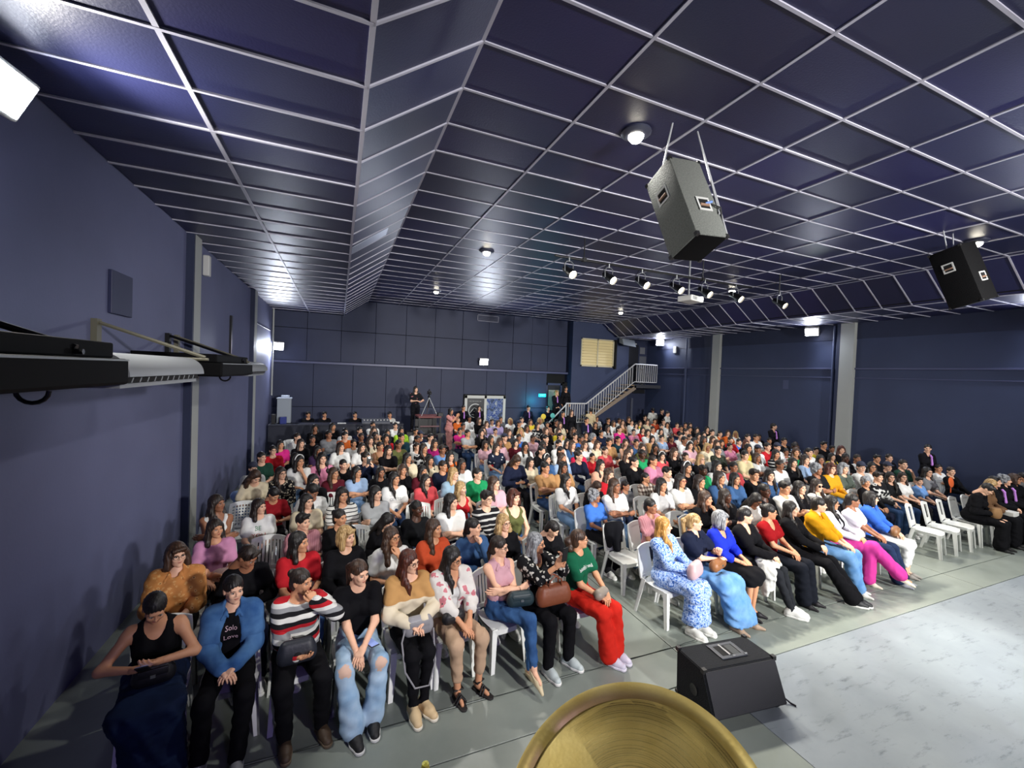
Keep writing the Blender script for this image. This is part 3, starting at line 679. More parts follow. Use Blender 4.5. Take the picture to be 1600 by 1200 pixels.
def hand_part(curl, h=.0050):
    """right-hand pattern: wrist at origin, fingers along +X, palm facing -Z, thumb on +Y"""
    v = Vol((-.03, -.075, -.10), (.21, .085, .05), h)
    ys = [.030, .010, -.010, -.029]; Ls = [.066, .074, .068, .053]; rs = [.0086, .0088, .0084, .0074]
    v.add([('c', (-.02, 0, 0), (.02, 0, 0), .026, .024)]+[('c', (.015, y*.55, 0), (.082-(.006 if i in (0, 2) else .014 if i == 3 else 0), y, 0), .016, .0125) for i, y in enumerate(ys)], 0, .016)
    for i, y in enumerate(ys):
        p = Vector((.084-(.006 if i in (0, 2) else .014 if i == 3 else 0), y, 0)); a = math.radians(curl*(.55+.06*i)); fr = (.47, .30, .23)
        for sgi, ff in enumerate(fr):
            d = Vector((math.cos(a), (y*.18 if sgi == 0 else 0), -math.sin(a))).normalized(); q = p+d*Ls[i]*ff*1.12
            v.add([('c', tuple(p), tuple(q), rs[i]*(1-.08*sgi), rs[i]*(.93-.08*sgi))], 0, .005)
            p = q; a += math.radians(curl)
    t0, t1, t2, t3 = (.012, .018, -.006), (.042, .044, -.016), (.070, .052, -.024), (.094, .050, -.030)
    v.add([('c', t0, t1, .015, .0115), ('c', t1, t2, .0112, .0098), ('c', t2, t3, .0096, .008)], 0, .006)
    return v.nets()
def shoe_part(kind='sneaker', h=.007):
    """heel below the ankle at the origin, toes along -Y, sole on z = 0"""
    v = Vol((-.075, -.23, -.02), (.075, .11, .16), h)
    if kind == 'sneaker':
        v.add([('c', (0, .035, .042), (0, -.08, .040), .042, .044), ('c', (0, -.08, .038), (0, -.155, .032), .044, .038), ('c', (0, .03, .05), (0, .01, .105), .040, .040), ('c', (0, -.02, .085), (0, -.10, .058), .03, .03)], 0, .03)
        up = v.plane((0, 0, .022), (0, 0, -1)).plane((0, 0, .118), (0, 0, 1)).nets()
        w = Vol((-.075, -.23, -.02), (.075, .11, .06), h)
        w.add([('c', (0, .035, .02), (0, -.08, .02), .048, .050), ('c', (0, -.08, .02), (0, -.158, .02), .050, .042)], 0, .02).plane((0, 0, 0), (0, 0, -1)).plane((0, 0, .03), (0, 0, 1))
        return [up, w.nets()]
    if kind == 'flat':
        v.add([('c', (0, .03, .028), (0, -.08, .026), .036, .036), ('c', (0, -.08, .024), (0, -.175, .016), .036, .016)], 0, .02)
        v.cut([('e', (0, .0, .075), (.034, .075, .045))]).plane((0, 0, .002), (0, 0, -1)); up = v.nets()
        w = Vol((-.07, -.23, -.02), (.07, .11, .05), h); w.add([('c', (0, .03, .01), (0, -.08, .01), .034, .034), ('c', (0, -.08, .01), (0, -.172, .01), .034, .014)], 0, .02).plane((0, 0, 0), (0, 0, -1)).plane((0, 0, .008), (0, 0, 1))
        return [up, w.nets()]
    if kind == 'sandal':
        w = Vol((-.075, -.23, -.02), (.075, .11, .08), h); w.add([('c', (0, .03, .012), (0, -.08, .012), .038, .042), ('c', (0, -.08, .012), (0, -.155, .012), .042, .036)], 0, .02).plane((0, 0, 0), (0, 0, -1)).plane((0, 0, .016), (0, 0, 1))
        sole = w.nets()
        v.add([('c', (-.05, -.10, .02), (0, -.085, .075), .009, .009), ('c', (.05, -.10, .02), (0, -.085, .075), .009, .009), ('c', (-.05, -.07, .02), (0, -.06, .085), .009, .009), ('c', (.05, -.07, .02), (0, -.06, .085), .009, .009),
               ('c', (-.04, .02, .10), (.04, .02, .10), .008, .008), ('c', (-.045, -.03, .10), (.045, -.03, .10), .009, .009), ('c', (-.044, .02, .1), (-.044, -.03, .1), .008, .008), ('c', (.044, .02, .1), (.044, -.03, .1), .008, .008)], 0, .004)
        return [v.nets(), sole]
HR = {}
def hair_part(style, h=.0085):
    if style in HR: return HR[style]
    v = Vol((-.20, -.20, -.52), (.20, .26, .24), h)
    cap = [('e', (0, .020, .040), (.088, .106, .100))]
    facecut = [('e', (0, -.115, -.033), (.062, .083, .095)), ('e', (0, -.10, -.12), (.080, .075, .08))]
    sw = lambda n, amp: [(.9+amp*math.sin(i*2.1)) for i in range(n)]
    if style in ('long', 'long_front', 'long_wavy'):
        v.add(cap, 0, .03)
        wv = .012 if style == 'long_wavy' else .004
        v.add([('e', (0, .055, -.08), (.098, .058, .14))], 0, .04)
        v.add([('e', (0, .078, -.22), (.115, .045, .16))], 0, .05)
        for s in (-1, 1):
            v.add([('c', (s*.072, -.005, .03), (s*.088, .0, -.09), .032, .034), ('c', (s*.088, .0, -.09), (s*.10, -.03, -.19), .034, .034)], 0, .03)
        v.cut(facecut)
        if style == 'long_front':
            v.add([('c', (.092, -.015, -.12), (.088, -.10, -.24), .032, .034), ('c', (.088, -.10, -.24), (.08, -.135, -.36), .034, .018), ('c', (-.092, -.015, -.12), (-.09, -.095, -.22), .030, .030), ('c', (-.09, -.095, -.22), (-.085, -.125, -.33), .03, .015)], 0, .02)
        if style == 'long_wavy':
            for s in (-1, 1):
                for i in range(4): v.add([('e', (s*(.105+.012*(i % 2)), .0-.02*i, -.06-.075*i), (.040, .042, .055))], 0, .02)
    elif style == 'bob':
        v.add(cap, .004, .03); v.add([('e', (0, .04, -.04), (.108, .085, .125))], 0, .04)
        for s in (-1, 1): v.add([('c', (s*.078, -.02, .02), (s*.092, -.03, -.11), .034, .036)], 0, .03)
        v.cut([('e', (0, -.12, -.03), (.060, .085, .092)), ('e', (0, -.06, -.20), (.09, .11, .08))]); v.plane((0, 0, -.15), (0, .25, -1))
        v.add([('c', (-.05, -.086, .072), (.05, -.080, .078), .020, .020)], 0, .02)
    elif style in ('tied', 'bun', 'ponytail', 'ponytail_wavy', 'slick'):
        v.add([('e', (0, .020, .040), (.084, .104, .096)), ('e', (0, .055, -.03), (.072, .068, .085))], 0, .03); v.cut([('e', (0, -.115, -.030), (.060, .083, .092)), ('e', (0, -.09, -.13), (.075, .075, .08))]+[('e', (s*.088, -.018, -.035), (.036, .050, .050), [[1, 0, 0], [0, .9, -.43], [0, .43, .9]]) for s in (-1, 1)])
        if style == 'bun': v.add([('e', (0, .125, .06), (.042, .036, .042))], 0, .015)
        if style == 'tied': v.add([('c', (0, .10, -.02), (0, .125, -.10), .034, .024), ('c', (0, .125, -.10), (0, .11, -.2), .024, .014)], 0, .02)
        if style == 'ponytail': v.add([('c', (0, .11, .05), (0, .16, .0), .028, .036), ('c', (0, .16, .0), (0, .14, -.17), .036, .026), ('c', (0, .14, -.17), (0, .12, -.25), .026, .012)], 0, .015)
        if style == 'ponytail_wavy': v.add([('c', (0, .11, .03), (0, .15, -.02), .03, .05)]+[('e', (.02*(-1)**i, .14-.01*i, -.05-.06*i), (.055, .045, .05)) for i in range(4)], 0, .02)
    elif style == 'short':
        v.add(cap, -.002, .03); v.add([('c', (-.05, -.07, .09), (.05, -.06, .10), .024, .024)], 0, .02); v.cut([('e', (0, -.115, -.03), (.062, .08, .092)), ('e', (0, -.03, -.13), (.12, .12, .085))]+[('e', (s*.088, -.002, -.03), (.02, .03, .04)) for s in (-1, 1)])
    elif style == 'curly':
        v.add(cap, .012, .03); rnd = random.Random(5)
        for i in range(46):
            a = rnd.uniform(0, 6.28); z = rnd.uniform(-.16, .14); rr = .105*math.sqrt(max(.15, 1-(z/.17)**2))
            v.add([('e', (rr*math.cos(a), .03+rr*math.sin(a), z+.01), (.036, .036, .036))], 0, .012)
        v.cut(facecut)
    elif style == 'wave_short':
        v.add(cap, .008, .03); v.add([('e', (0, .05, -.02), (.10, .075, .11))], 0, .03); rnd = random.Random(9)
        for i in range(24):
            a = rnd.uniform(0, 6.28); z = rnd.uniform(-.05, .14); rr = .098*math.sqrt(max(.2, 1-((z-.04)/.12)**2)); v.add([('e', (rr*math.cos(a), .02+rr*math.sin(a), z), (.03, .03, .03))], 0, .012)
        v.cut([('e', (0, -.12, -.035), (.062, .085, .095)), ('e', (0, -.03, -.17), (.12, .12, .085))])
    X = v.ax[0][:, None, None]; Y = v.ax[1][None, :, None]; Z = v.ax[2][None, None, :]
    an = np.arctan2(Y-.02, X)
    v.f += (.0026*np.sin(an*23+3*np.sin(Z*21)+Z*9)+.0016*np.sin(an*41+Z*30)).astype(np.float32)*np.clip((.16-Z)*14, 0, 1).astype(np.float32)
    HR[style] = v.nets(); return HR[style]
def hair_mat(name, dark, light, rough=.5):
    if name in MATS: return MATS[name]
    m = bpy.data.materials.new(name); m.use_nodes = True; nt = m.node_tree; N = nt.nodes; L = nt.links; b = N['Principled BSDF']
    b.inputs['Roughness'].default_value = rough; b.inputs['Specular IOR Level'].default_value = .5
    tc = N.new('ShaderNodeTexCoord'); mp = N.new('ShaderNodeMapping'); mp.inputs['Scale'].default_value = (95, 60, 5); L.new(tc.outputs['Object'], mp.inputs[0])
    nz = N.new('ShaderNodeTexNoise'); nz.inputs['Scale'].default_value = 1; nz.inputs['Detail'].default_value = 3; L.new(mp.outputs[0], nz.inputs['Vector'])
    r = ramp(N, [(.35, dark), (.7, light)]); L.new(nz.outputs['Fac'], r.inputs[0]); L.new(r.outputs[0], b.inputs['Base Color'])
    bp = N.new('ShaderNodeBump'); bp.inputs['Strength'].default_value = .5; bp.inputs['Distance'].default_value = .006; L.new(nz.outputs['Fac'], bp.inputs['Height']); L.new(bp.outputs[0], b.inputs['Normal'])
    MATS[name] = m; return m
HAIRM = {'b': hair_mat('hair_black', '#0b0909', '#1f1917'), 'n': hair_mat('hair_brown', '#24170f', '#4f3524'), 'l': hair_mat('hair_blonde', '#7d5f36', '#cfae78', .45), 'g': hair_mat('hair_grey', '#4d5055', '#a9abae', .45),
         'r': hair_mat('hair_auburn', '#2e110a', '#5c2917'), 'd': hair_mat('hair_darkbrown', '#150e0b', '#33241b'), 'gold': hair_mat('hair_golden', '#8a5f24', '#d69f55', .45)}
SKIN = {'light': pmat('skin_light', '#e6b597', .5, noise=.06, nscale=9, spec=.4), 'tan': pmat('skin_tan', '#cf9672', .5, noise=.06, nscale=9, spec=.4),
        'brown': pmat('skin_brown', '#9d6a4e', .48, noise=.06, nscale=9, spec=.4), 'dark': pmat('skin_dark', '#4f3123', .45, noise=.06, nscale=9, spec=.4)}
HEADP = head_part(); HEADP2 = head_part(.009)
HANDS = {'relaxed': hand_part(24), 'fist': hand_part(62), 'flat': hand_part(10)}
HANDS2 = {'relaxed': hand_part(24, .007), 'fist': hand_part(62, .007), 'flat': hand_part(10, .007)}
# face features: one shared mesh (eye whites, irises, brows, lips)
M_EYE = pmat('eye_white', '#b9b2aa', .4); M_IRIS = pmat('eye_dark', '#120c09', .2); M_BROW = pmat('brow_dark', '#1d1410', .8); M_LIP = pmat('lip_rose', '#9a4a44', .45)
def face_mesh():
    b = MB()
    def ell(c, r, n=10, m=6):
        prof = [(max(1e-7, math.sin(math.pi*i/m)), -math.cos(math.pi*i/m)) for i in range(m+1)]
        b.lathe(prof, n, Matrix.Translation(c) @ Matrix.Diagonal((*r, 1)))
    for s in (-1, 1):
        b.cur = 0; ell((s*.031, -.0855, .006), (.0155, .0085, .0078))
        b.cur = 1; ell((s*.030, -.0915, .006), (.0066, .0036, .0066))
        b.cur = 2; b.tube([(s*.014, -.0955, .022), (s*.030, -.0955, .029), (s*.048, -.086, .024)], [.0022, .003, .0018], 6)
        b.tube([(s*.0155, -.0915, .0085), (s*.031, -.0955, .0145), (s*.047, -.086, .0085)], [.0011, .0018, .0011], 5)
    b.cur = 3; ell((0, -.0945, -.0495), (.022, .0085, .0045)); ell((0, -.0925, -.0595), (.0185, .0085, .0055))
    return b.mesh('face', [M_EYE, M_IRIS, M_BROW, M_LIP], True)
FACE = face_mesh()
def face_bits():
    out = []
    def ell(b, c, r, n=12, m=7): b.lathe([(max(1e-7, math.sin(math.pi*i/m)), -math.cos(math.pi*i/m)) for i in range(m+1)], n, Matrix.Translation(c) @ Matrix.Diagonal((*r, 1)))
    for s in (-1, 1):
        b = MB(); ell(b, (s*.031, -.0855, .006), (.0155, .0085, .0078)); b.cur = 1; ell(b, (s*.030, -.0915, .006), (.0066, .0036, .0066))
        b.tube([(s*.0155, -.0915, .0085), (s*.031, -.0955, .0145), (s*.047, -.086, .0085)], [.0011, .0018, .0011], 5); out.append(('eye', b.mesh('eye', [M_EYE, M_IRIS], True)))
        b = MB(); b.tube([(s*.014, -.0955, .022), (s*.030, -.0955, .029), (s*.048, -.086, .024)], [.0022, .003, .0018], 6); out.append(('eyebrow', b.mesh('eyebrow', [M_BROW], True)))
    b = MB(); ell(b, (0, -.0945, -.0495), (.022, .0085, .0045)); ell(b, (0, -.0925, -.0595), (.0185, .0085, .0055)); out.append(('mouth', b.mesh('mouth', [M_LIP], True)))
    return out
FACEBITS = face_bits()
def glasses_mesh():
    b = MB()
    for s in (-1, 1):
        b.tube([(s*.033+.024*math.cos(2*math.pi*k/14), -.104+.006*abs(math.cos(2*math.pi*k/14)), .004+.019*math.sin(2*math.pi*k/14)) for k in range(14)], .0022, 5, closed=True)
        b.tube([(s*.057, -.098, .008), (s*.079, -.05, .010), (s*.081, .02, .006)], .0018, 5)
    b.tube([(-.009, -.104, .008), (.009, -.104, .008)], .002, 5); return b
GLASS = {'glasses': glasses_mesh().mesh('glasses', [pmat('glasses_black', '#0e0c0c', .3)], True), 'redglasses': glasses_mesh().mesh('glasses', [pmat('glasses_red', '#a02020', .3)], True)}
sgm = glasses_mesh()
for s in (-1, 1): sgm.lathe([(1e-6, 0), (.023, 0.001)], 14, Matrix.Translation((s*.033, -.105, .004)) @ RX90)
GLASS['sunglasses'] = sgm.mesh('sunglasses', [pmat('sunglasses_black', '#0a0a0a', .15)], True)
SHOES = {}
def shoe_mesh(kind, c1, c2):
    key = (kind, c1, c2)
    if key not in SHOES:
        if kind not in HR: HR[kind] = shoe_part(kind)
        SHOES[key] = mesh_np('shoe', HR[kind], [pmat('shoe_'+c1, c1, .6), pmat('sole_'+c2, c2, .7)], [0, 1])
    return SHOES[key]
# ------------------------------------------------------------------ loudspeakers
def Rzxy(a, b, c): return Matrix.Rotation(a, 4, 'Z') @ Matrix.Rotation(b, 4, 'X') @ Matrix.Rotation(c, 4, 'Y')
def carpet(name, col, rough=.75):
    if name in MATS: return MATS[name]
    m = pmat(name, col, rough, bump=.9, bscale=90, noise=.35, nscale=60, spec=.15); return m
def speaker(name, c, ang, dim, label, hang):
    M = Matrix.Translation(c) @ Rzxy(*ang); r = bpy.data.objects.new(name, None); COL.objects.link(r); r.matrix_world = M
    tag(r, label, 'loudspeaker', 'hanging loudspeakers')
    x, y, z = [v/2 for v in dim]
    # cabinet: tapering trapezoid towards the rear (+x side), with recessed handles on two faces
    MB().bevbox((-x, -y, -z), (x, y, z), .012).obj('cabinet', carpet('speaker_carpet' if c[0] < 5 else 'speaker_carpet_shaded', '#6d706c' if c[0] < 5 else '#08080a'), r, True)  # right-hand carpet made near black; its shade is put into the colour
    MB().bevbox((-x+.012, -y+.012, -z-.004), (x-.012, y-.012, -z+.02), .003).obj('bottom_panel', pmat('speaker_bottom', '#050506', .8, spec=.1), r)
    MB().bevbox((x-.012, -y+.02, -z+.02), (x+.012, y-.02, z-.02), .006).obj('grille', pmat('speaker_grille', '#0c0c0e', .6, bump=.6, bscale=300), r)
    def handle(face):
        h = MB(); hz = .16*dim[2]/.89
        if face == 'x':   # -x face
            o = Vector((-x-.004, .02, hz)); u, w = Vector((0, 1, 0)), Vector((0, 0, 1)); nrm = Vector((-1, 0, 0))
        else:
            o = Vector((.02, -y-.004, -.10)); u, w = Vector((1, 0, 0)), Vector((0, 0, 1)); nrm = Vector((0, -1, 0))
        P = lambda a, b, d: o+u*a+w*b+nrm*d
        for a0, a1, b0, b1 in ((-.075, .075, .055, .075), (-.075, .075, -.075, -.055), (-.075, -.055, -.06, .06), (.055, .075, -.06, .06)):
            h.hexa([P(a0, b0, 0), P(a1, b0, 0), P(a1, b1, 0), P(a0, b1, 0)], [P(a0, b0, .008), P(a1, b0, .008), P(a1, b1, .008), P(a0, b1, .008)])
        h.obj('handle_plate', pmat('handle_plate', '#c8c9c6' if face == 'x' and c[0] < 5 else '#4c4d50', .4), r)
        d = MB(); d.hexa([P(-.055, -.055, .0), P(.055, -.055, .0), P(.055, .055, .0), P(-.055, .055, .0)], [P(-.055, -.055, .003), P(.055, -.055, .003), P(.055, .055, .003), P(-.055, .055, .003)]); d.obj('handle_recess', M_DARK, r)
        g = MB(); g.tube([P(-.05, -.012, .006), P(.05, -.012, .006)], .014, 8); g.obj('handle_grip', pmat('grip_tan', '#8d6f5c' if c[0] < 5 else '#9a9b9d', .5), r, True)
    handle('x'); handle('y')
    b = MB()
    for sx in (-1, 1):
        for sy in (-1, 1):
            for sz in (-1, 1): b.cbox((sx*(x-.012), sy*(y-.012), sz*(z-.012)), (.034, .034, .034))
    b.obj('corner_guards', pmat('corner_plastic', '#1b1b1c', .5), r)
    # straps to the ceiling
    Mi = M.inverted(); b = MB()
    for p, q in hang: b.tube([Mi @ Vector(p) if isinstance(p, tuple) and len(p) == 3 and p[2] > 5.6 else Vector(p), Vector(q)], .0085, 6)
    b.obj('hanging_strap', pmat('strap_grey', '#b5b7ba', .4), r, True)
    if c[0] < 5:
        b = MB(); b.tube([(.10, -y-.01, -.09), (.18, -y-.03, -.14), (.185, -y+.02, -.3), (.17, -y+.1, -.42)], .008, 6); b.obj('cable', M_BLACK, r, True)
        MB().tube([(.03, -y-.012, -.10), (.10, -y-.03, -.085)], .011, 8).obj('plug', pmat('plug_blue', '#6f8fd0', .4), r, True)
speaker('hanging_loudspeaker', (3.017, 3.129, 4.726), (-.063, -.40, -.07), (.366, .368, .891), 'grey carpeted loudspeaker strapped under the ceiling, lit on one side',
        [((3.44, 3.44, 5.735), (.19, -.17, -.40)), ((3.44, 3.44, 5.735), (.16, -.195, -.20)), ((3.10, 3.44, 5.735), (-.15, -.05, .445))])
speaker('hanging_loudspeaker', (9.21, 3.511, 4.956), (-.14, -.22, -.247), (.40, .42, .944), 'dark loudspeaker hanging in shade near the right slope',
        [((9.15, 3.75, 5.735), (-.1, 0, .47)), ((9.45, 3.75, 5.735), (.1, .02, .47))])
# wedge monitor on the stage floor
mon = empty('stage_monitor', (3.58, 2.83, 0), math.radians(-6), 'black wedge stage monitor on the floor behind the cymbal', 'stage monitor')
prof = [(-.16, 0.02), (.24, 0.0), (.26, .43), (-.10, .445), (-.26, .10)]   # y,z outline, front slopes towards the stage
hw = .42
b = MB(); b.add([(-hw, y, z) for y, z in prof]+[(hw, y, z) for y, z in prof], [(0, 1, 2, 3, 4)[::1], (9, 8, 7, 6, 5)]+[(i, i+5, (i+1) % 5+5, (i+1) % 5) for i in range(5)])
bm = bmesh.new(); me_ = b.mesh('tmp'); bm.from_mesh(me_); bmesh.ops.recalc_face_normals(bm, faces=bm.faces); bmesh.ops.bevel(bm, geom=bm.edges[:], offset=.008, segments=2, affect='EDGES'); b = MB(); b.addbm(bm); bpy.data.meshes.remove(me_)
b.obj('cabinet', carpet('monitor_carpet', '#1a1c20', .7), mon)
b = MB(); p0, p1 = Vector((0, -.10, .445)), Vector((0, -.26, .10)); dv = (p1-p0).normalized(); nv = Vector((0, -dv.z*-1, 0)); nn = Vector((1, 0, 0)).cross(dv)
if nn.y > 0: nn = -nn
a0, a1 = p0+dv*.015, p1-dv*.01
b.hexa([a0+Vector((-hw+.015, 0, 0)), a0+Vector((hw-.015, 0, 0)), a1+Vector((hw-.015, 0, 0)), a1+Vector((-hw+.015, 0, 0))], [a0+nn*.012+Vector((-hw+.015, 0, 0)), a0+nn*.012+Vector((hw-.015, 0, 0)), a1+nn*.012+Vector((hw-.015, 0, 0)), a1+nn*.012+Vector((-hw+.015, 0, 0))])
b.obj('front_grille', pmat('monitor_grille', '#11121c', .55, bump=.4, bscale=260), mon)
tz = .4425; hx, hy = .03, .09
for lo, hi in (((hx-.15, hy-.11, tz), (hx+.15, hy-.075, tz+.012)), ((hx-.15, hy+.075, tz-.008), (hx+.15, hy+.11, tz+.004)), ((hx-.15, hy-.08, tz-.004), (hx-.11, hy+.08, tz+.008)), ((hx+.11, hy-.08, tz-.004), (hx+.15, hy+.08, tz+.008))): MB().bevbox(lo, hi, .003).obj('handle_plate', pmat('monitor_plate', '#3c3f46', .45), mon)
MB().box((hx-.11, hy-.075, tz-.004), (hx+.11, hy+.075, tz+.002)).obj('handle_recess', M_DARK, mon)
MB().tube([(hx-.03, hy-.078, tz+.006), (hx-.03, hy+.078, tz+.002)], .014, 8).obj('handle_grip', pmat('monitor_grip', '#54575c', .4), mon, True)
MB().hexa([(hx+.02, hy-.07, tz), (hx+.10, hy-.07, tz), (hx+.10, hy+.07, tz), (hx+.02, hy+.07, tz)], [(hx+.02, hy-.07, tz+.003), (hx+.10, hy-.07, tz+.005), (hx+.10, hy+.07, tz+.005), (hx+.02, hy+.07, tz+.003)]).obj('recess_slope', pmat('recess_grey', '#2c3033', .6), mon)
b = MB()
for sx in (-1, 1):
    for (y, z) in ((.26, .43), (-.10, .445), (.24, .0), (-.16, .02)): b.cbox((sx*(hw-.014), y*.96, z*.97+.008), (.04, .04, .04))
b.obj('corner_guards', pmat('corner_plastic', '#1b1b1c', .5), mon)
for px_ in (-.02, .12): MB().tube([(hx+px_+.0, hy-.095, tz+.014), (hx+px_+.03, hy-.095, tz+.014)], .008, 6).obj('handle_screw', M_GREYM, mon, True)
for sx in (-1,): 
    MB().lathe([(.05, 0), (.05, .006), (.035, .002), (0, .0)], 14, Matrix.Translation((-hw-.001, .0, .2)) @ Matrix.Rotation(math.radians(-90), 4, 'Y')).obj('side_port', M_BLACK, mon, True)
tag(MB().tube([(4.02, 2.74, .02), (4.09, 2.66, .05), (4.13, 2.60, .012), (4.15, 2.56, .008)], .008, 6).obj('speaker_cable', M_BLACK, smooth=True), 'short black cable end at the corner of the stage monitor', 'cable')

# ------------------------------------------------------------------ cymbal in front of the lens
cyN = Vector((math.sin(.498)*math.cos(-2.919), math.sin(.498)*math.sin(-2.919), math.cos(.498)))
cyM = Matrix.Translation((.459, .53, 2.358)) @ cyN.to_track_quat('Z', 'Y').to_matrix().to_4x4() @ Matrix.Scale(1.15, 4)
cy = bpy.data.objects.new('cymbal', None); COL.objects.link(cy); cy.matrix_world = cyM; tag(cy, 'hammered brass cymbal with a raised rim close in front', 'cymbal')
def brass(name, c1, c2, kind):
    m = bpy.data.materials.new(name); m.use_nodes = True; nt = m.node_tree; N = nt.nodes; L = nt.links; b = N['Principled BSDF']
    b.inputs['Metallic'].default_value = 1; b.inputs['Roughness'].default_value = .50 if kind == 'lathe' else .48; b.inputs['Metallic'].default_value = .5
    tc = N.new('ShaderNodeTexCoord'); nz = N.new('ShaderNodeTexNoise'); nz.inputs['Scale'].default_value = 14; nz.inputs['Detail'].default_value = 6; L.new(tc.outputs['Object'], nz.inputs['Vector'])
    r = ramp(N, [(.3, c1), (.7, c2)]); L.new(nz.outputs['Fac'], r.inputs[0]); colout = r.outputs[0]
    bp = N.new('ShaderNodeBump'); bp.inputs['Strength'].default_value = .35 if kind == 'lathe' else .10; bp.inputs['Distance'].default_value = .002
    if kind == 'lathe':
        ln = N.new('ShaderNodeVectorMath'); ln.operation = 'LENGTH'; L.new(tc.outputs['Object'], ln.inputs[0])
        n1 = N.new('ShaderNodeTexNoise'); n1.noise_dimensions = '1D'; n1.inputs['Scale'].default_value = 420; n1.inputs['Detail'].default_value = 3; L.new(ln.outputs['Value'], n1.inputs['W']); L.new(n1.outputs['Fac'], bp.inputs['Height'])
        rr = ramp(N, [(.36, '#6b5a34'), (.46, '#ffffff')]); L.new(n1.outputs['Fac'], rr.inputs[0]); mx = N.new('ShaderNodeMix'); mx.data_type = 'RGBA'; mx.blend_type = 'MULTIPLY'; mx.inputs[0].default_value = 1; L.new(colout, mx.inputs[6]); L.new(rr.outputs[0], mx.inputs[7]); colout = mx.outputs[2]
    else:
        vo = N.new('ShaderNodeTexVoronoi'); vo.inputs['Scale'].default_value = 160; L.new(tc.outputs['Object'], vo.inputs['Vector']); L.new(vo.outputs['Distance'], bp.inputs['Height'])
    L.new(colout, b.inputs['Base Color']); L.new(bp.outputs[0], b.inputs['Normal']); return m
MBR1 = brass('brass_lathed', '#b39a58', '#ccb26c', 'lathe'); MBR2 = brass('brass_rim', '#dcc06a', '#f0d98a', 'hammer')
b = MB(); prof = [(.008, .002), (.028, -.001), (.036, -.018), (.045, -.030)]
r_ = .045
gi = 0
while r_ < .176:
    r_ += .0042; z = -.030+.016*((r_-.045)/.131)**1.6; prof.append((r_, z+(.0007 if gi % 2 else -.0007))); gi += 1
b.lathe(prof, 96); b.lathe([(r, z-.0015) for r, z in prof[::-1]], 96); b.obj('lathed_dish', MBR1, cy, True)
b = MB(); b.lathe([(prof[-1][0], prof[-1][1]), (.1820, -.0085), (.185, -.0045), (.190, -.0010), (.197, .001), (.2, .0012), (.2, -.0002), (.190, -.003), (.185, -.006), (prof[-1][0], prof[-1][1]-.0015)], 128); b.obj('flanged_rim', MBR2, cy, True)
MB().lathe([(.0, .03), (.012, .03), (.014, .012), (.02, .01), (.02, -.002), (.005, -.004), (.005, -.10)], 14).obj('stand_tilter', M_GREYM, cy, True)
cyI = cyM.inverted(); p0 = cyM @ Vector((0, 0, -.09)); L3 = lambda x, y, z: cyI @ Vector((x, y, z))
MB().tube([L3(*p0), L3(p0.x, p0.y, 1.6)], .008, 10).tube([L3(p0.x, p0.y, 1.7), L3(p0.x, p0.y, 1.0)], .013, 10).obj('stand_rod', M_GREYM, cy, True)
b = MB()
for k in range(3):
    a = 2*math.pi*k/3+.4; b.tube([L3(p0.x, p0.y, 1.15), L3(p0.x+.3*math.cos(a), p0.y+.3*math.sin(a), .85)], .011, 8)
b.obj('stand_legs', M_GREYM, cy, True)
dr = MB().bevbox((-.6, -1.4, 0), (1.35, 1.05, .84), .01).obj('drum_riser', pmat('riser_black', '#15161b', .7)); tag(dr, 'low black drum riser under the cymbal stand', 'riser')
d = Vector((0.19, .80, -.73))
# thin stand tip with a yellow cap at the lower edge of the view
stp = empty('boom_tip', (.131, .586, 2.515), label='thin black stand tip with a yellow cap at the lower edge', cat='stand')
MB().tube([(0, 0, .0), (.02, -.03, -.9), (.03, -.06, -1.675)], .006, 8).obj('rod', M_BLACK, stp, True)
MB().lathe([(0, .008), (.005, .006), (.0062, 0), (.0062, -.006)], 10).obj('cap', pmat('cap_yellow', '#e3dc55', .4), stp, True)

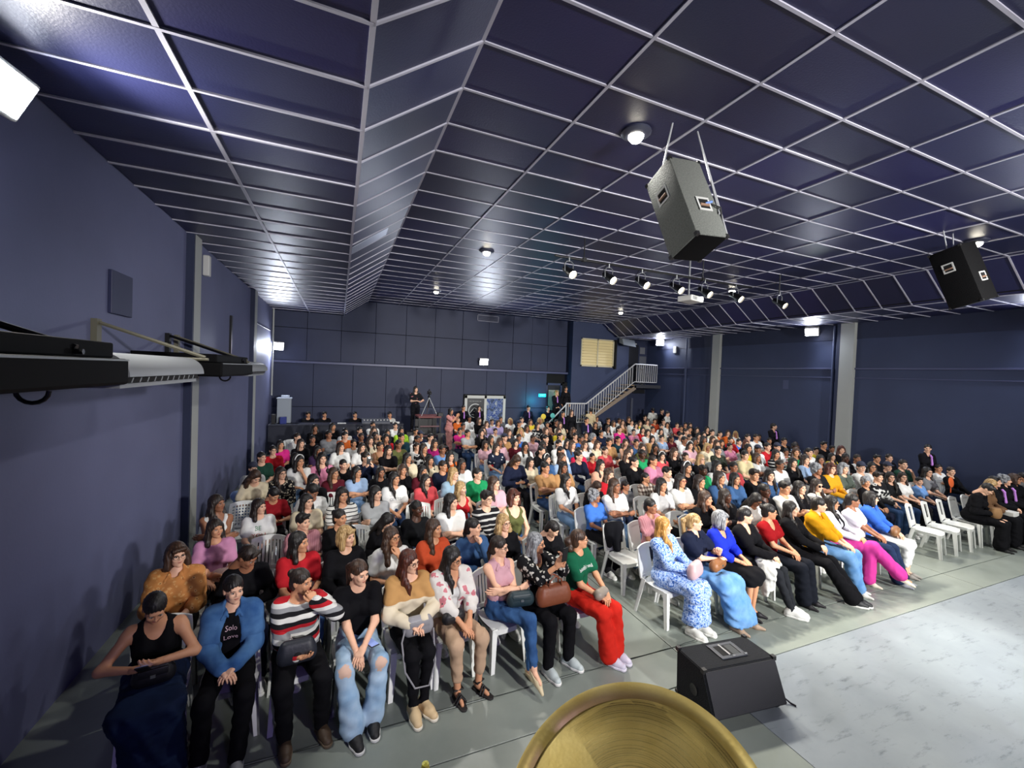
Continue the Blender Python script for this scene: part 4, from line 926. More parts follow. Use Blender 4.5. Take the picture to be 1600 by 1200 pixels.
# ------------------------------------------------------------------ air conditioners on the left wall
M_ACG = pmat('ac_grey', '#8f9294', .45); M_ACD = pmat('ac_dark', '#040405', .7, spec=.12)
def aircon(y0, ym, y1, label, small=False):
    r = empty('wall_air_conditioner', (XL, y0, 2.92), label=label, cat='air conditioner', group='air conditioners on the left wall')
    L_ = ym-y0; T = y1-y0; o = .98
    MB().bevbox((.02, 0, .0), (o, L_, .17), .02).obj('dark_casing', M_ACD, r)
    MB().bevbox((.10, .02, .17), (o-.06, L_-.06, .27), .012).obj('dark_top_tray', M_ACD, r)
    MB().box((o-.0, .02, .155), (o+.006, L_-.02, .166)).obj('edge_strip', M_ACG, r)
    b = MB(); n = 10; pr = [(.06, .0), (.06, .21), (o-.16, .21)]+[(o-.16+.16*math.sin(a*math.pi/2/n), .05+.16*math.cos(a*math.pi/2/n)) for a in range(n+1)]+[(o-.03, .045)]
    vs = [(x, L_+.01, z) for x, z in pr]+[(x, T, z) for x, z in pr]; m = len(pr)
    b.add(vs, [(i, i+1, m+i+1, m+i) for i in range(m-1)]+[(m-1, 0, m, 2*m-1)]+[tuple(range(m-1, -1, -1)), tuple(range(m, 2*m))]); b.obj('grey_cowl', M_ACG, r, True)
    MB().box((.1, L_+.03, -.03), (o-.06, T-.03, .0)).obj('tray', M_ACG, r)
    MB().box((o-.10, L_+.05, .008), (o-.028, T-.1, .044)).obj('outlet_slot', M_DARK, r)
    k = 0; y = L_+.1
    while y < T-.15:
        MB().hexa([(o-.09, y, .006), (o-.025, y, .006), (o-.025, y+.012, .006), (o-.09, y+.012, .006)], [(o-.09, y+.03, .042), (o-.025, y+.03, .042), (o-.025, y+.042, .042), (o-.09, y+.042, .042)]).obj('louvre', M_ACG, r); y += .13
    MB().box((.04, L_+.02, .21), (.08, T-.05, .30)).obj('back_lip', M_ACG, r)
    for yy, mt in ((L_-.55, M_BLACKM), (L_+1.85 if not small else L_-.2, pmat('bracket_olive', '#6d6a58', .5))):
        MB().box((.0, yy, .1), (.05, yy+.09, .56)).obj('wall_post', mt, r)
        MB().tube([(.03, yy+.05, .53), (o-.05, yy+.05, .22)], .02, 6).obj('strut', mt, r)
        MB().tube([(.03, yy+.05, .20), (o-.02, yy+.05, .20)], .016, 6).obj('arm', mt, r)
    MB().tube([(o-.3+.07*math.cos(a*math.pi/8), L_-.35, -.03-.07*math.sin(a*math.pi/8)) for a in range(9)], .012, 8).obj('hook', M_BLACKM, r, True)
aircon(1.55, 3.55, 5.22, 'long wall air conditioner with dark casing at the near end of the wall')
aircon(5.95, 7.85, 9.4, 'smaller looking wall air conditioner beyond the first pale column', True)
tag(MB().box((XL, 11.0, 3.15), (XL+.04, 11.1, 4.15)).obj('wall_conduit', M_BLACK), 'black vertical conduit on the left wall above the far air conditioner', 'conduit')

# ------------------------------------------------------------------ back of the hall: sound desk, lectern, camera platform
M_DESK = pmat('desk_navy', '#171b2d', .6)
dk = empty('sound_desk', (.0, 16.6, 0), label='long dark sound desk along the back wall', cat='desk')
MB().bevbox((-2.2, -.25, .98), (2.35, .35, 1.04), .008).obj('desk_top', M_DESK, dk)
for x0 in (-2.2, -.68, .84): MB().bevbox((x0+.005, -.22, 0), (x0+1.505, -.18, .98), .006).obj('front_panel', M_DESK, dk)
lc = empty('lectern', (-1.75, 16.95, 1.04), label='tall pale lectern standing on the sound desk in the corner', cat='lectern')
MB().bevbox((-.24, -.14, 0), (.2, .12, .86), .01).obj('body', pmat('lectern_grey', '#9ba4ad', .5), lc)
MB().bevbox((-.26, -.18, .86), (.22, .15, .90), .008).bevbox((-.12, -.1, .9), (.13, .1, .98), .01).obj('top', pmat('lectern_top', '#b9c2cf', .4), lc)
tag(MB().bevbox((-1.86, 16.55, 1.04), (-1.66, 16.72, 1.28), .01).obj('desk_monitor', pmat('monitor_blue', '#2c3a86', .4)), 'small blue lit box in front of the pale lectern', 'box')
tag(MB().bevbox((-2.12, 16.5, 1.04), (-2.0, 16.7, 1.38), .01).obj('desk_speaker', M_BLACK), 'small dark speaker on the desk beside the lectern', 'speaker')
mx = empty('mixing_console', (1.35, 16.6, 1.04), label='pale edged mixing console on the sound desk', cat='console')
MB().hexa([(-.5, -.2, 0), (.5, -.2, 0), (.5, .25, 0), (-.5, .25, 0)], [(-.5, -.2, .05), (.5, -.2, .05), (.5, .25, .16), (-.5, .25, .16)]).obj('case', pmat('console_grey', '#5a5d66', .5), mx)
for k in range(8): MB().cbox((-.42+k*.12, 0, .115), (.04, .06, .03)).obj('fader', M_WHITEM, mx)
tag(MB().bevbox((.0, 16.45, 1.04), (.3, 16.65, 1.06), .004).obj('paper_sheet', M_WHITEM), 'white paper sheet lying on the sound desk', 'paper')
tag(MB().bevbox((1.95, 16.4, 1.04), (2.2, 16.55, 1.10), .004).obj('paper_sheet', M_WHITEM), 'white folded card at the end of the sound desk', 'paper')
CPX, CPY = 3.12, 15.6
cp = empty('camera_platform', (CPX, CPY, 0), label='dark scaffold platform with a reddish top for the camera', cat='platform')
MB().bevbox((-.42, -.42, 1.38), (.42, .42, 1.44), .008).obj('deck', pmat('deck_red', '#6e3a3a', .6), cp)
for sx in (-1, 1):
    for sy in (-1, 1): MB().box((sx*.38-.03, sy*.38-.03, 0), (sx*.38+.03, sy*.38+.03, 1.38)).obj('leg', M_BLACKM, cp)
for z in (.35, .7, 1.05): MB().box((-.38, -.40, z), (.38, -.36, z+.05)).obj('rung', pmat('rung_red', '#5f3c40', .5), cp)
MB().box((-.36, .36, .1), (.36, .38, 1.36)).obj('back_panel', M_BLACK, cp)
tp = empty('tripod', (CPX+.02, CPY, 1.44), label='silver camera tripod on the reddish platform', cat='tripod')
for k in range(3):
    a = math.radians(-90+120*k+60); MB().tube([(0, 0, .66), (.34*math.cos(a), .34*math.sin(a), .0)], [.022, .014], 8).obj('leg', M_GREYM, tp, True)
MB().tube([(0, 0, .3), (0, 0, .78)], .018, 8).lathe([(.05, .66), (.05, .72), (.03, .74)], 12).obj('column', M_BLACKM, tp, True)
vc = empty('video_camera', (CPX+.02, CPY, 2.22), label='black video camera on top of the tripod', cat='camera')
MB().bevbox((-.06, -.14, 0), (.06, .12, .13), .015).obj('body', M_BLACK, vc)
MB().lathe([(.045, 0), (.048, .08), (.04, .085), (0, .07)], 14, Matrix.Translation((0, -.13, .07)) @ Matrix.Rotation(math.radians(90), 4, 'X')).obj('lens', M_BLACK, vc, True)
MB().tube([(0, .1, .13), (0, .06, .18), (0, -.08, .18), (0, -.1, .13)], .012, 8).obj('handle', M_BLACK, vc, True)

# ------------------------------------------------------------------ white plastic chairs
M_CHAIR = pmat('chair_white', '#eceeea', .38, spec=.5)
M_CHAIRB = pmat('chair_black', '#17181b', .5)
def backpt(u, v):
    """u -1..1 across, v 0..1 upward"""
    w = .205+.012*v-.02*v*v*v; top = .86-.035*u*u
    z = .455+(top-.455)*v; y = .195+.085*v-.035*(1-u*u)*0+.030*(1-u*u)*(.6+.4*v)
    return Vector((w*u, y, z))
def bquad(b, cells, th=.011):
    """cells: (u0,u1,v0,v1) patches on the back surface, thickened"""
    for u0, u1, v0, v1, nu, nv in cells:
        P = [[backpt(u0+(u1-u0)*i/nu, v0+(v1-v0)*j/nv) for j in range(nv+1)] for i in range(nu+1)]
        vs = [p-Vector((0, th/2, 0)) for r in P for p in r]+[p+Vector((0, th/2, 0)) for r in P for p in r]; n = (nu+1)*(nv+1); fs = []
        g = lambda i, j: i*(nv+1)+j
        for i in range(nu):
            for j in range(nv):
                fs += [(g(i, j), g(i+1, j), g(i+1, j+1), g(i, j+1)), (n+g(i, j+1), n+g(i+1, j+1), n+g(i+1, j), n+g(i, j))]
        for i in range(nu): fs += [(g(i+1, 0), g(i, 0), n+g(i, 0), n+g(i+1, 0)), (g(i, nv), g(i+1, nv), n+g(i+1, nv), n+g(i, nv))]
        for j in range(nv): fs += [(g(0, j), g(0, j+1), n+g(0, j+1), n+g(0, j)), (g(nu, j+1), g(nu, j), n+g(nu, j), n+g(nu, j+1))]
        b.add(vs, fs)
def chair_back(kind):
    b = MB(); bquad(b, [(-1, -.80, 0, 1, 1, 8), (.80, 1, 0, 1, 1, 8), (-.80, .80, .86, 1, 8, 1), (-.80, .80, 0, .10, 6, 1)], .022)
    if kind == 'splat': bquad(b, [(-.42, .42, .10, .86, 6, 5)])
    elif kind == 'slats': bquad(b, [(-.80+.2*i+.035, -.80+.2*i+.165, .10, .86, 1, 5) for i in range(8)])
    elif kind == 'window': bquad(b, [(-.80, .25, .10, .86, 6, 5), (.25, .80, .10, .22, 3, 1)])
    else:
        bquad(b, [(-.80+.2*i-.045, -.80+.2*i+.045, .10, .86, 1, 5) for i in range(1, 8)]+[(-.80, .80, .10+.76*j/7-.022, .10+.76*j/7+.022, 8, 1) for j in range(1, 7)], .009)
    return b
def chair_seat():
    b = MB(); n = 7; th = .018; P = []
    for i in range(n):
        for j in range(n):
            u, v = -1+2*i/(n-1), -1+2*j/(n-1)
            k = 1-.10*max(0, abs(u)+abs(v)-1.2)/.8
            P.append(Vector((.215*u*k*(1-.04*(v > 0)*v), -.02+.215*v*k, .445-.014*(1-u*u)*(1-v*v)-.02*max(0, -v-.6)/.4)))
    vs = P+[p-Vector((0, 0, th)) for p in P]; m = n*n; g = lambda i, j: i*n+j; fs = []
    for i in range(n-1):
        for j in range(n-1): fs += [(g(i, j), g(i+1, j), g(i+1, j+1), g(i, j+1)), (m+g(i, j+1), m+g(i+1, j+1), m+g(i+1, j), m+g(i, j))]
    ring = [g(i, 0) for i in range(n)]+[g(n-1, j) for j in range(1, n)]+[g(i, n-1) for i in range(n-2, -1, -1)]+[g(0, j) for j in range(n-2, 0, -1)]
    lowv = [len(vs)+i for i in range(len(ring))]; vs += [vs[a]-Vector((0, 0, .05)) for a in ring]
    for i in range(len(ring)):
        j = (i+1) % len(ring); fs.append((ring[i], lowv[i], lowv[j], ring[j])); fs.append((ring[j], lowv[j], lowv[i], ring[i]))
    b.add(vs, fs); return b
def chair_leg(sx, front):
    x1, y1 = sx*.19, (-.215 if front else .185); x0, y0 = sx*.225, (-.255 if front else .275)
    w1, w0 = .062, .042; b = MB(); t = .016
    zt = .435 if front else .47
    sy = -1 if front else 1
    # an L-shaped tapering leg: two flat wings
    b.hexa([(x0-w0*(sx > 0), y0, 0), (x0+w0*(sx < 0), y0, 0), (x0+w0*(sx < 0), y0-sy*t, 0), (x0-w0*(sx > 0), y0-sy*t, 0)], [(x1-w1*(sx > 0)+.012*sx, y1, zt), (x1+w1*(sx < 0)+.012*sx, y1, zt), (x1+w1*(sx < 0)+.012*sx, y1-sy*t, zt), (x1-w1*(sx > 0)+.012*sx, y1-sy*t, zt)])
    b.hexa([(x0-t*(sx > 0), y0, 0), (x0+t*(sx < 0), y0, 0), (x0+t*(sx < 0), y0-sy*w0, 0), (x0-t*(sx > 0), y0-sy*w0, 0)], [(x1-t*(sx > 0)+.012*sx, y1, zt), (x1+t*(sx < 0)+.012*sx, y1, zt), (x1+t*(sx < 0)+.012*sx, y1-sy*w1, zt), (x1-t*(sx > 0)+.012*sx, y1-sy*w1, zt)])
    return b
CH = {k: chair_back(k).mesh('backrest', [M_CHAIR], True) for k in ('splat', 'slats', 'perforated', 'window')}
CHS = chair_seat().mesh('seat', [M_CHAIR], True)
CHL = [chair_leg(sx, fr).mesh('leg', [M_CHAIR]) for sx in (-1, 1) for fr in (True, False)]
def joined_chair(kind):
    b = MB()
    for src in [chair_back(kind), chair_seat()]+[chair_leg(sx, fr) for sx in (-1, 1) for fr in (True, False)]: b.add(src.v, src.f)
    return b.mesh('plastic_chair', [M_CHAIR], True)
CHJ = {k: joined_chair(k) for k in ('splat', 'slats', 'perforated', 'window')}
def chair(x, y, rz, label, kind='slats', parts=True, mat=None, group='white plastic chairs of the hall'):
    if not parts:
        o = link('plastic_chair', CHJ[kind], mat, None, (x, y, 0)); o.rotation_euler = (0, 0, rz); tag(o, label, 'chair', group); return o
    r = empty('plastic_chair', (x, y, 0), rz, label, 'chair', group)
    link('seat', CHS, mat, r); link('backrest', CH[kind], mat, r)
    for m in CHL: link('leg', m, mat, r)
    return r
# ------------------------------------------------------------------ people
V3 = Vector
def ik(s, w, L1, L2, pole):
    d = w-s; L_ = min(d.length, (L1+L2)*.995); d.normalize()
    a = (L1*L1-L2*L2+L_*L_)/(2*L_); h = math.sqrt(max(1e-6, L1*L1-a*a))
    p = pole-d*pole.dot(d); p.normalize(); return s+d*a+p*h, s+d*L_
def skeleton(p):
    """joints of a figure facing -Y; its own left is +X"""
    st = p.get('stand', False); w = p.get('w', 1.0); J = {}
    lean = math.radians(p.get('lean', 5)); side = math.radians(p.get('side', 0)); tw = math.radians(p.get('tw', 0))
    P = V3((0, 0, .95)) if st else V3((0, .0, .56))
    up = V3((math.sin(side), math.sin(lean), math.cos(lean))).normalized(); J['P'], J['up'] = P, up
    N = P+up*(.46 if not st else .48); J['N'] = N
    rt = V3((math.cos(tw), math.sin(tw), 0)); J['rt'] = rt; fw = V3((math.sin(tw), -math.cos(tw), 0)); J['fw'] = fw
    sh = .140+.03*(w-1)*2
    for s, n in ((1, 'l'), (-1, 'r')):
        J['s'+n] = N+rt*(s*sh)-up*.045+V3((0, .0, p.get('shrug', 0)))
        J['h'+n] = P+V3((s*.085*w, -.02, -.02))
        if st:
            J['k'+n] = V3(p.get('k'+n, (s*.095, -.02, .50))); J['a'+n] = V3(p.get('a'+n, (s*.10, .02, .085)))
        else:
            J['k'+n] = V3(p.get('k'+n, (s*.10, -.44, .535))); J['a'+n] = V3(p.get('a'+n, (s*.10, -.44, .085)))
        wr = V3(p.get('w'+n, (s*.07, -.27, .69) if not st else (s*.24, -.05, .86)))
        pole = V3(p.get('p'+n, (s*.7, .5, -.6)))
        J['e'+n], J['w'+n] = ik(J['s'+n], wr, .27, .235, pole)
        J['d'+n] = V3(p['d'+n]).normalized() if 'd'+n in p else ((J['w'+n]-J['e'+n]).normalized()*.6+V3((-s*.5, -.35, -.25))).normalized()
    J['H'] = N+up*.165+V3((0, -.022, .0))+V3((0, -.0007*p.get('hp', 0), -.0004*abs(p.get('hp', 0))))
    J['HM'] = Matrix.Translation(J['H']) @ Matrix.Rotation(math.radians(p.get('hy', 0)), 4, 'Z') @ Matrix.Rotation(math.radians(p.get('hp', 0)), 4, 'X') @ Matrix.Rotation(math.radians(p.get('hr', 0)), 4, 'Y') @ Matrix.Diagonal((.89, .89, .91, 1))
    return J
def torso_prims(J, p, shoulders=True):
    P, up, N, rt, fw = J['P'], J['up'], J['N'], J['rt'], J['fw']; w = p.get('w', 1.0); man = p.get('man', False)
    R = [[rt.x, fw.x*-1, up.x], [rt.y, fw.y*-1, up.y], [rt.z, 0, up.z]]
    pr = [('e', tuple(P+V3((0, .012, 0))), (.158*w, .120*w, .115)), ('e', tuple(P+up*.15-fw*.0), (.128*w, .098*w, .15), None, .06), ('e', tuple(P+up*.31), (.134*w, .096*w, .15), R, .06),
          ('c', tuple(N-up*.06-rt*.10), tuple(N-up*.06+rt*.10), .048, .048)]
    if not man:
        for s in (-1, 1): pr.append(('e', tuple(P+up*.295+fw*.082*w+rt*(s*.064)), (.058, .052, .055), None, .03))
    if p.get('belly'): pr.append(('e', tuple(P+up*.13+fw*.05), (.13*w, .10*w, .12)))
    if shoulders: pr += [('c', tuple(J['s'+n]), tuple(J['s'+n]+(J['e'+n]-J['s'+n])*.12), .050, .050) for n in 'lr']
    pr.append(('c', tuple(N+up*.03), tuple(N-up*.05+rt*.10), .042, .035)); pr.append(('c', tuple(N+up*.03), tuple(N-up*.05-rt*.10), .042, .035))
    return pr
def arm_prims(J, n, t0=0, t1=2, fat=1.0):
    """arm between parameters 0 shoulder, 1 elbow, 2 wrist"""
    S, E, Wp = J['s'+n], J['e'+n], J['w'+n]; out = []
    ra, rb, rc = .043*fat, .036*fat, .025*fat
    if t0 < 1: 
        e = min(t1, 1); out.append(('c', tuple(S+(E-S)*t0), tuple(S+(E-S)*e), ra+(rb-ra)*t0, ra+(rb-ra)*e))
    if t1 > 1: out.append(('c', tuple(E), tuple(E+(Wp-E)*(t1-1)), rb, rb+(rc-rb)*(t1-1)))
    return out
def leg_prims(J, n, t1=2, w=1.0):
    H, K, A = J['h'+n], J['k'+n], J['a'+n]; out = [('c', tuple(H), tuple(K), .082*w, .057*w)]
    if t1 > 1: out.append(('c', tuple(K), tuple(K+(A-K)*(t1-1)), .056*w, .056*w+(.034-.056*w)*(t1-1)))
    return out
def bounds(J, pad=.17):
    pts = [J[k] for k in J if isinstance(J[k], Vector) and k[0] in 'PNshkaewH' and k not in ('rt',)]
    lo = [min(q[i] for q in pts)-pad for i in range(3)]; hi = [max(q[i] for q in pts)+pad for i in range(3)]; lo[2] = max(lo[2], -.01); return lo, hi
def hand_matrix(J, n, palm=None):
    d = J['d'+n]; pn = V3(palm) if palm else V3((0, 0, -1)); z = -(pn-d*pn.dot(d)); z.normalize(); y = z.cross(d)
    M = Matrix.Identity(4)
    if n == 'r': y = y
    for i in range(3): M[i][0] = d[i]; M[i][1] = y[i]; M[i][2] = z[i]; M[i][3] = J['w'+n][i]
    # thumb side: person's left hand palm down has its thumb towards -X (its right)
    thumb = y; want = J['rt']*(-1 if n == 'l' else 1)
    if (thumb.dot(want) < 0): M = M @ Matrix.Diagonal((1, -1, 1, 1))
    return M
def body_parts(J, p, h=.014, fine=True):
    lo, hi = bounds(J); v = Vol(lo, hi, h)
    v.add(torso_prims(J, p), 0, .04)
    v.add([('c', tuple(J['N']-J['up']*.02), tuple(J['H']+V3((0, .035, -.09))), .052, .047)], 0, .03)
    for n in 'lr':
        v.add(leg_prims(J, n, 2, p.get('w', 1.0)*.9), 0, .035)
        t = V3(p.get('t'+n, (0, -1, 0))); t = V3((t.x, t.y, p.get('tz'+n, -.22))).normalized()
        v.add([('c', tuple(J['a'+n]), tuple(J['a'+n]+V3((0, 0, -.03))-t*.03), .032, .028), ('c', tuple(J['a'+n]+V3((0, 0, -.035))), tuple(J['a'+n]+V3((0, 0, -.035))+t*.13), .030, .020)], 0, .02)
    for n in 'lr': v.add(arm_prims(J, n), 0, .025)
    if not p.get('stand'): v.plane((0, 0, .447), (0, 0, -1)) if False else None
    parts = [v.nets(), xf(HEADP if fine else HEADP2, J['HM'])]
    for n in 'lr': parts.append(xf((HANDS if fine else HANDS2)[p.get('c'+n, 'relaxed')], hand_matrix(J, n, p.get('palm'+n))))
    return parts
WSEED = [0]
def wrinkle(v, amp):
    """soft cloth folds: a few slanted waves"""
    WSEED[0] += 1; r_ = random.Random(WSEED[0]); X = v.ax[0][:, None, None]; Y = v.ax[1][None, :, None]; Z = v.ax[2][None, None, :]
    w = 0
    for fr, a in ((46, 1.0), (70, .7), (105, .45)):
        d = V3((r_.uniform(-1, 1), r_.uniform(-.6, .6), r_.uniform(-1.2, 1.2))).normalized()*fr; e = V3((r_.uniform(-1, 1), r_.uniform(-1, 1), r_.uniform(-1, 1))).normalized()*fr*.45
        w = w+a*np.sin(X*d.x+Y*d.y+Z*d.z+1.6*np.sin(X*e.x+Y*e.y+Z*e.z)+r_.uniform(0, 6))
    v.f += (amp*w).astype(np.float32)
def top_part(J, p, sleeve='short', neck='round', off=.013, h=.0155, hem=-.03, open_front=False, flare=0., arms_off=None, fold=.0035):
    lo, hi = bounds(J); v = Vol(lo, hi, h)
    v.add(torso_prims(J, p, sleeve != 'none'), off, .04)
    if sleeve != 'none':
        t1 = {'short': .62, 'mid': 1.35, 'long': 1.97, 'cap': .30, 'puff': .55}[sleeve]
        for n in 'lr':
            v.add(arm_prims(J, n, 0, t1), (arms_off or off)+(.022 if sleeve in ('short', 'puff') else .008), .03)
            if sleeve == 'puff': v.add([('e', tuple(J['s'+n]+(J['e'+n]-J['s'+n])*.25), (.07, .07, .075))], 0, .03)
    P, up, N, fw, rt = J['P'], J['up'], J['N'], J['fw'], J['rt']
    if flare: v.add([('e', tuple(P+V3((0, -.06, -.0))), (.19+flare, .20, .09))], 0, .05)
    wrinkle(v, fold)
    nk = {'round': (.075, .085, .075, .0), 'high': (.058, .06, .06, .0), 'wide': (.115, .10, .08, .0), 'v': (.07, .11, .13, -.03), 'tank': (.085, .13, .16, -.03), 'collar': (.055, .075, .09, -.01)}[neck]
    v.cut([('e', tuple(N+up*(.055+nk[3])+fw*.045), (nk[0], nk[1], nk[2]))], .012)
    if sleeve == 'none' and neck == 'tank': pass
    if open_front: v.cut([('e', tuple(P+up*.22+fw*.17), (.045 if open_front is True else open_front, .14, .42))], .012)
    hp = P+up*hem
    v.plane(tuple(hp), tuple(V3((0, .15, -1)) if not p.get('stand') else (0, 0, -1)))
    # split off anything below the seat front line (sleeves reach below the hem and are kept)
    return v.nets()
def top_part2(J, p, **k):
    """garment whose sleeves may reach below the hem: torso and sleeves meshed apart and joined"""
    sl = k.get('sleeve', 'short')
    if sl in ('none', 'cap', 'puff', 'short'): return [top_part(J, p, **k)]
    k1 = dict(k); k1['sleeve'] = 'short'; a = top_part(J, p, **k1)
    lo, hi = bounds(J); h = k.get('h', .0155); v = Vol(lo, hi, h); t1 = {'mid': 1.35, 'long': 1.97}[sl]
    for n in 'lr': v.add(arm_prims(J, n, .08, t1), k.get('arms_off') or k.get('off', .013)+.008, .03)
    wrinkle(v, k.get('fold', .0035)*1.2)
    return [a, v.nets()]
def bottom_part(J, p, kind='trousers', off=.013, h=.017):
    lo, hi = bounds(J); lo = [v_-.08 for v_ in lo]; lo[2] = -.01; hi = [v_+.08 for v_ in hi]; hi[2] = J['P'].z+.2
    v = Vol(lo, hi, h); w = p.get('w', 1.0); P = J['P']
    v.add([('e', tuple(P+V3((0, .012, 0))), (.158*w, .120*w, .115)), ('e', tuple(P+J['up']*.1), (.125*w, .098*w, .10))], off, .04)
    if kind in ('trousers', 'wide', 'flare', 'crop', 'slim'):
        for n in 'lr':
            H, K, A = J['h'+n], J['k'+n], J['a'+n]; e = {'crop': .72}.get(kind, .97); e = p.get('hemt', e); E = K+(A-K)*e
            rk, re = {'wide': (.078, .098), 'flare': (.066, .098), 'trousers': (.066, .060), 'crop': (.064, .052), 'slim': (.058, .043)}[kind]
            v.add([('c', tuple(H), tuple(K), .084*w+off, rk*(.5+.5*w)+off*.3), ('c', tuple(K), tuple(E), rk*(.5+.5*w)+off*.3, re)], 0, .03)
        for n in 'lr': pass
    else:
        e = {'skirt_long': .95, 'skirt': .35, 'skirt_knee': .12, 'dress': .80}[kind]
        ctr = (J['kl']+J['kr'])/2; ac = (J['al']+J['ar'])/2
        for n in 'lr':
            H, K, A = J['h'+n], J['k'+n], J['a'+n]; E = K+(A-K)*e
            fl = .10 if kind in ('skirt_long', 'dress') else .075
            v.add([('c', tuple(H), tuple(K), .094*w, .084), ('c', tuple(K), tuple(E), .082, fl)], 0, .09)
        E = ctr+(ac-ctr)*e
        v.add([('c', tuple(P+V3((0, -.04, -.02))), tuple(ctr), .10, .085), ('c', tuple(ctr), tuple(E), .095, .145 if kind in ('skirt_long', 'dress') else .07)], 0, .09)
        v.plane((0, 0, max(.03, min(J['al'].z, J['ar'].z)+.0 if e > .9 else E.z-.03)), (0, 0, -1))
    wrinkle(v, .004 if kind not in ('skirt_long', 'dress') else .007)
    v.plane(tuple(P+J['up']*.13), tuple(J['up']))
    return v.nets()
PR = {}
def M_of(hexcol, rough=.85, fold=.5):
    nm = 'cloth_'+hexcol
    if nm in MATS: return MATS[nm]
    return pmat(nm, hexcol, rough, noise=.10, nscale=6, bump=fold, bscale=13, spec=.12)

def dress_person(p, body, J, hair=None, hairmat='b', face=True, tops=(), bottoms=None, shoes=None, skin='tan', label='', loc=(0, 0, 0), rz=0, sc=1.0, group=None, extra=()):
    """body: mesh or parts; tops/bottoms: (name, mesh or parts, material)"""
    me = body if isinstance(body, bpy.types.Mesh) else mesh_np('person', body, [SKIN[skin]])
    o = link('person', me, SKIN[skin]); o.location = loc; o.rotation_euler = (0, 0, rz); o.scale = (sc,)*3
    tag(o, label, 'person', group)
    HM = J['HM']
    if hair:
        if ('hairmesh', hair) not in PR: PR[('hairmesh', hair)] = mesh_np('hair', [hair_part(hair)], [HAIRM['b']])
        link('hair', PR[('hairmesh', hair)], HAIRM[hairmat], o, mw=HM)
    if face == 'bits':
        for nm, m in FACEBITS: link(nm, m, None, o, mw=HM)
    elif face: link('face', FACE, None, o, mw=HM)
    for nm, g, mt in list(tops)+([bottoms] if bottoms else []):
        gm = g if isinstance(g, bpy.types.Mesh) else mesh_np(nm, g if isinstance(g, list) else [g], [mt])
        link(nm, gm, mt, o)
    if shoes:
        kind, c1, c2 = shoes
        for n in 'lr':
            t = V3(p.get('t'+n, (0, -1, 0))); a = J['a'+n]; yaw = math.atan2(t.x, -t.y)
            M = Matrix.Translation((a.x, a.y, a.z-.085)) @ Matrix.Rotation(yaw, 4, 'Z') @ Matrix.Rotation(math.radians(p.get('pitch'+n, 0)), 4, 'X')
            link('shoe', shoe_mesh(kind, c1, c2), None, o, mw=M)
    for e in extra:
        if e in GLASS: link('glasses', GLASS[e], None, o, mw=HM)
        elif e == 'headband':
            if 'hb' not in PR:
                b = MB(); b.tube([(.094*math.cos(a), -.005+.02*math.sin(a)*0, .035+.103*math.sin(a)) for a in [math.pi*k/14 for k in range(15)]], .013, 6); PR['hb'] = b.mesh('headband', [M_WHITEM], True)
            link('headband', PR['hb'], None, o, mw=HM)
        elif e == 'cap':
            if 'cap' not in PR:
                v = Vol((-.12, -.24, .0), (.12, .15, .19), .009); v.add([('e', (0, .018, .052), (.094, .112, .104))], 0, .02).plane((0, 0, .062), (0, -.15, -1)); a = v.nets()
                v = Vol((-.12, -.24, .0), (.12, .15, .19), .009); v.add([('e', (0, -.115, .072), (.078, .085, .011))]); PR['cap'] = mesh_np('cap', [a, v.nets()], [pmat('cap_cloth', '#2a2f44', .8)])
            link('cap', PR['cap'], None, o, mw=HM)
        elif e == 'tie':
            if 'tie' not in PR:
                v = Vol((-.1, -.25, .7), (.1, .05, 1.12), .012); v.add([('c', (0, -.115, .99), (.0, -.140, .78), .020, .03), ('c', (0, -.085, 1.03), (0, -.115, .99), .022, .022)], 0, .02); PR['tie'] = mesh_np('purple_scarf', [v.nets()], [M_of('#c78be0')])
            link('purple_scarf', PR['tie'], None, o, loc=(0, 0, p.get('tiez', 0)))
    return o
# ------------------------------------------------------------------ shared seated poses of the crowd
CPOSES = {
 'lap': dict(lean=5, wl=(.06, -.26, .70), wr=(-.05, -.30, .69)),
 'lap2': dict(lean=8, side=3, wl=(.12, -.30, .68), wr=(-.10, -.27, .69)),
 'arms': dict(lean=6, wl=(-.10, -.20, .84), wr=(.11, -.22, .81), pl=(.8, -.1, -.7), pr=(-.8, -.1, -.7), dl=(-1, .1, 0), dr=(1, .15, .05), palml=(0, 1, 0), palmr=(0, 1, 0)),
 'chin': dict(lean=-2, wl=(.05, -.20, 1.02), wr=(-.05, -.24, .74), pl=(.4, -.4, -1), dl=(-.25, .35, .85), cl='fist', palml=(-.6, .6, 0), dr=(1, 0, -.1)),
 'down': dict(lean=-6, wl=(.09, -.28, .76), wr=(-.09, -.28, .76), dl=(-.5, -.8, .2), dr=(.5, -.8, .2), palml=(-.3, .3, 1), palmr=(.3, .3, 1), hp=36),
 'phone': dict(lean=3, wl=(.07, -.33, 1.06), wr=(-.06, -.33, 1.06), pl=(.6, 0, -1), pr=(-.6, 0, -1), dl=(-.3, -.3, .9), dr=(.3, -.3, .9), palml=(-1, 0, 0), palmr=(1, 0, 0)),
}
for _p in CPOSES.values(): _p['w'] = .94
CARCH = {}
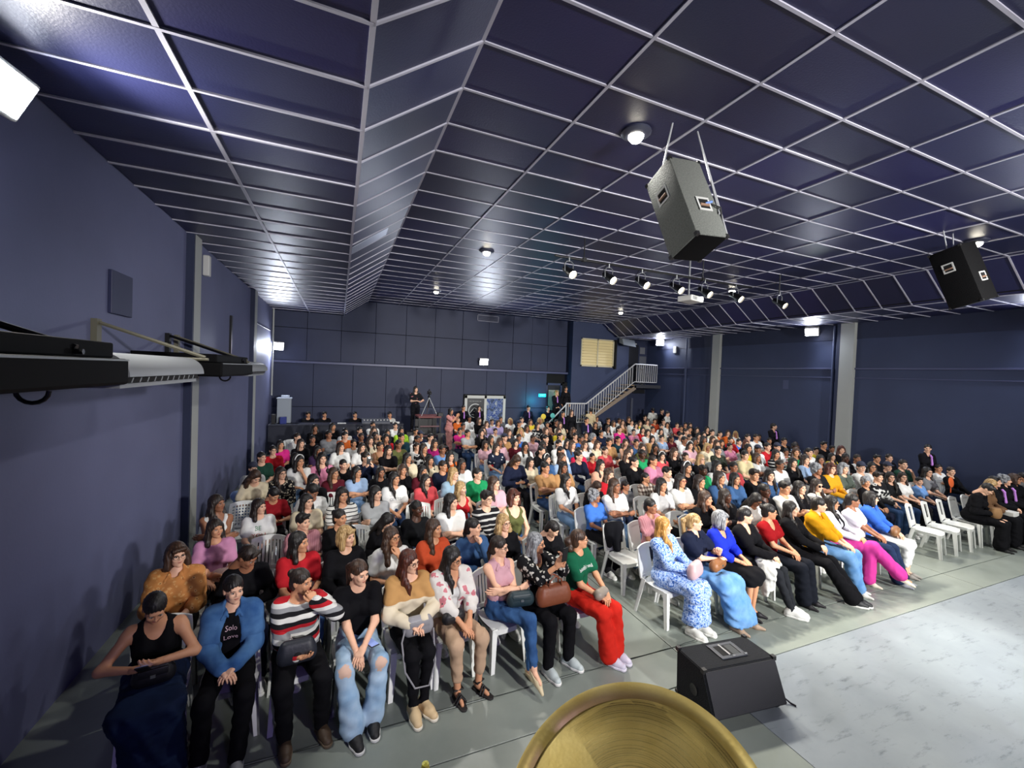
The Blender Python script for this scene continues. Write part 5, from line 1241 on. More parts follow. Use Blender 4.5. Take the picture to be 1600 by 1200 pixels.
def arch(pose, yaw):
    key = (pose, yaw)
    if key in CARCH: return CARCH[key]
    p = dict(CPOSES[pose]); p['hy'] = yaw; J = skeleton(p)
    if ('b', pose) not in PR:
        PR[('b', pose)] = body_parts(J, p, .018, False)
        for sl in ('short', 'long', 'none'):
            PR[('t', pose, sl)] = mesh_np('top', top_part2(J, p, sleeve=sl, neck={'short': 'round', 'long': 'round', 'none': 'tank'}[sl], h=.017), [M_of('#808080')])
        PR[('j', pose)] = mesh_np('trousers', [bottom_part(J, p, 'trousers', h=.02)], [M_of('#808080')])
    parts = list(PR[('b', pose)]); parts[1] = xf(HEADP2, J['HM'])
    CARCH[key] = (p, J, mesh_np('person', parts, [SKIN['tan']])); return CARCH[key]
SPOSES = {'stand': dict(stand=True, lean=1), 'stand_front': dict(stand=True, lean=1, wl=(.03, -.19, .98), wr=(-.04, -.20, .97), pl=(.8, .3, -.4), pr=(-.8, .3, -.4), dl=(-.9, -.3, -.2), dr=(.9, -.3, -.2)),
          'stand_camera': dict(stand=True, lean=-3, wl=(.07, -.34, 1.42), wr=(-.07, -.34, 1.42), pl=(.6, 0, -1), pr=(-.6, 0, -1), dl=(-.3, -.4, .8), dr=(.3, -.4, .8), palml=(-1, 0, 0), palmr=(1, 0, 0)),
          'stand_operate': dict(stand=True, lean=2, wl=(.2, -.30, 1.2), wr=(-.02, -.28, 1.18), pl=(.7, .2, -.8), pr=(-.7, .2, -.8))}
def stander(pose, yaw, loc, rz, label, hair, hm, top, topcol, bot, botcol, skin='tan', shoes=('flat', '#141414', '#141414'), sc=1.0, extra=(), hp=0):
    p = dict(SPOSES[pose]); p['hy'] = yaw; p['hp'] = hp; p['tiez'] = .40; J = skeleton(p)
    k = ('sb', pose)
    if k not in PR: PR[k] = body_parts(J, p, .02, False)
    parts = list(PR[k]); parts[1] = xf(HEADP2, J['HM'])
    tops = [('top', top_part2(J, p, sleeve=top, neck='collar' if 'tie' in extra else 'round', h=.018, hem=-.10), M_of(topcol) if isinstance(topcol, str) else topcol)]
    return dress_person(p, parts, J, hair, hm, True, tops, ('skirt' if 'skirt' in bot or bot == 'dress' else 'trousers', bottom_part(J, p, bot, h=.02), M_of(botcol)), shoes, skin, label, loc, rz, sc, None, extra)
CHAIR_MAX = 12.0
CROWD = '''
2.62 4.89 0.93 k black down
9.89 4.96 1.01 g black
7.45 4.96 1.05 s white
7.87 4.96 1.03 b black
8.34 4.96 1.04 b white sunglasses
6.92 4.96 1.04 k black dark
10.71 4.96 1.06 b blackwhite glasses
13.18 4.96 1.05 k black
-0.83 4.96 0.98 s black down
-0.34 4.96 1.00 b red
0.11 4.96 1.00 l black
0.61 4.96 0.98 n white chin glasses
1.11 4.96 0.99 n rust
1.59 4.96 0.99 k denim chin
2.03 4.96 0.98 l black glasses
4.43 4.96 0.99 k pinkstripe
5.45 4.96 1.04 n black chin
5.99 4.96 1.02 b black dark
6.52 4.96 0.98 b white down
11.16 4.96 1.04 b white glasses
10.29 4.97 1.08 s printblack
12.16 4.97 1.08 b grey glasses
12.51 5.25 0.87 s skyblue child
14.36 5.65 0.93 k white
0.63 5.77 0.93 b black down
6.79 5.79 1.07 b denim
7.21 5.79 1.03 b denim
7.74 5.79 1.07 s black
8.19 5.79 1.04 b denim
6.29 5.79 1.03 b black
5.84 5.79 1.07 b white redglasses
9.71 5.79 1.08 g blackwhite
10.17 5.79 1.08 r mustard glasses
10.63 5.79 1.06 g greygreen
11.31 5.79 1.05 h whiteprint
11.71 5.79 1.04 b white glasses
12.39 5.79 1.01 h black
12.85 5.79 1.06 k darkgreen chin
-1.29 5.79 0.96 b pinkbaby
-0.36 5.79 0.95 s pinkstripe
0.07 5.79 0.96 k black
1.04 5.79 0.98 k blackolive dark
1.55 5.79 1.03 b whiteprint
2.08 5.79 1.04 s stripe glasses
2.52 5.79 1.03 r olive sleeveless
3.98 5.79 0.95 g blue
4.38 5.79 1.07 n white arms
5.39 5.79 1.03 b white
4.42 6.53 0.93 n black down
4.85 6.62 1.04 n red
6.81 6.62 1.08 w black
6.28 6.62 1.02 s whiteprint
8.18 6.62 1.03 k coral
7.67 6.62 1.07 b white
11.20 6.62 1.06 b black
10.16 6.62 1.04 b black
9.69 6.62 1.01 k white
13.62 6.62 1.00 s black
12.73 6.62 1.03 k white
14.17 6.62 1.00 k black
-1.46 6.62 1.01 b white sleeveless
-0.97 6.62 0.94 b whiteprint
-0.37 6.62 0.96 b cream
0.10 6.62 1.01 b whitestripe
0.58 6.62 1.00 b lightgrey
1.92 6.62 0.99 l red sleeveless
2.51 6.62 1.03 n palepink
3.91 6.62 1.00 b white
5.25 6.62 0.84 k grey child
7.26 6.62 1.01 s green dark
12.23 6.62 1.06 k black dark
10.63 6.62 1.08 b lightblue
5.91 6.82 0.90 k plaid child
-0.35 7.18 1.00 k white down
13.05 7.42 0.93 b yellow
-0.90 7.43 0.93 k darkred down
4.32 7.45 1.03 b tan
6.12 7.45 1.06 k black
13.50 7.45 1.08 r black
0.95 7.45 1.00 b whiteprint
1.50 7.45 0.95 b coral
1.99 7.45 1.02 l lightdenim
2.45 7.45 1.00 k green
6.64 7.45 1.06 k pink
8.09 7.45 1.04 l black glasses
9.58 7.45 1.07 k beige
10.03 7.45 1.01 n white
10.73 7.45 1.06 b stripe
11.54 7.45 1.08 n green
12.08 7.45 1.06 k white
3.91 7.45 1.04 k tan arms
5.23 7.45 1.03 b peach
-0.34 7.72 0.98 b black
13.72 8.26 0.93 s yellow
12.36 8.27 0.93 k redstripe
-1.29 8.28 1.01 n cream down
-0.89 8.28 1.00 b floralblack glasses
-0.03 8.28 0.96 n maroon
1.98 8.28 0.99 k navy
1.58 8.28 0.94 b maroon chin
1.18 8.28 0.96 n black
0.77 8.28 0.94 b black
0.37 8.28 0.96 b lightblue
3.55 8.28 1.07 n navy down
4.36 8.28 1.03 w denim
3.96 8.28 0.99 b cream
2.40 8.28 1.01 b white
5.20 8.28 1.06 k navy
4.76 8.28 1.04 n lightblue
6.58 8.28 1.05 n black
7.03 8.28 1.04 k green dark
7.65 8.28 0.98 w coral
8.05 8.28 1.05 n black
8.45 8.28 0.94 k black
9.60 8.28 1.05 k camo
10.75 8.28 1.07 b yellow
11.55 8.28 1.08 k red
11.15 8.28 1.03 h white
12.76 8.28 1.05 k stripe dark
11.96 8.28 1.06 h white
14.12 8.28 1.06 s black
14.52 8.28 0.95 s white
6.91 9.08 0.78 s plaidred child
-0.67 9.11 1.04 w white chin
-0.26 9.11 1.06 b pink
0.14 9.11 0.94 k black
-1.45 9.11 0.94 h white
0.57 9.11 1.05 k navy phone
1.42 9.11 1.01 b cream
1.91 9.11 0.95 b cream
4.64 9.11 1.05 k black
2.36 9.11 1.01 b orange
5.19 9.11 1.03 k white
5.71 9.11 1.00 k crimson
6.11 9.11 0.87 k red child
6.51 9.11 1.00 k coral
7.32 9.11 0.98 b black
9.44 9.11 1.05 w palepink
7.72 9.11 1.03 n olive
8.16 9.11 1.02 b black
10.09 9.11 1.00 l cream
10.50 9.11 1.06 n grey
11.03 9.11 0.98 k pink
11.71 9.11 1.04 r black
13.48 9.11 1.06 k black
14.02 9.11 0.94 n lightblue
-1.43 9.94 0.98 k darkgreen
-0.80 9.94 0.95 b black
1.92 9.94 1.05 b printblack
2.38 9.94 1.01 k skyblue
1.11 9.94 1.03 b black
3.76 9.94 1.01 b dotnavy
4.58 9.94 1.02 b white
5.11 9.94 1.03 b black dark
6.41 9.94 1.02 n white glasses
6.01 9.94 1.03 n denim
5.59 9.94 1.05 k white
6.82 9.94 1.01 n cream
7.22 9.94 1.06 k tan
10.05 9.94 1.05 k white
10.45 9.94 1.01 b tan
10.85 9.94 1.05 b black
8.20 9.94 1.02 k denim
7.80 9.94 1.03 n tan
11.25 9.94 1.04 n tan
11.65 9.94 0.94 b black
12.05 9.94 1.01 k red
12.45 9.94 0.95 k blue
12.86 9.94 1.07 k white
13.26 9.94 1.06 k white
13.94 9.94 0.95 k black
-1.33 10.77 0.97 k red glasses
-0.40 10.77 0.94 b purple
0.06 10.77 1.00 b white
0.55 10.77 0.98 b white
1.00 10.77 0.99 k tan
1.45 10.77 1.02 k olive
1.91 10.77 0.96 k white
2.36 10.77 1.02 b magenta
3.76 10.77 0.96 b palepink
4.17 10.77 1.01 n palepink
4.66 10.77 0.98 b maroon
5.61 10.77 1.06 k black
6.80 10.77 1.04 k blue
6.32 10.77 0.95 b black
7.25 10.77 1.06 g white
8.16 10.77 0.99 k teal
9.91 10.77 0.99 k lightblue
9.51 10.77 0.98 b tan
10.71 10.77 1.04 k white
10.31 10.77 0.97 k maroon
11.11 10.77 0.99 k white
11.51 10.77 1.02 b tan
14.74 10.77 0.94 k black
-0.83 11.60 0.98 b black
-1.28 11.60 0.96 b hotpink
1.22 11.60 1.05 b red
1.63 11.60 1.06 k teal
0.82 11.60 1.01 b cream
2.03 11.60 1.00 k white
2.43 11.60 1.04 k white
0.41 11.60 0.95 k white
4.64 11.60 1.00 h tan
4.21 11.60 0.97 b cream
5.12 11.60 0.99 k blue
5.57 11.60 0.96 k palepink
7.09 11.60 0.99 k tan
6.56 11.60 1.00 k white
7.49 11.60 1.02 b black
11.80 11.60 1.05 k white
10.04 11.60 1.05 b white
13.08 11.60 1.01 k cream
12.68 11.60 0.95 b white
13.49 11.60 0.96 k orange
14.30 11.60 0.95 l white
13.90 11.60 0.98 n orange
-0.20 12.43 1.05 k grey
0.21 12.43 1.02 k orange
-0.60 12.43 0.95 k black
-1.00 12.43 1.00 k white
2.29 12.43 1.00 h navy
0.61 12.43 0.98 k black
1.01 12.43 1.00 b tan
3.75 12.43 1.02 k lightgrey
4.20 12.43 1.03 b black
5.13 12.43 1.02 n darkgrey
5.53 12.43 1.05 l white
6.48 12.43 1.06 n black
6.95 12.43 1.03 n yellow
7.52 12.43 1.04 n black
8.68 12.43 0.95 k navy
9.45 12.43 1.06 k hotpink
12.80 12.43 1.02 k black
13.20 12.43 0.99 b black
10.50 12.43 1.03 b red
10.10 12.43 0.97 k pink
10.98 12.43 1.04 k white
11.38 12.43 0.97 b cream
13.72 12.43 1.01 b black
0.23 13.26 1.01 k white
0.63 13.26 1.03 k navy
1.03 13.26 1.04 n tan
1.84 13.26 1.02 b lime
2.30 13.26 0.99 k white
1.43 13.26 0.97 b black
3.73 13.26 0.98 k hotpink
4.54 13.26 1.00 n lilac
4.95 13.26 0.96 k white
5.35 13.26 0.97 n grey
6.13 13.26 1.04 b white
9.54 13.26 1.00 b white
13.20 13.26 0.96 k black
12.15 13.26 1.02 k white
7.92 14.09 1.03 n cream
13.76 14.09 0.98 k coral
14.24 14.09 0.98 k black
-0.63 14.09 1.02 b black
-0.13 14.09 1.05 b black
4.07 14.09 1.02 k grey
6.96 14.09 1.02 b printblack
9.52 14.09 1.02 n black
13.22 14.09 0.99 b white
11.54 14.09 0.98 b white
14.72 14.09 0.97 b black
6.56 14.92 0.99 h black
1.13 14.92 1.00 k white
1.87 14.92 0.97 k white
5.21 14.92 1.00 n lilac
5.67 14.92 1.02 n lilac
7.81 14.92 0.96 k peach
8.21 14.92 1.03 k black
12.45 14.92 0.97 n yellow
12.85 14.92 1.02 n cream
13.25 14.92 1.04 k rust
11.02 14.92 0.98 n white
11.49 14.92 1.01 n tan
11.97 14.92 1.00 k white
13.76 14.92 1.02 k white
5.20 15.75 1.03 n black
5.74 15.75 0.98 k white
11.34 15.75 1.00 s black
11.94 15.75 0.99 k white
7.05 15.75 1.04 k white
7.45 15.75 0.97 n yellow
7.85 15.75 1.01 l white
12.48 15.75 1.04 n black
6.52 15.75 1.00 l white
4.56 16.58 0.97 k orange
5.03 16.58 1.01 k white
6.44 16.58 0.98 k grey
8.39 16.58 1.00 l teal
11.29 16.58 0.99 s white
14.10 16.58 1.03 s black
'''
# ------------------------------------------------------------------ the audience (metres on the floor: x, y, scale; then look)
COLS = {'black': '#0f0f13', 'white': '#e6e7e4', 'cream': '#d9cdb0', 'grey': '#77797d', 'lightgrey': '#a3a6a8', 'darkgrey': '#3b3e44', 'orange': '#c9622a', 'hotpink': '#d62f86', 'red': '#b3202a', 'darkgreen': '#24463a',
        'purple': '#3a2746', 'pink': '#d98aa8', 'maroon': '#571a26', 'navy': '#1c2238', 'tan': '#b58a5c', 'lime': '#a8d83c', 'teal': '#1f3b45', 'olive': '#5c6038', 'magenta': '#9b1f66', 'skyblue': '#6f98d0', 'lightblue': '#9ab4d6',
        'coral': '#d9545a', 'lilac': '#a99bc4', 'palepink': '#d3a9b4', 'green': '#22915a', 'yellow': '#d9c23c', 'denim': '#3d5d88', 'lightdenim': '#93aec2', 'peach': '#dca58c', 'blue': '#3f6fc0', 'crimson': '#c22348', 'rust': '#b5482a',
        'beige': '#cdbf96', 'brown': '#6b4a32', 'mustard': '#c98f1f', 'greygreen': '#5b655c', 'royal': '#1f2fb0', 'darkred': '#8d1a24'}
PATS = {'floralblack': lambda: cloth_pattern('floral_black', 'floral', ['#8f8a7c', '#b9b09a', '#b9b09a', '#131317'], 22), 'whiteprint': lambda: M_of('#e6e7e4'), 'printblack': lambda: cloth_pattern('black_print', 'blotch', ['#141418', '#141418', '#c9c9c6', '#141418'], 7),
        'dotnavy': lambda: cloth_pattern('navy_dots', 'dots', ['#1a2034', '#c3c6cc'], 11), 'plaidred': lambda: cloth_pattern('red_plaid', 'plaid', ['#7d1f27', '#b33038', '#2b1518'], 14), 'camo': lambda: cloth_pattern('camo', 'blotch', ['#262b24', '#40473a', '#191c19', '#565a4a'], 12),
        'stripe': lambda: cloth_pattern('dark_stripes', 'stripes', ['#15151a', '#15151a', '#b9b9b6'], 14), 'redstripe': lambda: cloth_pattern('red_stripes', 'stripes', ['#a02a30', '#d8d4cc'], 16), 'leopard': lambda: cloth_pattern('leopard', 'floral', ['#2c2016', '#5a3c22', '#d9a468', '#c9874c'], 24),
        'whitestripe': lambda: cloth_pattern('white_stripes', 'stripes', ['#d8d8d2', '#d8d8d2', '#d8d8d2', '#26262a'], 20), 'pinkstripe': lambda: cloth_pattern('pink_pinstripes', 'vstripes', ['#d59aa2', '#d59aa2', '#c27c86'], 45), 'blackolive': lambda: M_of('#17181b'), 'pinkbaby': lambda: M_of('#cf8fb4'),
        'plaid': lambda: cloth_pattern('brown_plaid', 'plaid', ['#d3cbbf', '#8d7b70', '#4a3c38'], 12), 'blackwhite': lambda: M_of('#17181b')}
TOPW = {'floralblack': 'black floral top', 'whiteprint': 'white printed tee', 'printblack': 'black printed tee', 'dotnavy': 'navy dotted top', 'plaidred': 'red plaid shirt', 'camo': 'dark camouflage top', 'stripe': 'dark striped top', 'redstripe': 'red striped top', 'leopard': 'orange leopard shirt',
        'whitestripe': 'white striped top', 'pinkstripe': 'pink striped shirt', 'blackolive': 'black jacket', 'pinkbaby': 'pink top', 'plaid': 'brown plaid shirt', 'blackwhite': 'black jacket', 'hotpink': 'hot pink top', 'lightgrey': 'light grey top', 'darkgrey': 'dark grey top', 'darkgreen': 'dark green top', 'skyblue': 'sky blue shirt',
        'lightblue': 'light blue shirt', 'palepink': 'pale pink top', 'denim': 'denim shirt', 'lightdenim': 'light denim jacket', 'greygreen': 'grey green top', 'royal': 'royal blue top', 'darkred': 'dark red top'}
HSTY = {'b': ['long', 'long_front', 'long', 'long_front'], 'n': ['long_wavy', 'long', 'long_wavy'], 'k': ['tied', 'bun', 'ponytail', 'slick'], 's': ['short'], 'l': ['bob', 'long', 'long_wavy'], 'g': ['bob', 'wave_short'], 'r': ['bob', 'long'], 'w': ['long', 'tied'], 'h': ['tied']}
HWORD = {'long': 'long', 'long_front': 'long', 'long_wavy': 'wavy', 'tied': 'tied back', 'bun': 'bun', 'ponytail': 'ponytail', 'slick': 'slicked', 'short': 'short', 'bob': 'bobbed', 'wave_short': 'short'}
HCOL = {'b': 'black', 'n': 'brown', 'k': 'dark', 's': 'dark', 'l': 'blonde', 'g': 'grey', 'r': 'auburn', 'w': 'black', 'h': 'dark'}
NUM = 'first second third fourth fifth sixth seventh eighth ninth tenth eleventh twelfth thirteenth fourteenth fifteenth sixteenth seventeenth eighteenth nineteenth twentieth'.split()
AISLE = 3.3
class Seat: pass
SEATS = []
for ln in CROWD.strip().split('\n'):
    t = ln.split(); s = Seat(); s.x, s.y, s.sc = float(t[0]), float(t[1]), float(t[2]); s.h, s.top, s.fl = t[3], t[4], t[5:]
    if s.x > 9.6 and s.y < 5.26: k_ = 5.26/s.y; s.sc = max(.9, (3.087-(3.087-1.183*s.sc)*k_)/1.183) if 'child' not in s.fl else s.sc*.95; s.x *= k_; s.y = 5.26
    s.x = min(s.x, 14.52); SEATS.append(s)
rng = random.Random(11)
for i, s in enumerate(SEATS):
    s.style = rng.choice(HSTY[s.h]); s.row = int(round((s.y-4.15)/.83)); s.block = 'left' if s.x < AISLE else 'right'
    s.topw = TOPW.get(s.top, s.top+' top'); s.child = 'child' in s.fl
    acc = 'headband' if s.h == 'w' else 'cap' if s.h == 'h' else None
    if s.style in ('tied', 'bun', 'ponytail', 'slick'): hw = {'tied': 'tied back dark hair', 'bun': 'dark hair bun', 'ponytail': 'dark ponytail', 'slick': 'slicked dark hair'}[s.style]
    else: hw = HWORD[s.style]+' '+HCOL[s.h]+' hair'
    if acc == 'headband': hw = 'white headband'
    if acc == 'cap': hw = 'dark cap'
    s.sig = ('child' if s.child else 'person')+' with '+hw+(' and '+('sunglasses' if 'sunglasses' in s.fl else 'red glasses' if 'redglasses' in s.fl else 'glasses') if any(g in s.fl for g in ('glasses', 'sunglasses', 'redglasses')) else '')+', '+s.topw
    act = 'hand on chin' if 'chin' in s.fl else 'arms crossed' if 'arms' in s.fl else 'head bowed' if 'down' in s.fl else 'holding up a lit phone' if 'phone' in s.fl else None
    if act: s.sig += ', '+act
    if s.child: s.sig = s.sig.replace('child with', 'small person with')
# seat order in each row, counted from the aisle
for b in ('left', 'right'):
    for r in set(s.row for s in SEATS):
        L_ = sorted([s for s in SEATS if s.block == b and s.row == r], key=lambda s: abs(s.x-AISLE))
        for k, s in enumerate(L_): s.k = k
# labels that single out one person: look first, then a neighbour, then the row and seat
from collections import Counter
HERO_LOOK = []
cnt = Counter(s.sig for s in SEATS); used = set()
def near(s):
    out = []
    for o in SEATS:
        if o is s: continue
        dx, dy = o.x-s.x, o.y-s.y
        if abs(dy) < .42 and abs(dx) < 1.0: out.append((abs(dx), 'beside '+o.topw, o))
        elif .4 < dy < 1.25 and abs(dx) < .45: out.append((abs(dx)+.5, 'in front of '+o.topw, o))
        elif -1.25 < dy < -.4 and abs(dx) < .45: out.append((abs(dx)+.5, 'behind '+o.topw, o))
    return [w for _, w, o in sorted(out, key=lambda t: t[0])]
cl = {id(s): near(s) for s in SEATS}
sigcl = Counter((s.sig, w) for s in SEATS for w in set(cl[id(s)]))
def words(t): return len(t.replace(',', ' ').split())
for s in SEATS:
    lab = None
    if cnt[s.sig] == 1: lab = s.sig+', '+NUM[max(0, s.row)]+' row'
    else:
        for w in cl[id(s)]:
            if sigcl[(s.sig, w)] == 1: lab = s.sig+', '+w; break
        if not lab or lab in used or words(lab) > 16: lab = s.sig+', '+NUM[max(0, s.row)]+' row, '+NUM[s.k]+' from aisle'+(' towards wall' if s.block == 'left' else '')
    if words(lab) > 16: lab = lab.replace(' towards wall', '').replace('tied back dark hair', 'tied hair')
    while lab in used: lab += ' again'
    used.add(lab); s.label = lab
SPK = V3((7.2, -1.2, 0))
def speaker_yaw(x, y, f=.75): return f*math.degrees(math.atan2(SPK.x-x, y-SPK.y))
BOTC = ['#20283c', '#141418', '#2d4468', '#3a5680', '#141418', '#1c2238', '#6f8fb4']
CKIND = ['splat', 'slats', 'slats', 'window', 'splat', 'perforated']
for i, s in enumerate(SEATS):
    pose = 'chin' if 'chin' in s.fl else 'arms' if 'arms' in s.fl else 'down' if 'down' in s.fl else 'phone' if 'phone' in s.fl else rng.choice(['lap', 'lap', 'lap2', 'lap', 'arms'])
    yw = max(-30, min(50, speaker_yaw(s.x, s.y)+rng.uniform(-10, 10))); yw = round(yw/16)*16
    rz = math.radians(max(-6, min(14, .22*speaker_yaw(s.x, s.y, 1)+rng.uniform(-5, 5)))); p, J, me = arch(pose, yw)
    sl = 'none' if ('sleeveless' in s.fl or (s.top in ('tan',) and i % 2)) else 'long' if s.top in ('black', 'denim', 'lightdenim', 'navy', 'whitestripe', 'blackolive', 'maroon', 'purple', 'stripe', 'leopard') and i % 3 else 'short' if i % 4 else 'long'
    tm = PATS[s.top]() if s.top in PATS else M_of(COLS[s.top])
    skin = 'dark' if 'dark' in s.fl else rng.choice(['light', 'light', 'tan', 'tan', 'light', 'brown'])
    hm = 'd' if (s.h in 'bks' and rng.random() < .3) else {'k': 'b', 's': 'b', 'w': 'b', 'h': 'b'}.get(s.h, s.h)
    ex = [g for g in ('glasses', 'sunglasses', 'redglasses') if g in s.fl]+(['headband'] if s.h == 'w' else [])+(['cap'] if s.h == 'h' else [])
    if 'tie' in s.fl: ex.append('tie')
    o = dress_person(p, me, J, s.style, hm, 'bits' if s.y < 8.5 else True, [('top', PR[('t', pose, sl)], tm)], ('trousers', PR[('j', pose)], M_of(BOTC[(i*5) % 7])), ('sneaker', '#cfcfca', '#e4e4e0') if s.y < 7.5 else None, skin, s.label, (s.x, s.y, 0), rz, s.sc, 'seated audience', ex)
    if s.y < CHAIR_MAX:
        chair(s.x, s.y+.015, rz, 'white plastic chair, %s row, %s seat from the aisle, %s block' % (NUM[max(0, s.row)], NUM[s.k], 'wall' if s.block == 'left' else 'stairs'), CKIND[(i*7) % 6], s.y < 6.0)
# ------------------------------------------------------------------ the front row, each built for itself
HIDX = [0]
def hero(x, y, label, p, hair, hm, skin, tops, bottom, shoes, extra=(), rz=0, sc=1.0, seat='slats', chairlabel=None, crz=None):
    """tops: (name, dict for top_part2, material); bottom: (name, kind, material)"""
    J = skeleton(p)
    body = body_parts(J, p, .015, True)
    T = [(nm, top_part2(J, p, **k), mt) for nm, k, mt in tops]
    B = (bottom[0], bottom_part(J, p, bottom[1]), bottom[2])
    o = dress_person(p, body, J, hair, hm, 'bits', T, B, shoes, skin, label, (x, y, 0), math.radians(rz), sc, None, extra)
    for nm, k, mt in tops:
        if k.get('neck') == 'collar':
            N, up, fw, rt = J['N'], J['up'], J['fw'], J['rt']; v = Vol(tuple(N-V3((.16, .2, .12))), tuple(N+V3((.16, .2, .14))), .009)
            for s_ in (-1, 1):
                q = [N+up*.035+fw*-.055, N+up*.03+rt*(s_*.062)+fw*.0, N+up*.0+rt*(s_*.045)+fw*.072, N-up*.045+rt*(s_*.075)+fw*.092]
                v.add([('c', tuple(q[i]), tuple(q[i+1]), .013, .013) for i in range(3)]+[('c', tuple(q[2]), tuple(N-up*.03+rt*(s_*.028)+fw*.093), .012, .010)], 0, .012)
            link('collar', mesh_np('collar', [v.nets()], [mt]), None, o)
            if nm == 'jacket':
                for s_ in (-1, 1):
                    v = Vol((-.25, -.35, .7), (.25, .1, 1.0), .010); c_ = J['P']+up*.30+rt*(s_*.098)+fw*.118; v.add([('e', tuple(c_), (.038, .016, .032))]); link('chest_pocket', mesh_np('chest_pocket', [v.nets()], [mt]), None, o)
    if seat: chair(x, y+.015, math.radians(crz if crz is not None else rz), chairlabel, seat)
    o['_'] = 1; del o['_']
    return o, J, p
def world(o, v): 
    return Matrix.Translation(o.location) @ o.rotation_euler.to_matrix().to_4x4() @ Matrix.Diagonal((*o.scale, 1)) @ V3(v)
def handbag(pos, rz, size, col, label, strap=None, name='handbag', tilt=0, flap=True, rough=.5):
    w, d, h = size; r = empty(name, pos, rz, label, 'bag'); r.rotation_euler = (tilt, 0, rz)
    m = pmat('leather_'+col, col, rough, bump=.2, bscale=40)
    v = Vol((-w/2-.05, -d/2-.05, -.03), (w/2+.05, d/2+.05, h+.06), .011)
    v.add([('c', (-w/2+.04, 0, .045), (w/2-.04, 0, .045), d/2, d/2), ('c', (-w/2+.05, 0, h-.04), (w/2-.05, 0, h-.04), d/2*.75, d/2*.75), ('c', (-w/2+.045, 0, h*.5), (w/2-.045, 0, h*.5), d/2, d/2)], 0, .04)
    v.plane((0, 0, 0), (0, 0, -1)); link('body', mesh_np('bag_body', [v.nets()], [m]), None, r)
    if flap: MB().bevbox((-w/2+.03, -d/2-.008, h*.5), (w/2-.03, -d/2+.012, h-.03), .006).obj('flap', m, r, True); MB().cbox((0, -d/2-.012, h*.52), (.03, .01, .02)).obj('clasp', M_GREYM, r)
    if strap == 'handles':
        for sy in (-1, 1): MB().tube([(-w*.22, sy*d*.28, h-.05), (-w*.2, sy*d*.25, h+.06), (0, sy*d*.2, h+.10), (w*.2, sy*d*.25, h+.06), (w*.22, sy*d*.28, h-.05)], .009, 6).obj('handle', m, r, True)
    elif strap: MB().tube(strap, .008, 6).obj('strap', m, r, True)
    return r
def phone(o, v, rot, label):
    r = empty('phone', world(o, v), 0, label, 'phone'); r.rotation_euler = rot
    MB().bevbox((-.038, -.005, -.077), (.038, .005, .077), .004).obj('case', M_BLACK, r); MB().box((-.034, .005, -.072), (.034, .0062, .072)).obj('screen', pmat('phone_screen', '#8fa3d8', .2, emit='#7f95d8', estr=.5), r)
    return r
def chest_print(o, lines, z, size, mat, ypos=-.14, name='chest_print', x=0, on=('tee', 'top')):
    """lettering laid on the front of the garment"""
    top = [c for k in on for c in o.children if c.name.split('.')[0] == k][0]
    me = top.data; bv = BVHTree.FromPolygons([v.co[:] for v in me.vertices], [tuple(q.vertices) for q in me.polygons])
    for i, (t, sz, dx) in enumerate(lines):
        MX = Matrix.Translation((x+dx, -.5, z-i*size*1.15)) @ RX90; q = text(t, sz, mat, o, MX, name, .0)
        m2 = q.data.copy() if q.data.users > 1 else q.data
        for v in m2.vertices:
            c = MX @ v.co; hit = bv.ray_cast(V3((c.x, -.6, c.z)), V3((0, 1, 0)))
            y = hit[0].y-.004 if hit[0] else -.13
            v.co = V3((c.x, y, c.z))
        q.matrix_local = Matrix.Identity(4); m2.update()
K = M_of
JEANB = denim('denim_blue', '#26436e', '#3f6596'); JEANL = denim('denim_light', '#7fa3c8', '#a8c3dc'); JEAND = denim('denim_dark', '#141f38', '#20304f'); JEANM = denim('denim_mid', '#4f7fb5', '#7aa3d0')
BLK = K('#0e0e12'); 
lap = dict(lean=5)
# --- left block, from the wall to the aisle
o, J, p = hero(-1.30, 4.16, 'person in black sleeveless top and long denim skirt, bowed over a phone', dict(lean=-10, w=1.12, hp=34, hy=14, wl=(.06, -.33, .83), wr=(-.10, -.31, .80), pl=(1, .2, -.4), pr=(-1, .2, -.4), dl=(-.6, -.6, .3), dr=(.75, -.5, .2), palml=(-.3, .2, 1), palmr=(.2, .3, 1), al=(.16, -.50, .085), ar=(-.02, -.46, .085), kl=(.13, -.45, .54), kr=(-.12, -.44, .535)),
    'slick', 'b', 'tan', [('top', dict(sleeve='none', neck='v', off=.012), BLK)], ('skirt', 'skirt_long', JEAND), ('sandal', '#181414', '#2a2320'), rz=10, seat='slats', chairlabel='white plastic chair at the wall end of the front row')
phone(o, (-.02, -.45, .87), (.9, 0, .15), 'phone with lit screen in the hands of the bowed person')
handbag(world(o, (.02, -.28, .64)), .2, (.24, .10, .17), '#16151a', 'small black handbag on the lap of the person with the phone')
o, J, p = hero(-.78, 4.14, 'person in blue denim jacket over a black printed tee, hands clasped', dict(lean=3, hy=22, hp=4, w=.98, wl=(.05, -.30, .70), wr=(-.04, -.31, .69), kl=(.13, -.45, .535), kr=(-.14, -.45, .535), al=(.09, -.52, .085), ar=(-.16, -.44, .085)),
    'tied', 'b', 'light', [('tee', dict(sleeve='short', neck='round', off=.012), BLK), ('jacket', dict(sleeve='long', neck='collar', off=.026, fold=.002, open_front=.075), denim('denim_jacket', '#2f5488', '#557fae'))], ('trousers', 'trousers', BLK), ('sneaker', '#8d8f92', '#d9d9d4'), rz=6, chairlabel='white plastic chair under the person in the denim jacket', sc=.98)
chest_print(o, [('Solo', .05, .0), ('Love', .055, .0)], .90, .055, pmat('print_pale', '#c9a9b5', .7), name='chest_print')
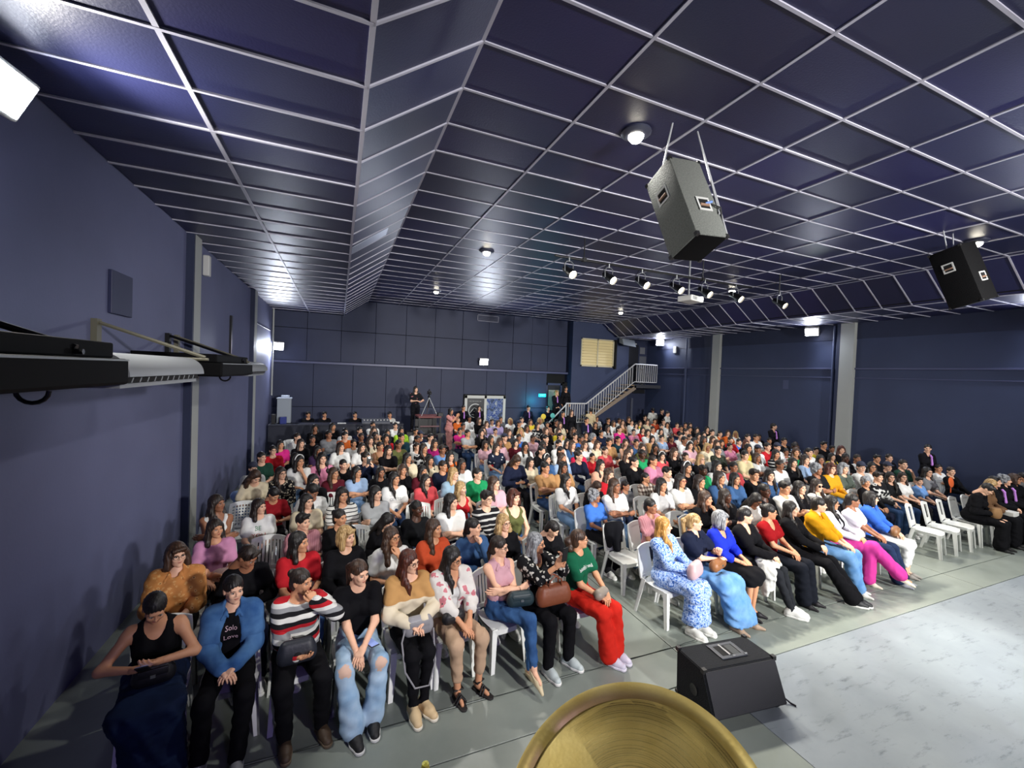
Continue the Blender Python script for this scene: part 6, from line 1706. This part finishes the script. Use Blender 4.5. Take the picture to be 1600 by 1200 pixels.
o, J, p = hero(-.28, 4.13, 'person in red, black, white and grey striped sweater with hand at mouth', dict(lean=4, side=2, hy=48, hp=6, w=1.15, belly=True, wl=(.12, -.20, 1.075), wr=(-.02, -.33, .70), pl=(.9, -.5, -.6), dl=(-.35, .5, .7), cl='fist', palml=(-.4, .8, .2), dr=(.6, -.7, .1), palmr=(.3, 0, 1), kl=(.17, -.46, .54), kr=(-.13, -.45, .535), al=(.18, -.40, .085), ar=(-.10, -.42, .085), tl=(.2, -1, 0)),
    'bun', 'd', 'tan', [('sweater', dict(sleeve='long', neck='wide', off=.022), cloth_pattern('sweater_stripes', 'stripes', ['#b3202a', '#17171b', '#d8d8d4', '#8d8f92', '#b3202a', '#17171b', '#d8d8d4', '#17171b', '#8f9194', '#d8d8d4'], 2.9))], ('trousers', 'trousers', BLK), ('sneaker', '#4a3a2c', '#6a5a48'), rz=8, sc=.97, seat='splat', chairlabel='white plastic chair under the person in the striped sweater')
handbag(world(o, (-.02, -.30, .635)), .1, (.27, .11, .19), '#1f222c', 'dark tote bag on the lap of the person in the striped sweater', flap=False)
o, J, p = hero(.22, 4.16, 'person in black tee and ripped pale jeans, hands between the knees', dict(lean=-4, hy=30, hp=8, wl=(.02, -.38, .66), wr=(-.03, -.40, .60), pl=(.9, .1, -.5), pr=(-.9, .1, -.5), dl=(-.6, -.6, -.5), dr=(.3, -.5, -.8), kl=(.15, -.44, .535), kr=(-.14, -.44, .535), al=(.10, -.46, .085), ar=(-.07, -.54, .085), tr=(.25, -1, 0)),
    'ponytail', 'n', 'light', [('tee', dict(sleeve='short', neck='round', off=.012, hem=-.01), BLK)], ('jeans', 'flare', denim('denim_ripped', '#86a8c8', '#b4cadd', [(.15, -.50, .56, .05), (-.14, -.50, .56, .05)])), ('sneaker', '#17171a', '#e2e2de'), rz=4, chairlabel='white plastic chair under the person in ripped jeans')
phone(o, (.09, -.34, .655), (1.45, 0, .4), 'black phone resting on ripped pale jeans')
o, J, p = hero(.70, 4.16, 'person in tan and cream sweater with glasses and long auburn hair', dict(lean=4, hy=38, hp=6, wl=(.07, -.30, .76), wr=(-.06, -.31, .74), pl=(.9, .1, -.5), pr=(-.9, .1, -.5), kl=(.075, -.45, .54), kr=(-.07, -.45, .535), al=(.05, -.44, .085), ar=(-.05, -.46, .085), tl=(.35, -1, 0), tr=(.0, -1, 0)),
    'long_front', 'r', 'light', [('sweater', dict(sleeve='long', neck='wide', off=.024), cloth_pattern('tan_cream_block', 'stripes', ['#d9cdb4', '#d9cdb4', '#b98d58', '#b98d58'], 1.72))], ('trousers', 'slim', BLK), ('sneaker', '#cdb38a', '#e4ddcb'), ('glasses',), rz=6, chairlabel='white plastic chair under the person in the tan sweater')
handbag(world(o, (.02, -.30, .635)), .1, (.25, .11, .17), '#8b8a8f', 'grey handbag with a long lettered strap on black trousers', [(-.11, 0, .12), (-.17, -.08, .0), (-.16, -.19, -.2), (-.08, -.23, -.34), (.05, -.22, -.36), (.12, -.16, -.2), (.13, -.05, .05)])
o, J, p = hero(1.12, 4.18, 'person in white floral kimono and beige trousers, hands joined on knees', dict(lean=-2, hy=36, hp=10, wl=(.08, -.34, .67), wr=(.0, -.36, .65), kl=(.17, -.44, .535), kr=(-.10, -.45, .535), al=(.16, -.42, .085), ar=(-.06, -.42, .085), tl=(.4, -1, 0), dl=(-.5, -.7, -.4), dr=(.5, -.7, -.4)),
    'long_front', 'b', 'tan', [('tank_top', dict(sleeve='none', neck='tank', off=.012), K('#d8d9d6')), ('kimono', dict(sleeve='mid', neck='v', off=.026, open_front=True), cloth_pattern('kimono_print', 'floral', ['#4a4f4a', '#4a4f4a', '#c87b84', '#d9d5cf'], 11))], ('trousers', 'crop', K('#b79a80')), ('sandal', '#141214', '#1b1718'), ('glasses',), rz=8, chairlabel='white plastic chair under the person in the kimono')
handbag(world(o, (-.05, -.25, .635)), .2, (.22, .09, .12), '#141318', 'small black purse on beige trousers')
o, J, p = hero(1.70, 4.20, 'person in pale pink sleeveless top with arms crossed and legs crossed', dict(lean=8, hy=42, hp=4, wl=(-.12, -.19, .84), wr=(.13, -.21, .81), pl=(.8, -.1, -.7), pr=(-.8, -.1, -.7), dl=(-1, .1, 0), dr=(1, .15, .1), palml=(0, 1, 0), palmr=(0, 1, 0), kr=(.07, -.47, .62), ar=(.03, -.62, .24), kl=(.10, -.44, .53), al=(.12, -.44, .085), pitchr=34, tzr=-.55),
    'tied', 'd', 'light', [('top', dict(sleeve='none', neck='collar', off=.014), K('#c79aa4'))], ('jeans', 'slim', JEANB), ('flat', '#cdbd9a', '#d9d2c0'), ('glasses',), rz=10, chairlabel='white plastic chair under the person in the pale pink top')
handbag(world(o, (.09, -.26, .66)), -.1, (.26, .11, .15), '#1f3138', 'dark teal handbag on crossed jeans')
o, J, p = hero(2.12, 4.22, 'person with grey hair and glasses lifting a phone, black floral top', dict(lean=2, hy=40, hp=2, wl=(.10, -.36, 1.10), wr=(.02, -.36, 1.06), pl=(.7, .0, -1), pr=(-.7, .0, -1), dl=(-.3, -.2, .9), dr=(.3, -.3, .9), palml=(-1, .2, 0), palmr=(1, .2, 0), kl=(.16, -.45, .535), kr=(-.10, -.44, .535), al=(.16, -.44, .085), ar=(-.12, -.46, .085), tl=(.3, -1, 0)),
    'long', 'g', 'tan', [('blouse', dict(sleeve='mid', neck='v', off=.02), cloth_pattern('floral_black2', 'floral', ['#7d7a72', '#c3c0b8', '#c3c0b8', '#111115'], 20))], ('trousers', 'trousers', BLK), ('sneaker', '#b9c4c4', '#e4e4e0'), ('glasses',), rz=10, seat='splat', chairlabel='white plastic chair under the grey haired person with a phone')
phone(o, (.06, -.44, 1.21), (.1, 0, .3), 'phone held up by the grey haired person')
handbag(world(o, (.04, -.30, .635)), .05, (.36, .14, .20), '#7a4128', 'large brown leather handbag on black trousers', 'handles', flap=False)
o, J, p = hero(2.66, 4.18, 'person in green tee and wide red trousers at the aisle', dict(lean=1, hy=58, hp=-2, wl=(.10, -.36, .68), wr=(.0, -.35, .66), kl=(.12, -.47, .535), kr=(-.06, -.46, .535), al=(.13, -.50, .085), ar=(.0, -.52, .085), tl=(.2, -1, 0), tr=(.3, -1, 0), tw=12),
    'ponytail_wavy', 'n', 'tan', [('tee', dict(sleeve='short', neck='round', off=.014), K('#14573d'))], ('trousers', 'wide', K('#c4271c')), ('sneaker', '#c4bfd0', '#dcd8e4'), ('glasses',), rz=14, chairlabel='white plastic chair under the person in red trousers', crz=4)
chest_print(o, [('beautiful soul', .045, -.01)], .90, .05, pmat('print_white', '#e4e6e2', .7))
handbag(world(o, (.04, -.34, .625)), .4, (.2, .09, .11), '#8d8378', 'small patterned purse on red trousers')
# --- second row at the wall
o, J, p = hero(-1.42, 4.97, 'person in orange leopard shirt with glasses beside the wall', dict(lean=5, hy=26, w=1.05), 'bob', 'n', 'light', [('blouse', dict(sleeve='mid', neck='collar', off=.024), PATS['leopard']())], ('trousers', 'trousers', BLK), ('sneaker', '#33302c', '#4a463f'), ('glasses',), rz=6, chairlabel='white plastic chair under the person in the leopard shirt')
# --- right block, from the aisle outwards
o, J, p = hero(4.0, 4.20, 'person in long blue floral dress at the aisle, golden long hair', dict(lean=6, hy=34, wl=(.10, -.31, .76), wr=(.02, -.30, .74), kl=(.10, -.45, .535), kr=(-.08, -.45, .535), al=(.09, -.46, .085), ar=(-.07, -.44, .085), tl=(.2, -1, 0)),
    'long_front', 'gold', 'light', [('dress_top', dict(sleeve='long', neck='round', off=.018, hem=-.06), cloth_pattern('blue_floral', 'blotch', ['#3a66b4', '#b4c8ea', '#6f94d0', '#ccd8ee'], 42))], ('dress_skirt', 'dress', cloth_pattern('blue_floral', 'blotch', [], 42)), ('sneaker', '#e0e0da', '#e8e8e4'), rz=16, seat='window', chairlabel='white plastic chair under the person in the blue floral dress', crz=10)
handbag(world(o, (.09, -.36, .645)), .4, (.26, .12, .19), '#b99a9c', 'dusty pink handbag on the blue floral dress', flap=False)
o, J, p = hero(4.52, 4.20, 'person in navy blouse and very long denim skirt, blonde ponytail', dict(lean=5, hy=40, hp=2, wl=(.08, -.28, .86), wr=(.10, -.28, .76), pl=(.8, -.1, -.8), dl=(-.4, -.2, .8), dr=(1, -.1, .1), cl='fist', kl=(.16, -.46, .54), kr=(-.08, -.45, .535), al=(.24, -.62, .085), ar=(.0, -.56, .085), tl=(.5, -1, 0)),
    'ponytail', 'l', 'light', [('blouse', dict(sleeve='short', neck='collar', off=.02), K('#161c30'))], ('skirt', 'skirt_long', JEANM), ('flat', '#a58d78', '#8d7a68'), rz=14, chairlabel='white plastic chair under the person in the long denim skirt', crz=8)
handbag(world(o, (.06, -.28, .65)), .35, (.30, .11, .13), '#8a5a33', 'brown leather clutch on the long denim skirt')
o, J, p = hero(4.98, 4.22, 'person in royal blue top and black skirt, grey blonde bob', dict(lean=2, hy=40, hp=4, w=1.08, wl=(.10, -.31, .70), wr=(.02, -.31, .68), kl=(.13, -.45, .55), kr=(-.06, -.45, .54), al=(.12, -.42, .085), ar=(.0, -.42, .085), tl=(.3, -1, 0), dl=(-.3, -.8, -.3)),
    'bob', 'g', 'tan', [('top', dict(sleeve='mid', neck='v', off=.02), K('#1c2fb4'))], ('skirt', 'skirt_knee', BLK), ('flat', '#17141a', '#17141a'), rz=14, chairlabel='white plastic chair under the person in the royal blue top', crz=8)
o, J, p = hero(5.48, 4.22, 'person with slicked dark hair in black cardigan, white cloth on lap', dict(lean=3, hy=36, hp=6, wl=(.08, -.36, .72), wr=(.0, -.35, .72), kl=(.12, -.46, .535), kr=(-.04, -.46, .535), al=(.14, -.60, .085), ar=(.04, -.62, .085), tl=(.2, -1, 0), tr=(.4, -1, 0)),
    'slick', 'b', 'light', [('top', dict(sleeve='long', neck='v', off=.02), BLK)], ('jeans', 'slim', K('#25272c')), ('sneaker', '#e0e0dc', '#e8e8e4'), rz=14, chairlabel='white plastic chair under the person with white cloth on the lap', crz=8)
v = Vol((-.25, -.4, -.45), (.25, .25, .2), .015); v.add([('e', (0, -.05, .0), (.17, .16, .05)), ('e', (-.15, -.12, -.14), (.05, .11, .20)), ('c', (-.15, -.12, -.10), (-.17, -.10, -.36), .06, .045)], 0, .06); wrinkle(v, .008)
ws = link('white_cloth', mesh_np('white_cloth', [v.nets()], [K('#d3d4d0', fold=.9)]), None, None, world(o, (.0, -.27, .63))); ws.rotation_euler = (0, 0, .25); tag(ws, 'crumpled white cloth over the lap of the person in black cardigan', 'cloth')
o, J, p = hero(6.02, 4.24, 'person in dark red puff sleeve top and black trousers, glasses and bun', dict(lean=3, hy=34, hp=4, wl=(.08, -.32, .68), wr=(.0, -.31, .68), kl=(.13, -.47, .535), kr=(-.06, -.46, .535), al=(.14, -.52, .085), ar=(-.02, -.50, .085), tl=(.3, -1, 0)),
    'bun', 'b', 'tan', [('top', dict(sleeve='puff', neck='v', off=.016), K('#8d1218'))], ('trousers', 'wide', K('#151821')), ('flat', '#17141a', '#17141a'), ('glasses',), rz=12, chairlabel='white plastic chair under the person in the dark red top', crz=6)
o, J, p = hero(6.52, 4.22, 'person all in black with long black hair and crossed sneakers', dict(lean=6, hy=14, hp=2, wl=(.10, -.34, .74), wr=(.02, -.33, .70), kl=(.14, -.47, .53), kr=(-.04, -.47, .53), al=(.20, -.76, .085), ar=(.12, -.74, .085), tl=(.4, -1, 0), tr=(.5, -1, 0)),
    'long_front', 'b', 'light', [('top', dict(sleeve='long', neck='high', off=.02), BLK)], ('trousers', 'flare', BLK), ('sneaker', '#202226', '#e4e4e0'), rz=14, chairlabel='white plastic chair under the person all in black', crz=6)
o, J, p = hero(7.05, 4.24, 'person in mustard blouse and light blue wide jeans, white pointed flats', dict(lean=-3, hy=30, hp=4, w=1.05, wl=(.10, -.40, .68), wr=(.02, -.40, .67), kl=(.15, -.48, .535), kr=(-.02, -.47, .535), al=(.17, -.50, .085), ar=(.08, -.56, .085), tl=(.3, -1, 0), dl=(-.4, -.8, -.3), dr=(.5, -.8, -.3)),
    'slick', 'b', 'light', [('blouse', dict(sleeve='mid', neck='collar', off=.026), K('#c48a14'))], ('jeans', 'wide', JEANM), ('flat', '#dcd9d2', '#c9c6be'), rz=12, sc=1.03, chairlabel='white plastic chair under the person in the mustard blouse', crz=6)
o, J, p = hero(7.58, 4.24, 'person in bright pink trousers with crossed legs, glasses, dark vest', dict(lean=7, hy=26, hp=4, wl=(.10, -.32, .72), wr=(.02, -.30, .70), kr=(.10, -.48, .62), ar=(.26, -.78, .26), kl=(.12, -.45, .53), al=(.10, -.44, .085), pitchr=20, tzr=-.35, tr=(.45, -1, 0)),
    'long_front', 'b', 'tan', [('top', dict(sleeve='long', neck='v', off=.014), K('#d2cfda')), ('vest', dict(sleeve='none', neck='v', off=.024, open_front=True), BLK)], ('trousers', 'wide', K('#c23a8d')), ('flat', '#dcd3c0', '#c9c2b2'), ('glasses',), rz=12, chairlabel='white plastic chair under the person in bright pink trousers', crz=6)
o, J, p = hero(8.08, 4.24, 'person in white tee and navy flared jeans, dark tied hair', dict(lean=4, hy=28, hp=4, w=1.18, belly=True, wl=(.12, -.33, .68), wr=(.04, -.33, .67), kl=(.16, -.48, .535), kr=(-.02, -.47, .535), al=(.20, -.60, .085), ar=(.06, -.60, .085), tl=(.3, -1, 0)),
    'tied', 'b', 'brown', [('tee', dict(sleeve='short', neck='round', off=.018), K('#d4d4dc'))], ('jeans', 'flare', JEAND), ('flat', '#8f929a', '#5a5d66'), rz=12, chairlabel='white plastic chair under the person in white tee and navy jeans', crz=6)
o, J, p = hero(8.60, 4.24, 'person in blue shirt and white trousers at the end beside empty chairs', dict(lean=4, hy=22, hp=2, wl=(.08, -.34, .69), wr=(.02, -.33, .68), kl=(.15, -.49, .54), kr=(-.02, -.47, .535), al=(.16, -.46, .085), ar=(.04, -.46, .085)),
    'bob', 'b', 'light', [('top', dict(sleeve='mid', neck='collar', off=.024), K('#3664c4'))], ('trousers', 'crop', K('#d6d8d6')), ('flat', '#8f8a84', '#5a5d66'), rz=12, chairlabel='white plastic chair under the person in white trousers', crz=6)
handbag(world(o, (.06, -.30, .64)), .3, (.24, .11, .14), '#7d5634', 'small brown bag on white trousers')
# three empty chairs, then the group in black at the end of the front row
for i, (x, w_) in enumerate(((10.42, 'nearest the person in white trousers'), (10.98, 'in the middle of the three empty ones'), (11.54, 'next to the group dressed in black'))):
    chair(x, 4.24, math.radians(14), 'empty white plastic chair in the front row, '+w_, 'window')
BLKG = [(12.12, 4.26, 'person in black suit with purple scarf bowed over a paper bag', 'short', 'b', 1, dict(lean=-14, hp=40, hy=10)), (12.64, 4.26, 'person in brown coat with long blonde hair, bowed beside the black suit', 'long', 'l', 0, dict(lean=-4, hp=24, hy=10)),
        (13.16, 4.26, 'person in black suit between the blonde and the grey haired person', 'short', 'b', 1, dict(hy=0)), (13.62, 4.26, 'grey haired person in black suit near the right wall', 'wave_short', 'g', 1, dict(hy=0)),
        (14.10, 4.26, 'person in black with glasses behind a pink fan', 'bob', 'n', 0, dict(hy=0, wl=(.04, -.36, .98), dl=(-.2, -.3, .9), pl=(.8, 0, -1))), (14.56, 4.26, 'person in grey top at the wall end of the front row', 'short', 'b', 0, dict(hy=-10))]
for x, y, lab, hs, hm, tie, pp in BLKG:
    tops = [('top', dict(sleeve='long', neck='collar', off=.022), K('#6b4f38') if 'brown' in lab else K('#77736e') if 'grey top' in lab else BLK)]
    o, J, p = hero(x, y, lab, pp, hs, hm, 'light' if tie else 'tan', tops, ('trousers', 'wide', BLK), ('flat', '#131313', '#131313'), (['tie'] if tie else [])+(['glasses'] if 'glasses' in lab else []), rz=8, seat='slats', chairlabel='white plastic chair under the '+lab.replace('person in ', '').split(' with')[0].split(' at the')[0].split(' near')[0].split(' between')[0]+(', %s from wall' % NUM[{12.12: 5, 12.64: 4, 13.16: 3, 13.62: 2, 14.10: 1, 14.56: 0}[x]]), crz=6)
    if 'paper bag' in lab:
        v = Vol((-.2, -.2, -.02), (.2, .2, .3), .012); v.add([('e', (0, 0, .1), (.12, .09, .14))]).plane((0, 0, 0), (0, 0, -1)).plane((0, 0, .2), (0, .1, 1))
        tag(link('paper_bag', mesh_np('paper_bag', [v.nets()], [pmat('kraft_paper', '#8f6c46', .85, bump=.8, bscale=14)]), None, None, world(o, (.02, -.33, .60))), 'brown paper bag on the lap of the bowed person in black', 'bag')
    if 'brown coat' in lab: tag(MB().bevbox((-.12, -.09, 0), (.12, .09, .09), .008).obj('white_box', M_WHITEM, None, loc=world(o, (.03, -.36, .61))), 'small white carton on the lap of the person in brown coat', 'box')
    if 'fan' in lab:
        b = MB(); n = 12; vs = [V3((0, 0, -.05))]+[V3((.17*math.cos(math.radians(20+140*k/n)), (.006 if k % 2 else -.006), .21*math.sin(math.radians(20+140*k/n)))) for k in range(n+1)]
        b.add(vs+[q+V3((0, .005, 0)) for q in vs], [(0, k+1, k+2) for k in range(n)]+[(len(vs), len(vs)+k+2, len(vs)+k+1) for k in range(n)]); f = b.obj('hand_fan', pmat('fan_pink', '#d58ac4', .7), None, loc=world(o, (-.02, -.42, 1.14))); f.rotation_euler = (0, 0, -.2); tag(f, 'pink hand fan held up near the right wall', 'fan')
# --- empty chairs among the rows
EMPT = [(-.78, 5.92, 'slats', 'empty white slatted chair in front of the BE YOU tee'), (-1.40, 8.3, 'perforated', 'empty perforated white chair at the left wall beside the outstretched arm'), (-1.36, 7.6, 'perforated', 'empty perforated white chair at the left wall, one row nearer'),
        (1.30, 6.78, 'slats', 'empty slatted white chair in front of the white printed tee'), (1.80, 6.92, 'slats', 'empty slatted white chair in front of the coral top'), (4.0, 9.68, 'slats', 'empty white chair standing in the aisle, nearer one'), (4.50, 10.64, 'slats', 'empty white chair in the aisle edge, one row further back'),
        (4.03, 12.24, 'slats', 'empty slatted white chair at the aisle beside a light grey top'), (5.06, 7.84, 'window', 'empty white chair behind the black top with bowed head'), (5.41, 6.08, 'splat', 'empty white chair with a broad back beside the crossed arms'), (5.36, 5.18, 'window', 'empty white chair behind the navy blouse'),
        (.27, 5.98, 'slats', 'empty white chair behind the blonde bob in black'), (-.08, 7.76, 'slats', 'empty white chair behind the white striped top'), (-1.28, 13.9, 'slats', 'empty white chair near the sound desk, wall side'), (-.57, 13.8, 'slats', 'empty white chair near the sound desk, second from wall'), (.93, 13.58, 'slats', 'empty white chair near the sound desk, aisle side'), (4.88, 15.4, 'slats', 'empty white chair in front of the double door')]
for x, y, k, lab in EMPT: chair(x, y, 0, lab, k, y < 9)
ec = chair(4.02, 5.05, math.radians(4), 'white plastic chair at the aisle with a black jacket over its back', 'window')
v = Vol((-.3, -.05, .4), (.3, .45, 1.0), .014); v.add([('c', (-.10, .24, .80), (.09, .24, .80), .075, .075), ('c', (-.12, .20, .78), (-.13, .17, .55), .05, .04), ('c', (.0, .19, .78), (.0, .15, .5), .07, .06), ('e', (-.02, .26, .68), (.19, .07, .18))], 0, .05)
jk = link('jacket', mesh_np('jacket', [v.nets()], [K('#14151a')]), None, None, (4.0, 5.05, 0)); tag(jk, 'black jacket draped over the aisle chair', 'jacket')
v = Vol((-.3, -.05, .4), (.3, .45, 1.0), .016); v.add([('e', (0, .26, .72), (.2, .06, .19))], 0, .05)
tag(chair(3.46, 14.66, 0, 'black chair facing the hall beside the pink dress', 'splat', True, M_CHAIRB), None, None, None)
b5 = V3((4.18, 9.35, 0))
v = Vol((-.3, -.1, .3), (.3, .45, 1.0), .014); v.add([('e', (.0, .25, .80), (.08, .06, .08)), ('c', (.02, .25, .78), (.10, .2, .42), .06, .07)], 0, .05)
tag(link('red_garment', mesh_np('red_garment', [v.nets()], [K('#a81f22')]), None, None, (3.62, 9.7, .0)), 'red garment hanging on a chair at the aisle', 'garment')
tag(link('blue_garment', mesh_np('blue_garment', [v.nets()], [K('#8fa9d6')]), None, None, (-1.60, 8.22, .0)), 'pale blue garment over the perforated chair at the left wall', 'garment')
# baby in the lap of the person in pink
bb = V3((-1.15, 5.42, .80))
v = Vol((-.25, -.15, -.12), (.25, .15, .16), .010); v.add([('e', (-.10, 0, .03), (.062, .066, .062)), ('e', (.06, 0, .0), (.11, .07, .062)), ('c', (.12, -.03, 0), (.2, -.04, .02), .035, .025), ('c', (.02, -.06, .03), (.08, -.1, .04), .022, .018)], 0, .02)
bo = link('person', mesh_np('person', [v.nets()], [SKIN['tan']]), None, None, (-1.18, 5.30, .80)); tag(bo, 'baby with dark hair lying in the arms of the person in pink', 'person')
v = Vol((-.25, -.15, -.12), (.25, .15, .16), .010); v.add([('e', (-.115, .008, .045), (.06, .062, .058))]); link('hair', mesh_np('hair', [v.nets()], [HAIRM['b']]), None, bo)
v = Vol((-.25, -.15, -.12), (.25, .15, .16), .010); v.add([('e', (.075, 0, .0), (.115, .078, .07))], 0, .02); link('blanket', mesh_np('blanket', [v.nets()], [cloth_pattern('baby_cloth', 'dots', ['#c9a9a4', '#8d5a5a'], 26)]), None, bo)
# lit phone held up in the left block
ph = [s for s in SEATS if 'phone' in s.fl][0]
r = empty('phone', (ph.x+.02, ph.y-.42*ph.sc, 1.22*ph.sc), 0, 'phone with a bright torch held up in the left block', 'phone')
MB().bevbox((-.038, -.005, -.077), (.038, .005, .077), .004).obj('case', M_BLACK, r); MB().lathe([(.0, .003), (.012, .002), (.014, 0)], 10, Matrix.Translation((.015, -.006, .05)) @ RX90).obj('torch', pmat('torch_glow', '#ffffff', .4, emit='#fff1d8', estr=120), r)
lamp('torch_lamp', 'POINT', (ph.x+.03, ph.y-.5*ph.sc, 1.30*ph.sc), 2.0, (1, .93, .8), None, .02)
# hand fans raised in the crowd
for x, y, z, c, lab in ((8.1, 15.9, 1.35, '#d9c23c', 'yellow hand fan raised in the rear rows'), (8.65, 16.1, 1.36, '#58b9b4', 'turquoise hand fan raised in the rear rows'), (12.35, 6.35, 1.10, '#d8472f', 'red orange hand fan in the right rows'), (13.0, 4.92, 1.02, '#d9632e', 'orange hand fan near the right wall')):
    b = MB(); b.lathe([(0, .004), (.11, .003), (.115, 0), (.11, -.003), (0, -.004)], 18, Matrix.Rotation(math.radians(80), 4, 'X')); b.tube([(0, 0, -.1), (0, 0, -.24)], .01, 6)
    tag(b.obj('hand_fan', pmat('fan_'+c, c, .6), None, True, loc=(x, y, z)), lab, 'fan', 'hand fans')
# --- people standing at the back and along the walls
KN, KB = '#15182a', '#141419'
TI = ('tie',)
stander('stand', 10, (4.90, 17.05, 0), 0, 'standing person in black suit with purple scarf at the left door post', 'slick', 'b', 'long', KB, 'trousers', KB, 'tan', extra=TI)
stander('stand_front', 0, (5.62, 17.15, 0), 0, 'standing person in black suit in front of the round emblem', 'long', 'b', 'long', KB, 'trousers', KB, 'light', extra=TI)
stander('stand', 10, (7.98, 17.2, 0), 0, 'standing person in dark blue suit on the teal lit boards', 'short', 'b', 'long', KN, 'trousers', KN, 'light', extra=TI)
stander('stand_front', 0, (8.85, 16.95, 0), 0, 'standing person in dark suit by the lower handrail', 'slick', 'b', 'long', KN, 'trousers', KN, 'light')
stander('stand', 12, (9.07, 15.25, 0), 0, 'standing person in black with long loose hair at the stair foot', 'long', 'n', 'long', KB, 'trousers', KB, 'light')
stander('stand', 12, (8.70, 15.30, 0), 0, 'standing person in black suit with purple scarf beside the stair foot', 'tied', 'b', 'long', KB, 'trousers', KB, 'tan', extra=TI, sc=.96)
stander('stand_front', 6, (8.22, 12.75, 0), 0, 'standing usher in dark suit and purple scarf amid the right block', 'slick', 'b', 'long', KN, 'trousers', KN, 'tan', extra=TI, sc=.98)
stander('stand', 0, (10.45, 15.9, 0), math.pi*.9, 'standing person in beige shirt seen from behind at the stairs', 'short', 'b', 'long', '#cbb994', 'trousers', '#3a4660', 'tan')
stander('stand_front', 14, (9.25, 16.95, .72), 0, 'standing person with blonde hair on the stair platform', 'bob', 'l', 'long', KB, 'trousers', KB, 'light', extra=TI)
stander('stand', -10, (9.74, 16.95, .93), 0, 'standing person in black with short hair on the stair platform', 'short', 'd', 'long', KB, 'trousers', KB, 'tan')
stander('stand', 20, (14.35, 16.35, 0), math.pi*.8, 'standing person in white shirt under the stair landing', 'short', 'b', 'short', '#d4d4ce', 'trousers', KB, 'brown')
stander('stand', -10, (14.5, 15.9, 0), .3, 'standing person in black top under the stair landing', 'slick', 'b', 'long', KB, 'trousers', KB, 'light')
stander('stand', 10, (14.2, 15.2, 0), .4, 'standing person in white tee with dark hair by the right wall', 'short', 'b', 'short', '#d4d4ce', 'trousers', KB, 'light', sc=.97)
stander('stand_front', 26, (14.42, 10.2, 0), 0, 'standing person in black suit with purple scarf against the right wall', 'slick', 'b', 'long', KB, 'trousers', KB, 'light', extra=TI)
stander('stand_front', -50, (14.40, 5.95, 0), -.3, 'standing person in black suit near the dark right wall', 'slick', 'b', 'long', KB, 'trousers', KB, 'light', extra=TI, sc=.98)
o = stander('stand_operate', 10, (2.72, 16.1, .78), .1, 'standing camera operator in dark floral top behind the tripod', 'long', 'b', 'short', cloth_pattern('dark_rose', 'blotch', ['#17171b', '#17171b', '#b06a72'], 10), 'trousers', KB, 'light')
tag(MB().bevbox((2.40, 15.85, 0), (3.0, 16.35, .78), .01).obj('step_box', M_BLACK), 'dark box the camera operator stands on', 'box')
stander('stand_camera', 0, (3.93, 15.6, 0), .9, 'standing person in long pink dress filming with a camera', 'long', 'b', 'short', '#cf8f8a', 'dress', '#cf8f8a', 'tan')
tag(MB().bevbox((3.42, 15.25, 1.42), (3.62, 15.42, 1.56), .015).obj('hand_camera', M_BLACK), 'black hand held camera in front of the pink dress', 'camera')
# --- sound crew behind the desk
for x, y, lab, hs, fl in ((-1.0, 17.05, 'dim seated person behind the sound desk, nearest the lectern', 'short', 'arms'), (-.45, 17.05, 'dim seated person behind the sound desk, second from lectern', 'short', 'lap'), (.62, 17.0, 'dim person in black behind the middle of the sound desk', 'tied', 'lap'), (1.9, 17.0, 'dim person in white behind the mixing console', 'tied', 'lap')):
    p, J, me = arch(fl, 16); dress_person(p, me, J, hs, 'b', True, [('top', PR[('t', fl, 'long')], K('#cfcfca') if 'white' in lab else BLK)], ('trousers', PR[('j', fl)], BLK), None, 'tan', lab, (x, y, .1), 0, 1.02)
    tag(MB().bevbox((x-.2, y-.18, 0), (x+.2, y+.2, .54), .02).obj('stool', M_BLACK), 'dark stool under the '+lab.replace('dim ', ''), 'stool', 'stools behind the sound desk')
# printed tees in the rows
def find(top, x, y): return min([o for o in bpy.data.objects if o.name.startswith('person') and o.parent is None], key=lambda o: (o.location.x-x)**2+(o.location.y-y)**2)
for top, sx, lines, mat in (('whiteprint', 1.5, [('GUESS', .07, 0)], pmat('print_grey', '#6d6f74', .7)),):
    c = min([s for s in SEATS if s.top == top], key=lambda s: abs(s.x-.95)+abs(s.y-7.4)); o = find(top, c.x, c.y); chest_print(o, lines, .86, .07, mat)
c = min([s for s in SEATS if s.top == 'whiteprint'], key=lambda s: abs(s.x+.93)+abs(s.y-6.4)); o = find('', c.x, c.y)
chest_print(o, [('BE', .08, .0)], .90, .09, pmat('print_green', '#2f7a4c', .7)); chest_print(o, [('YOU', .085, .01)], .80, .09, pmat('print_red', '#b02a38', .7))
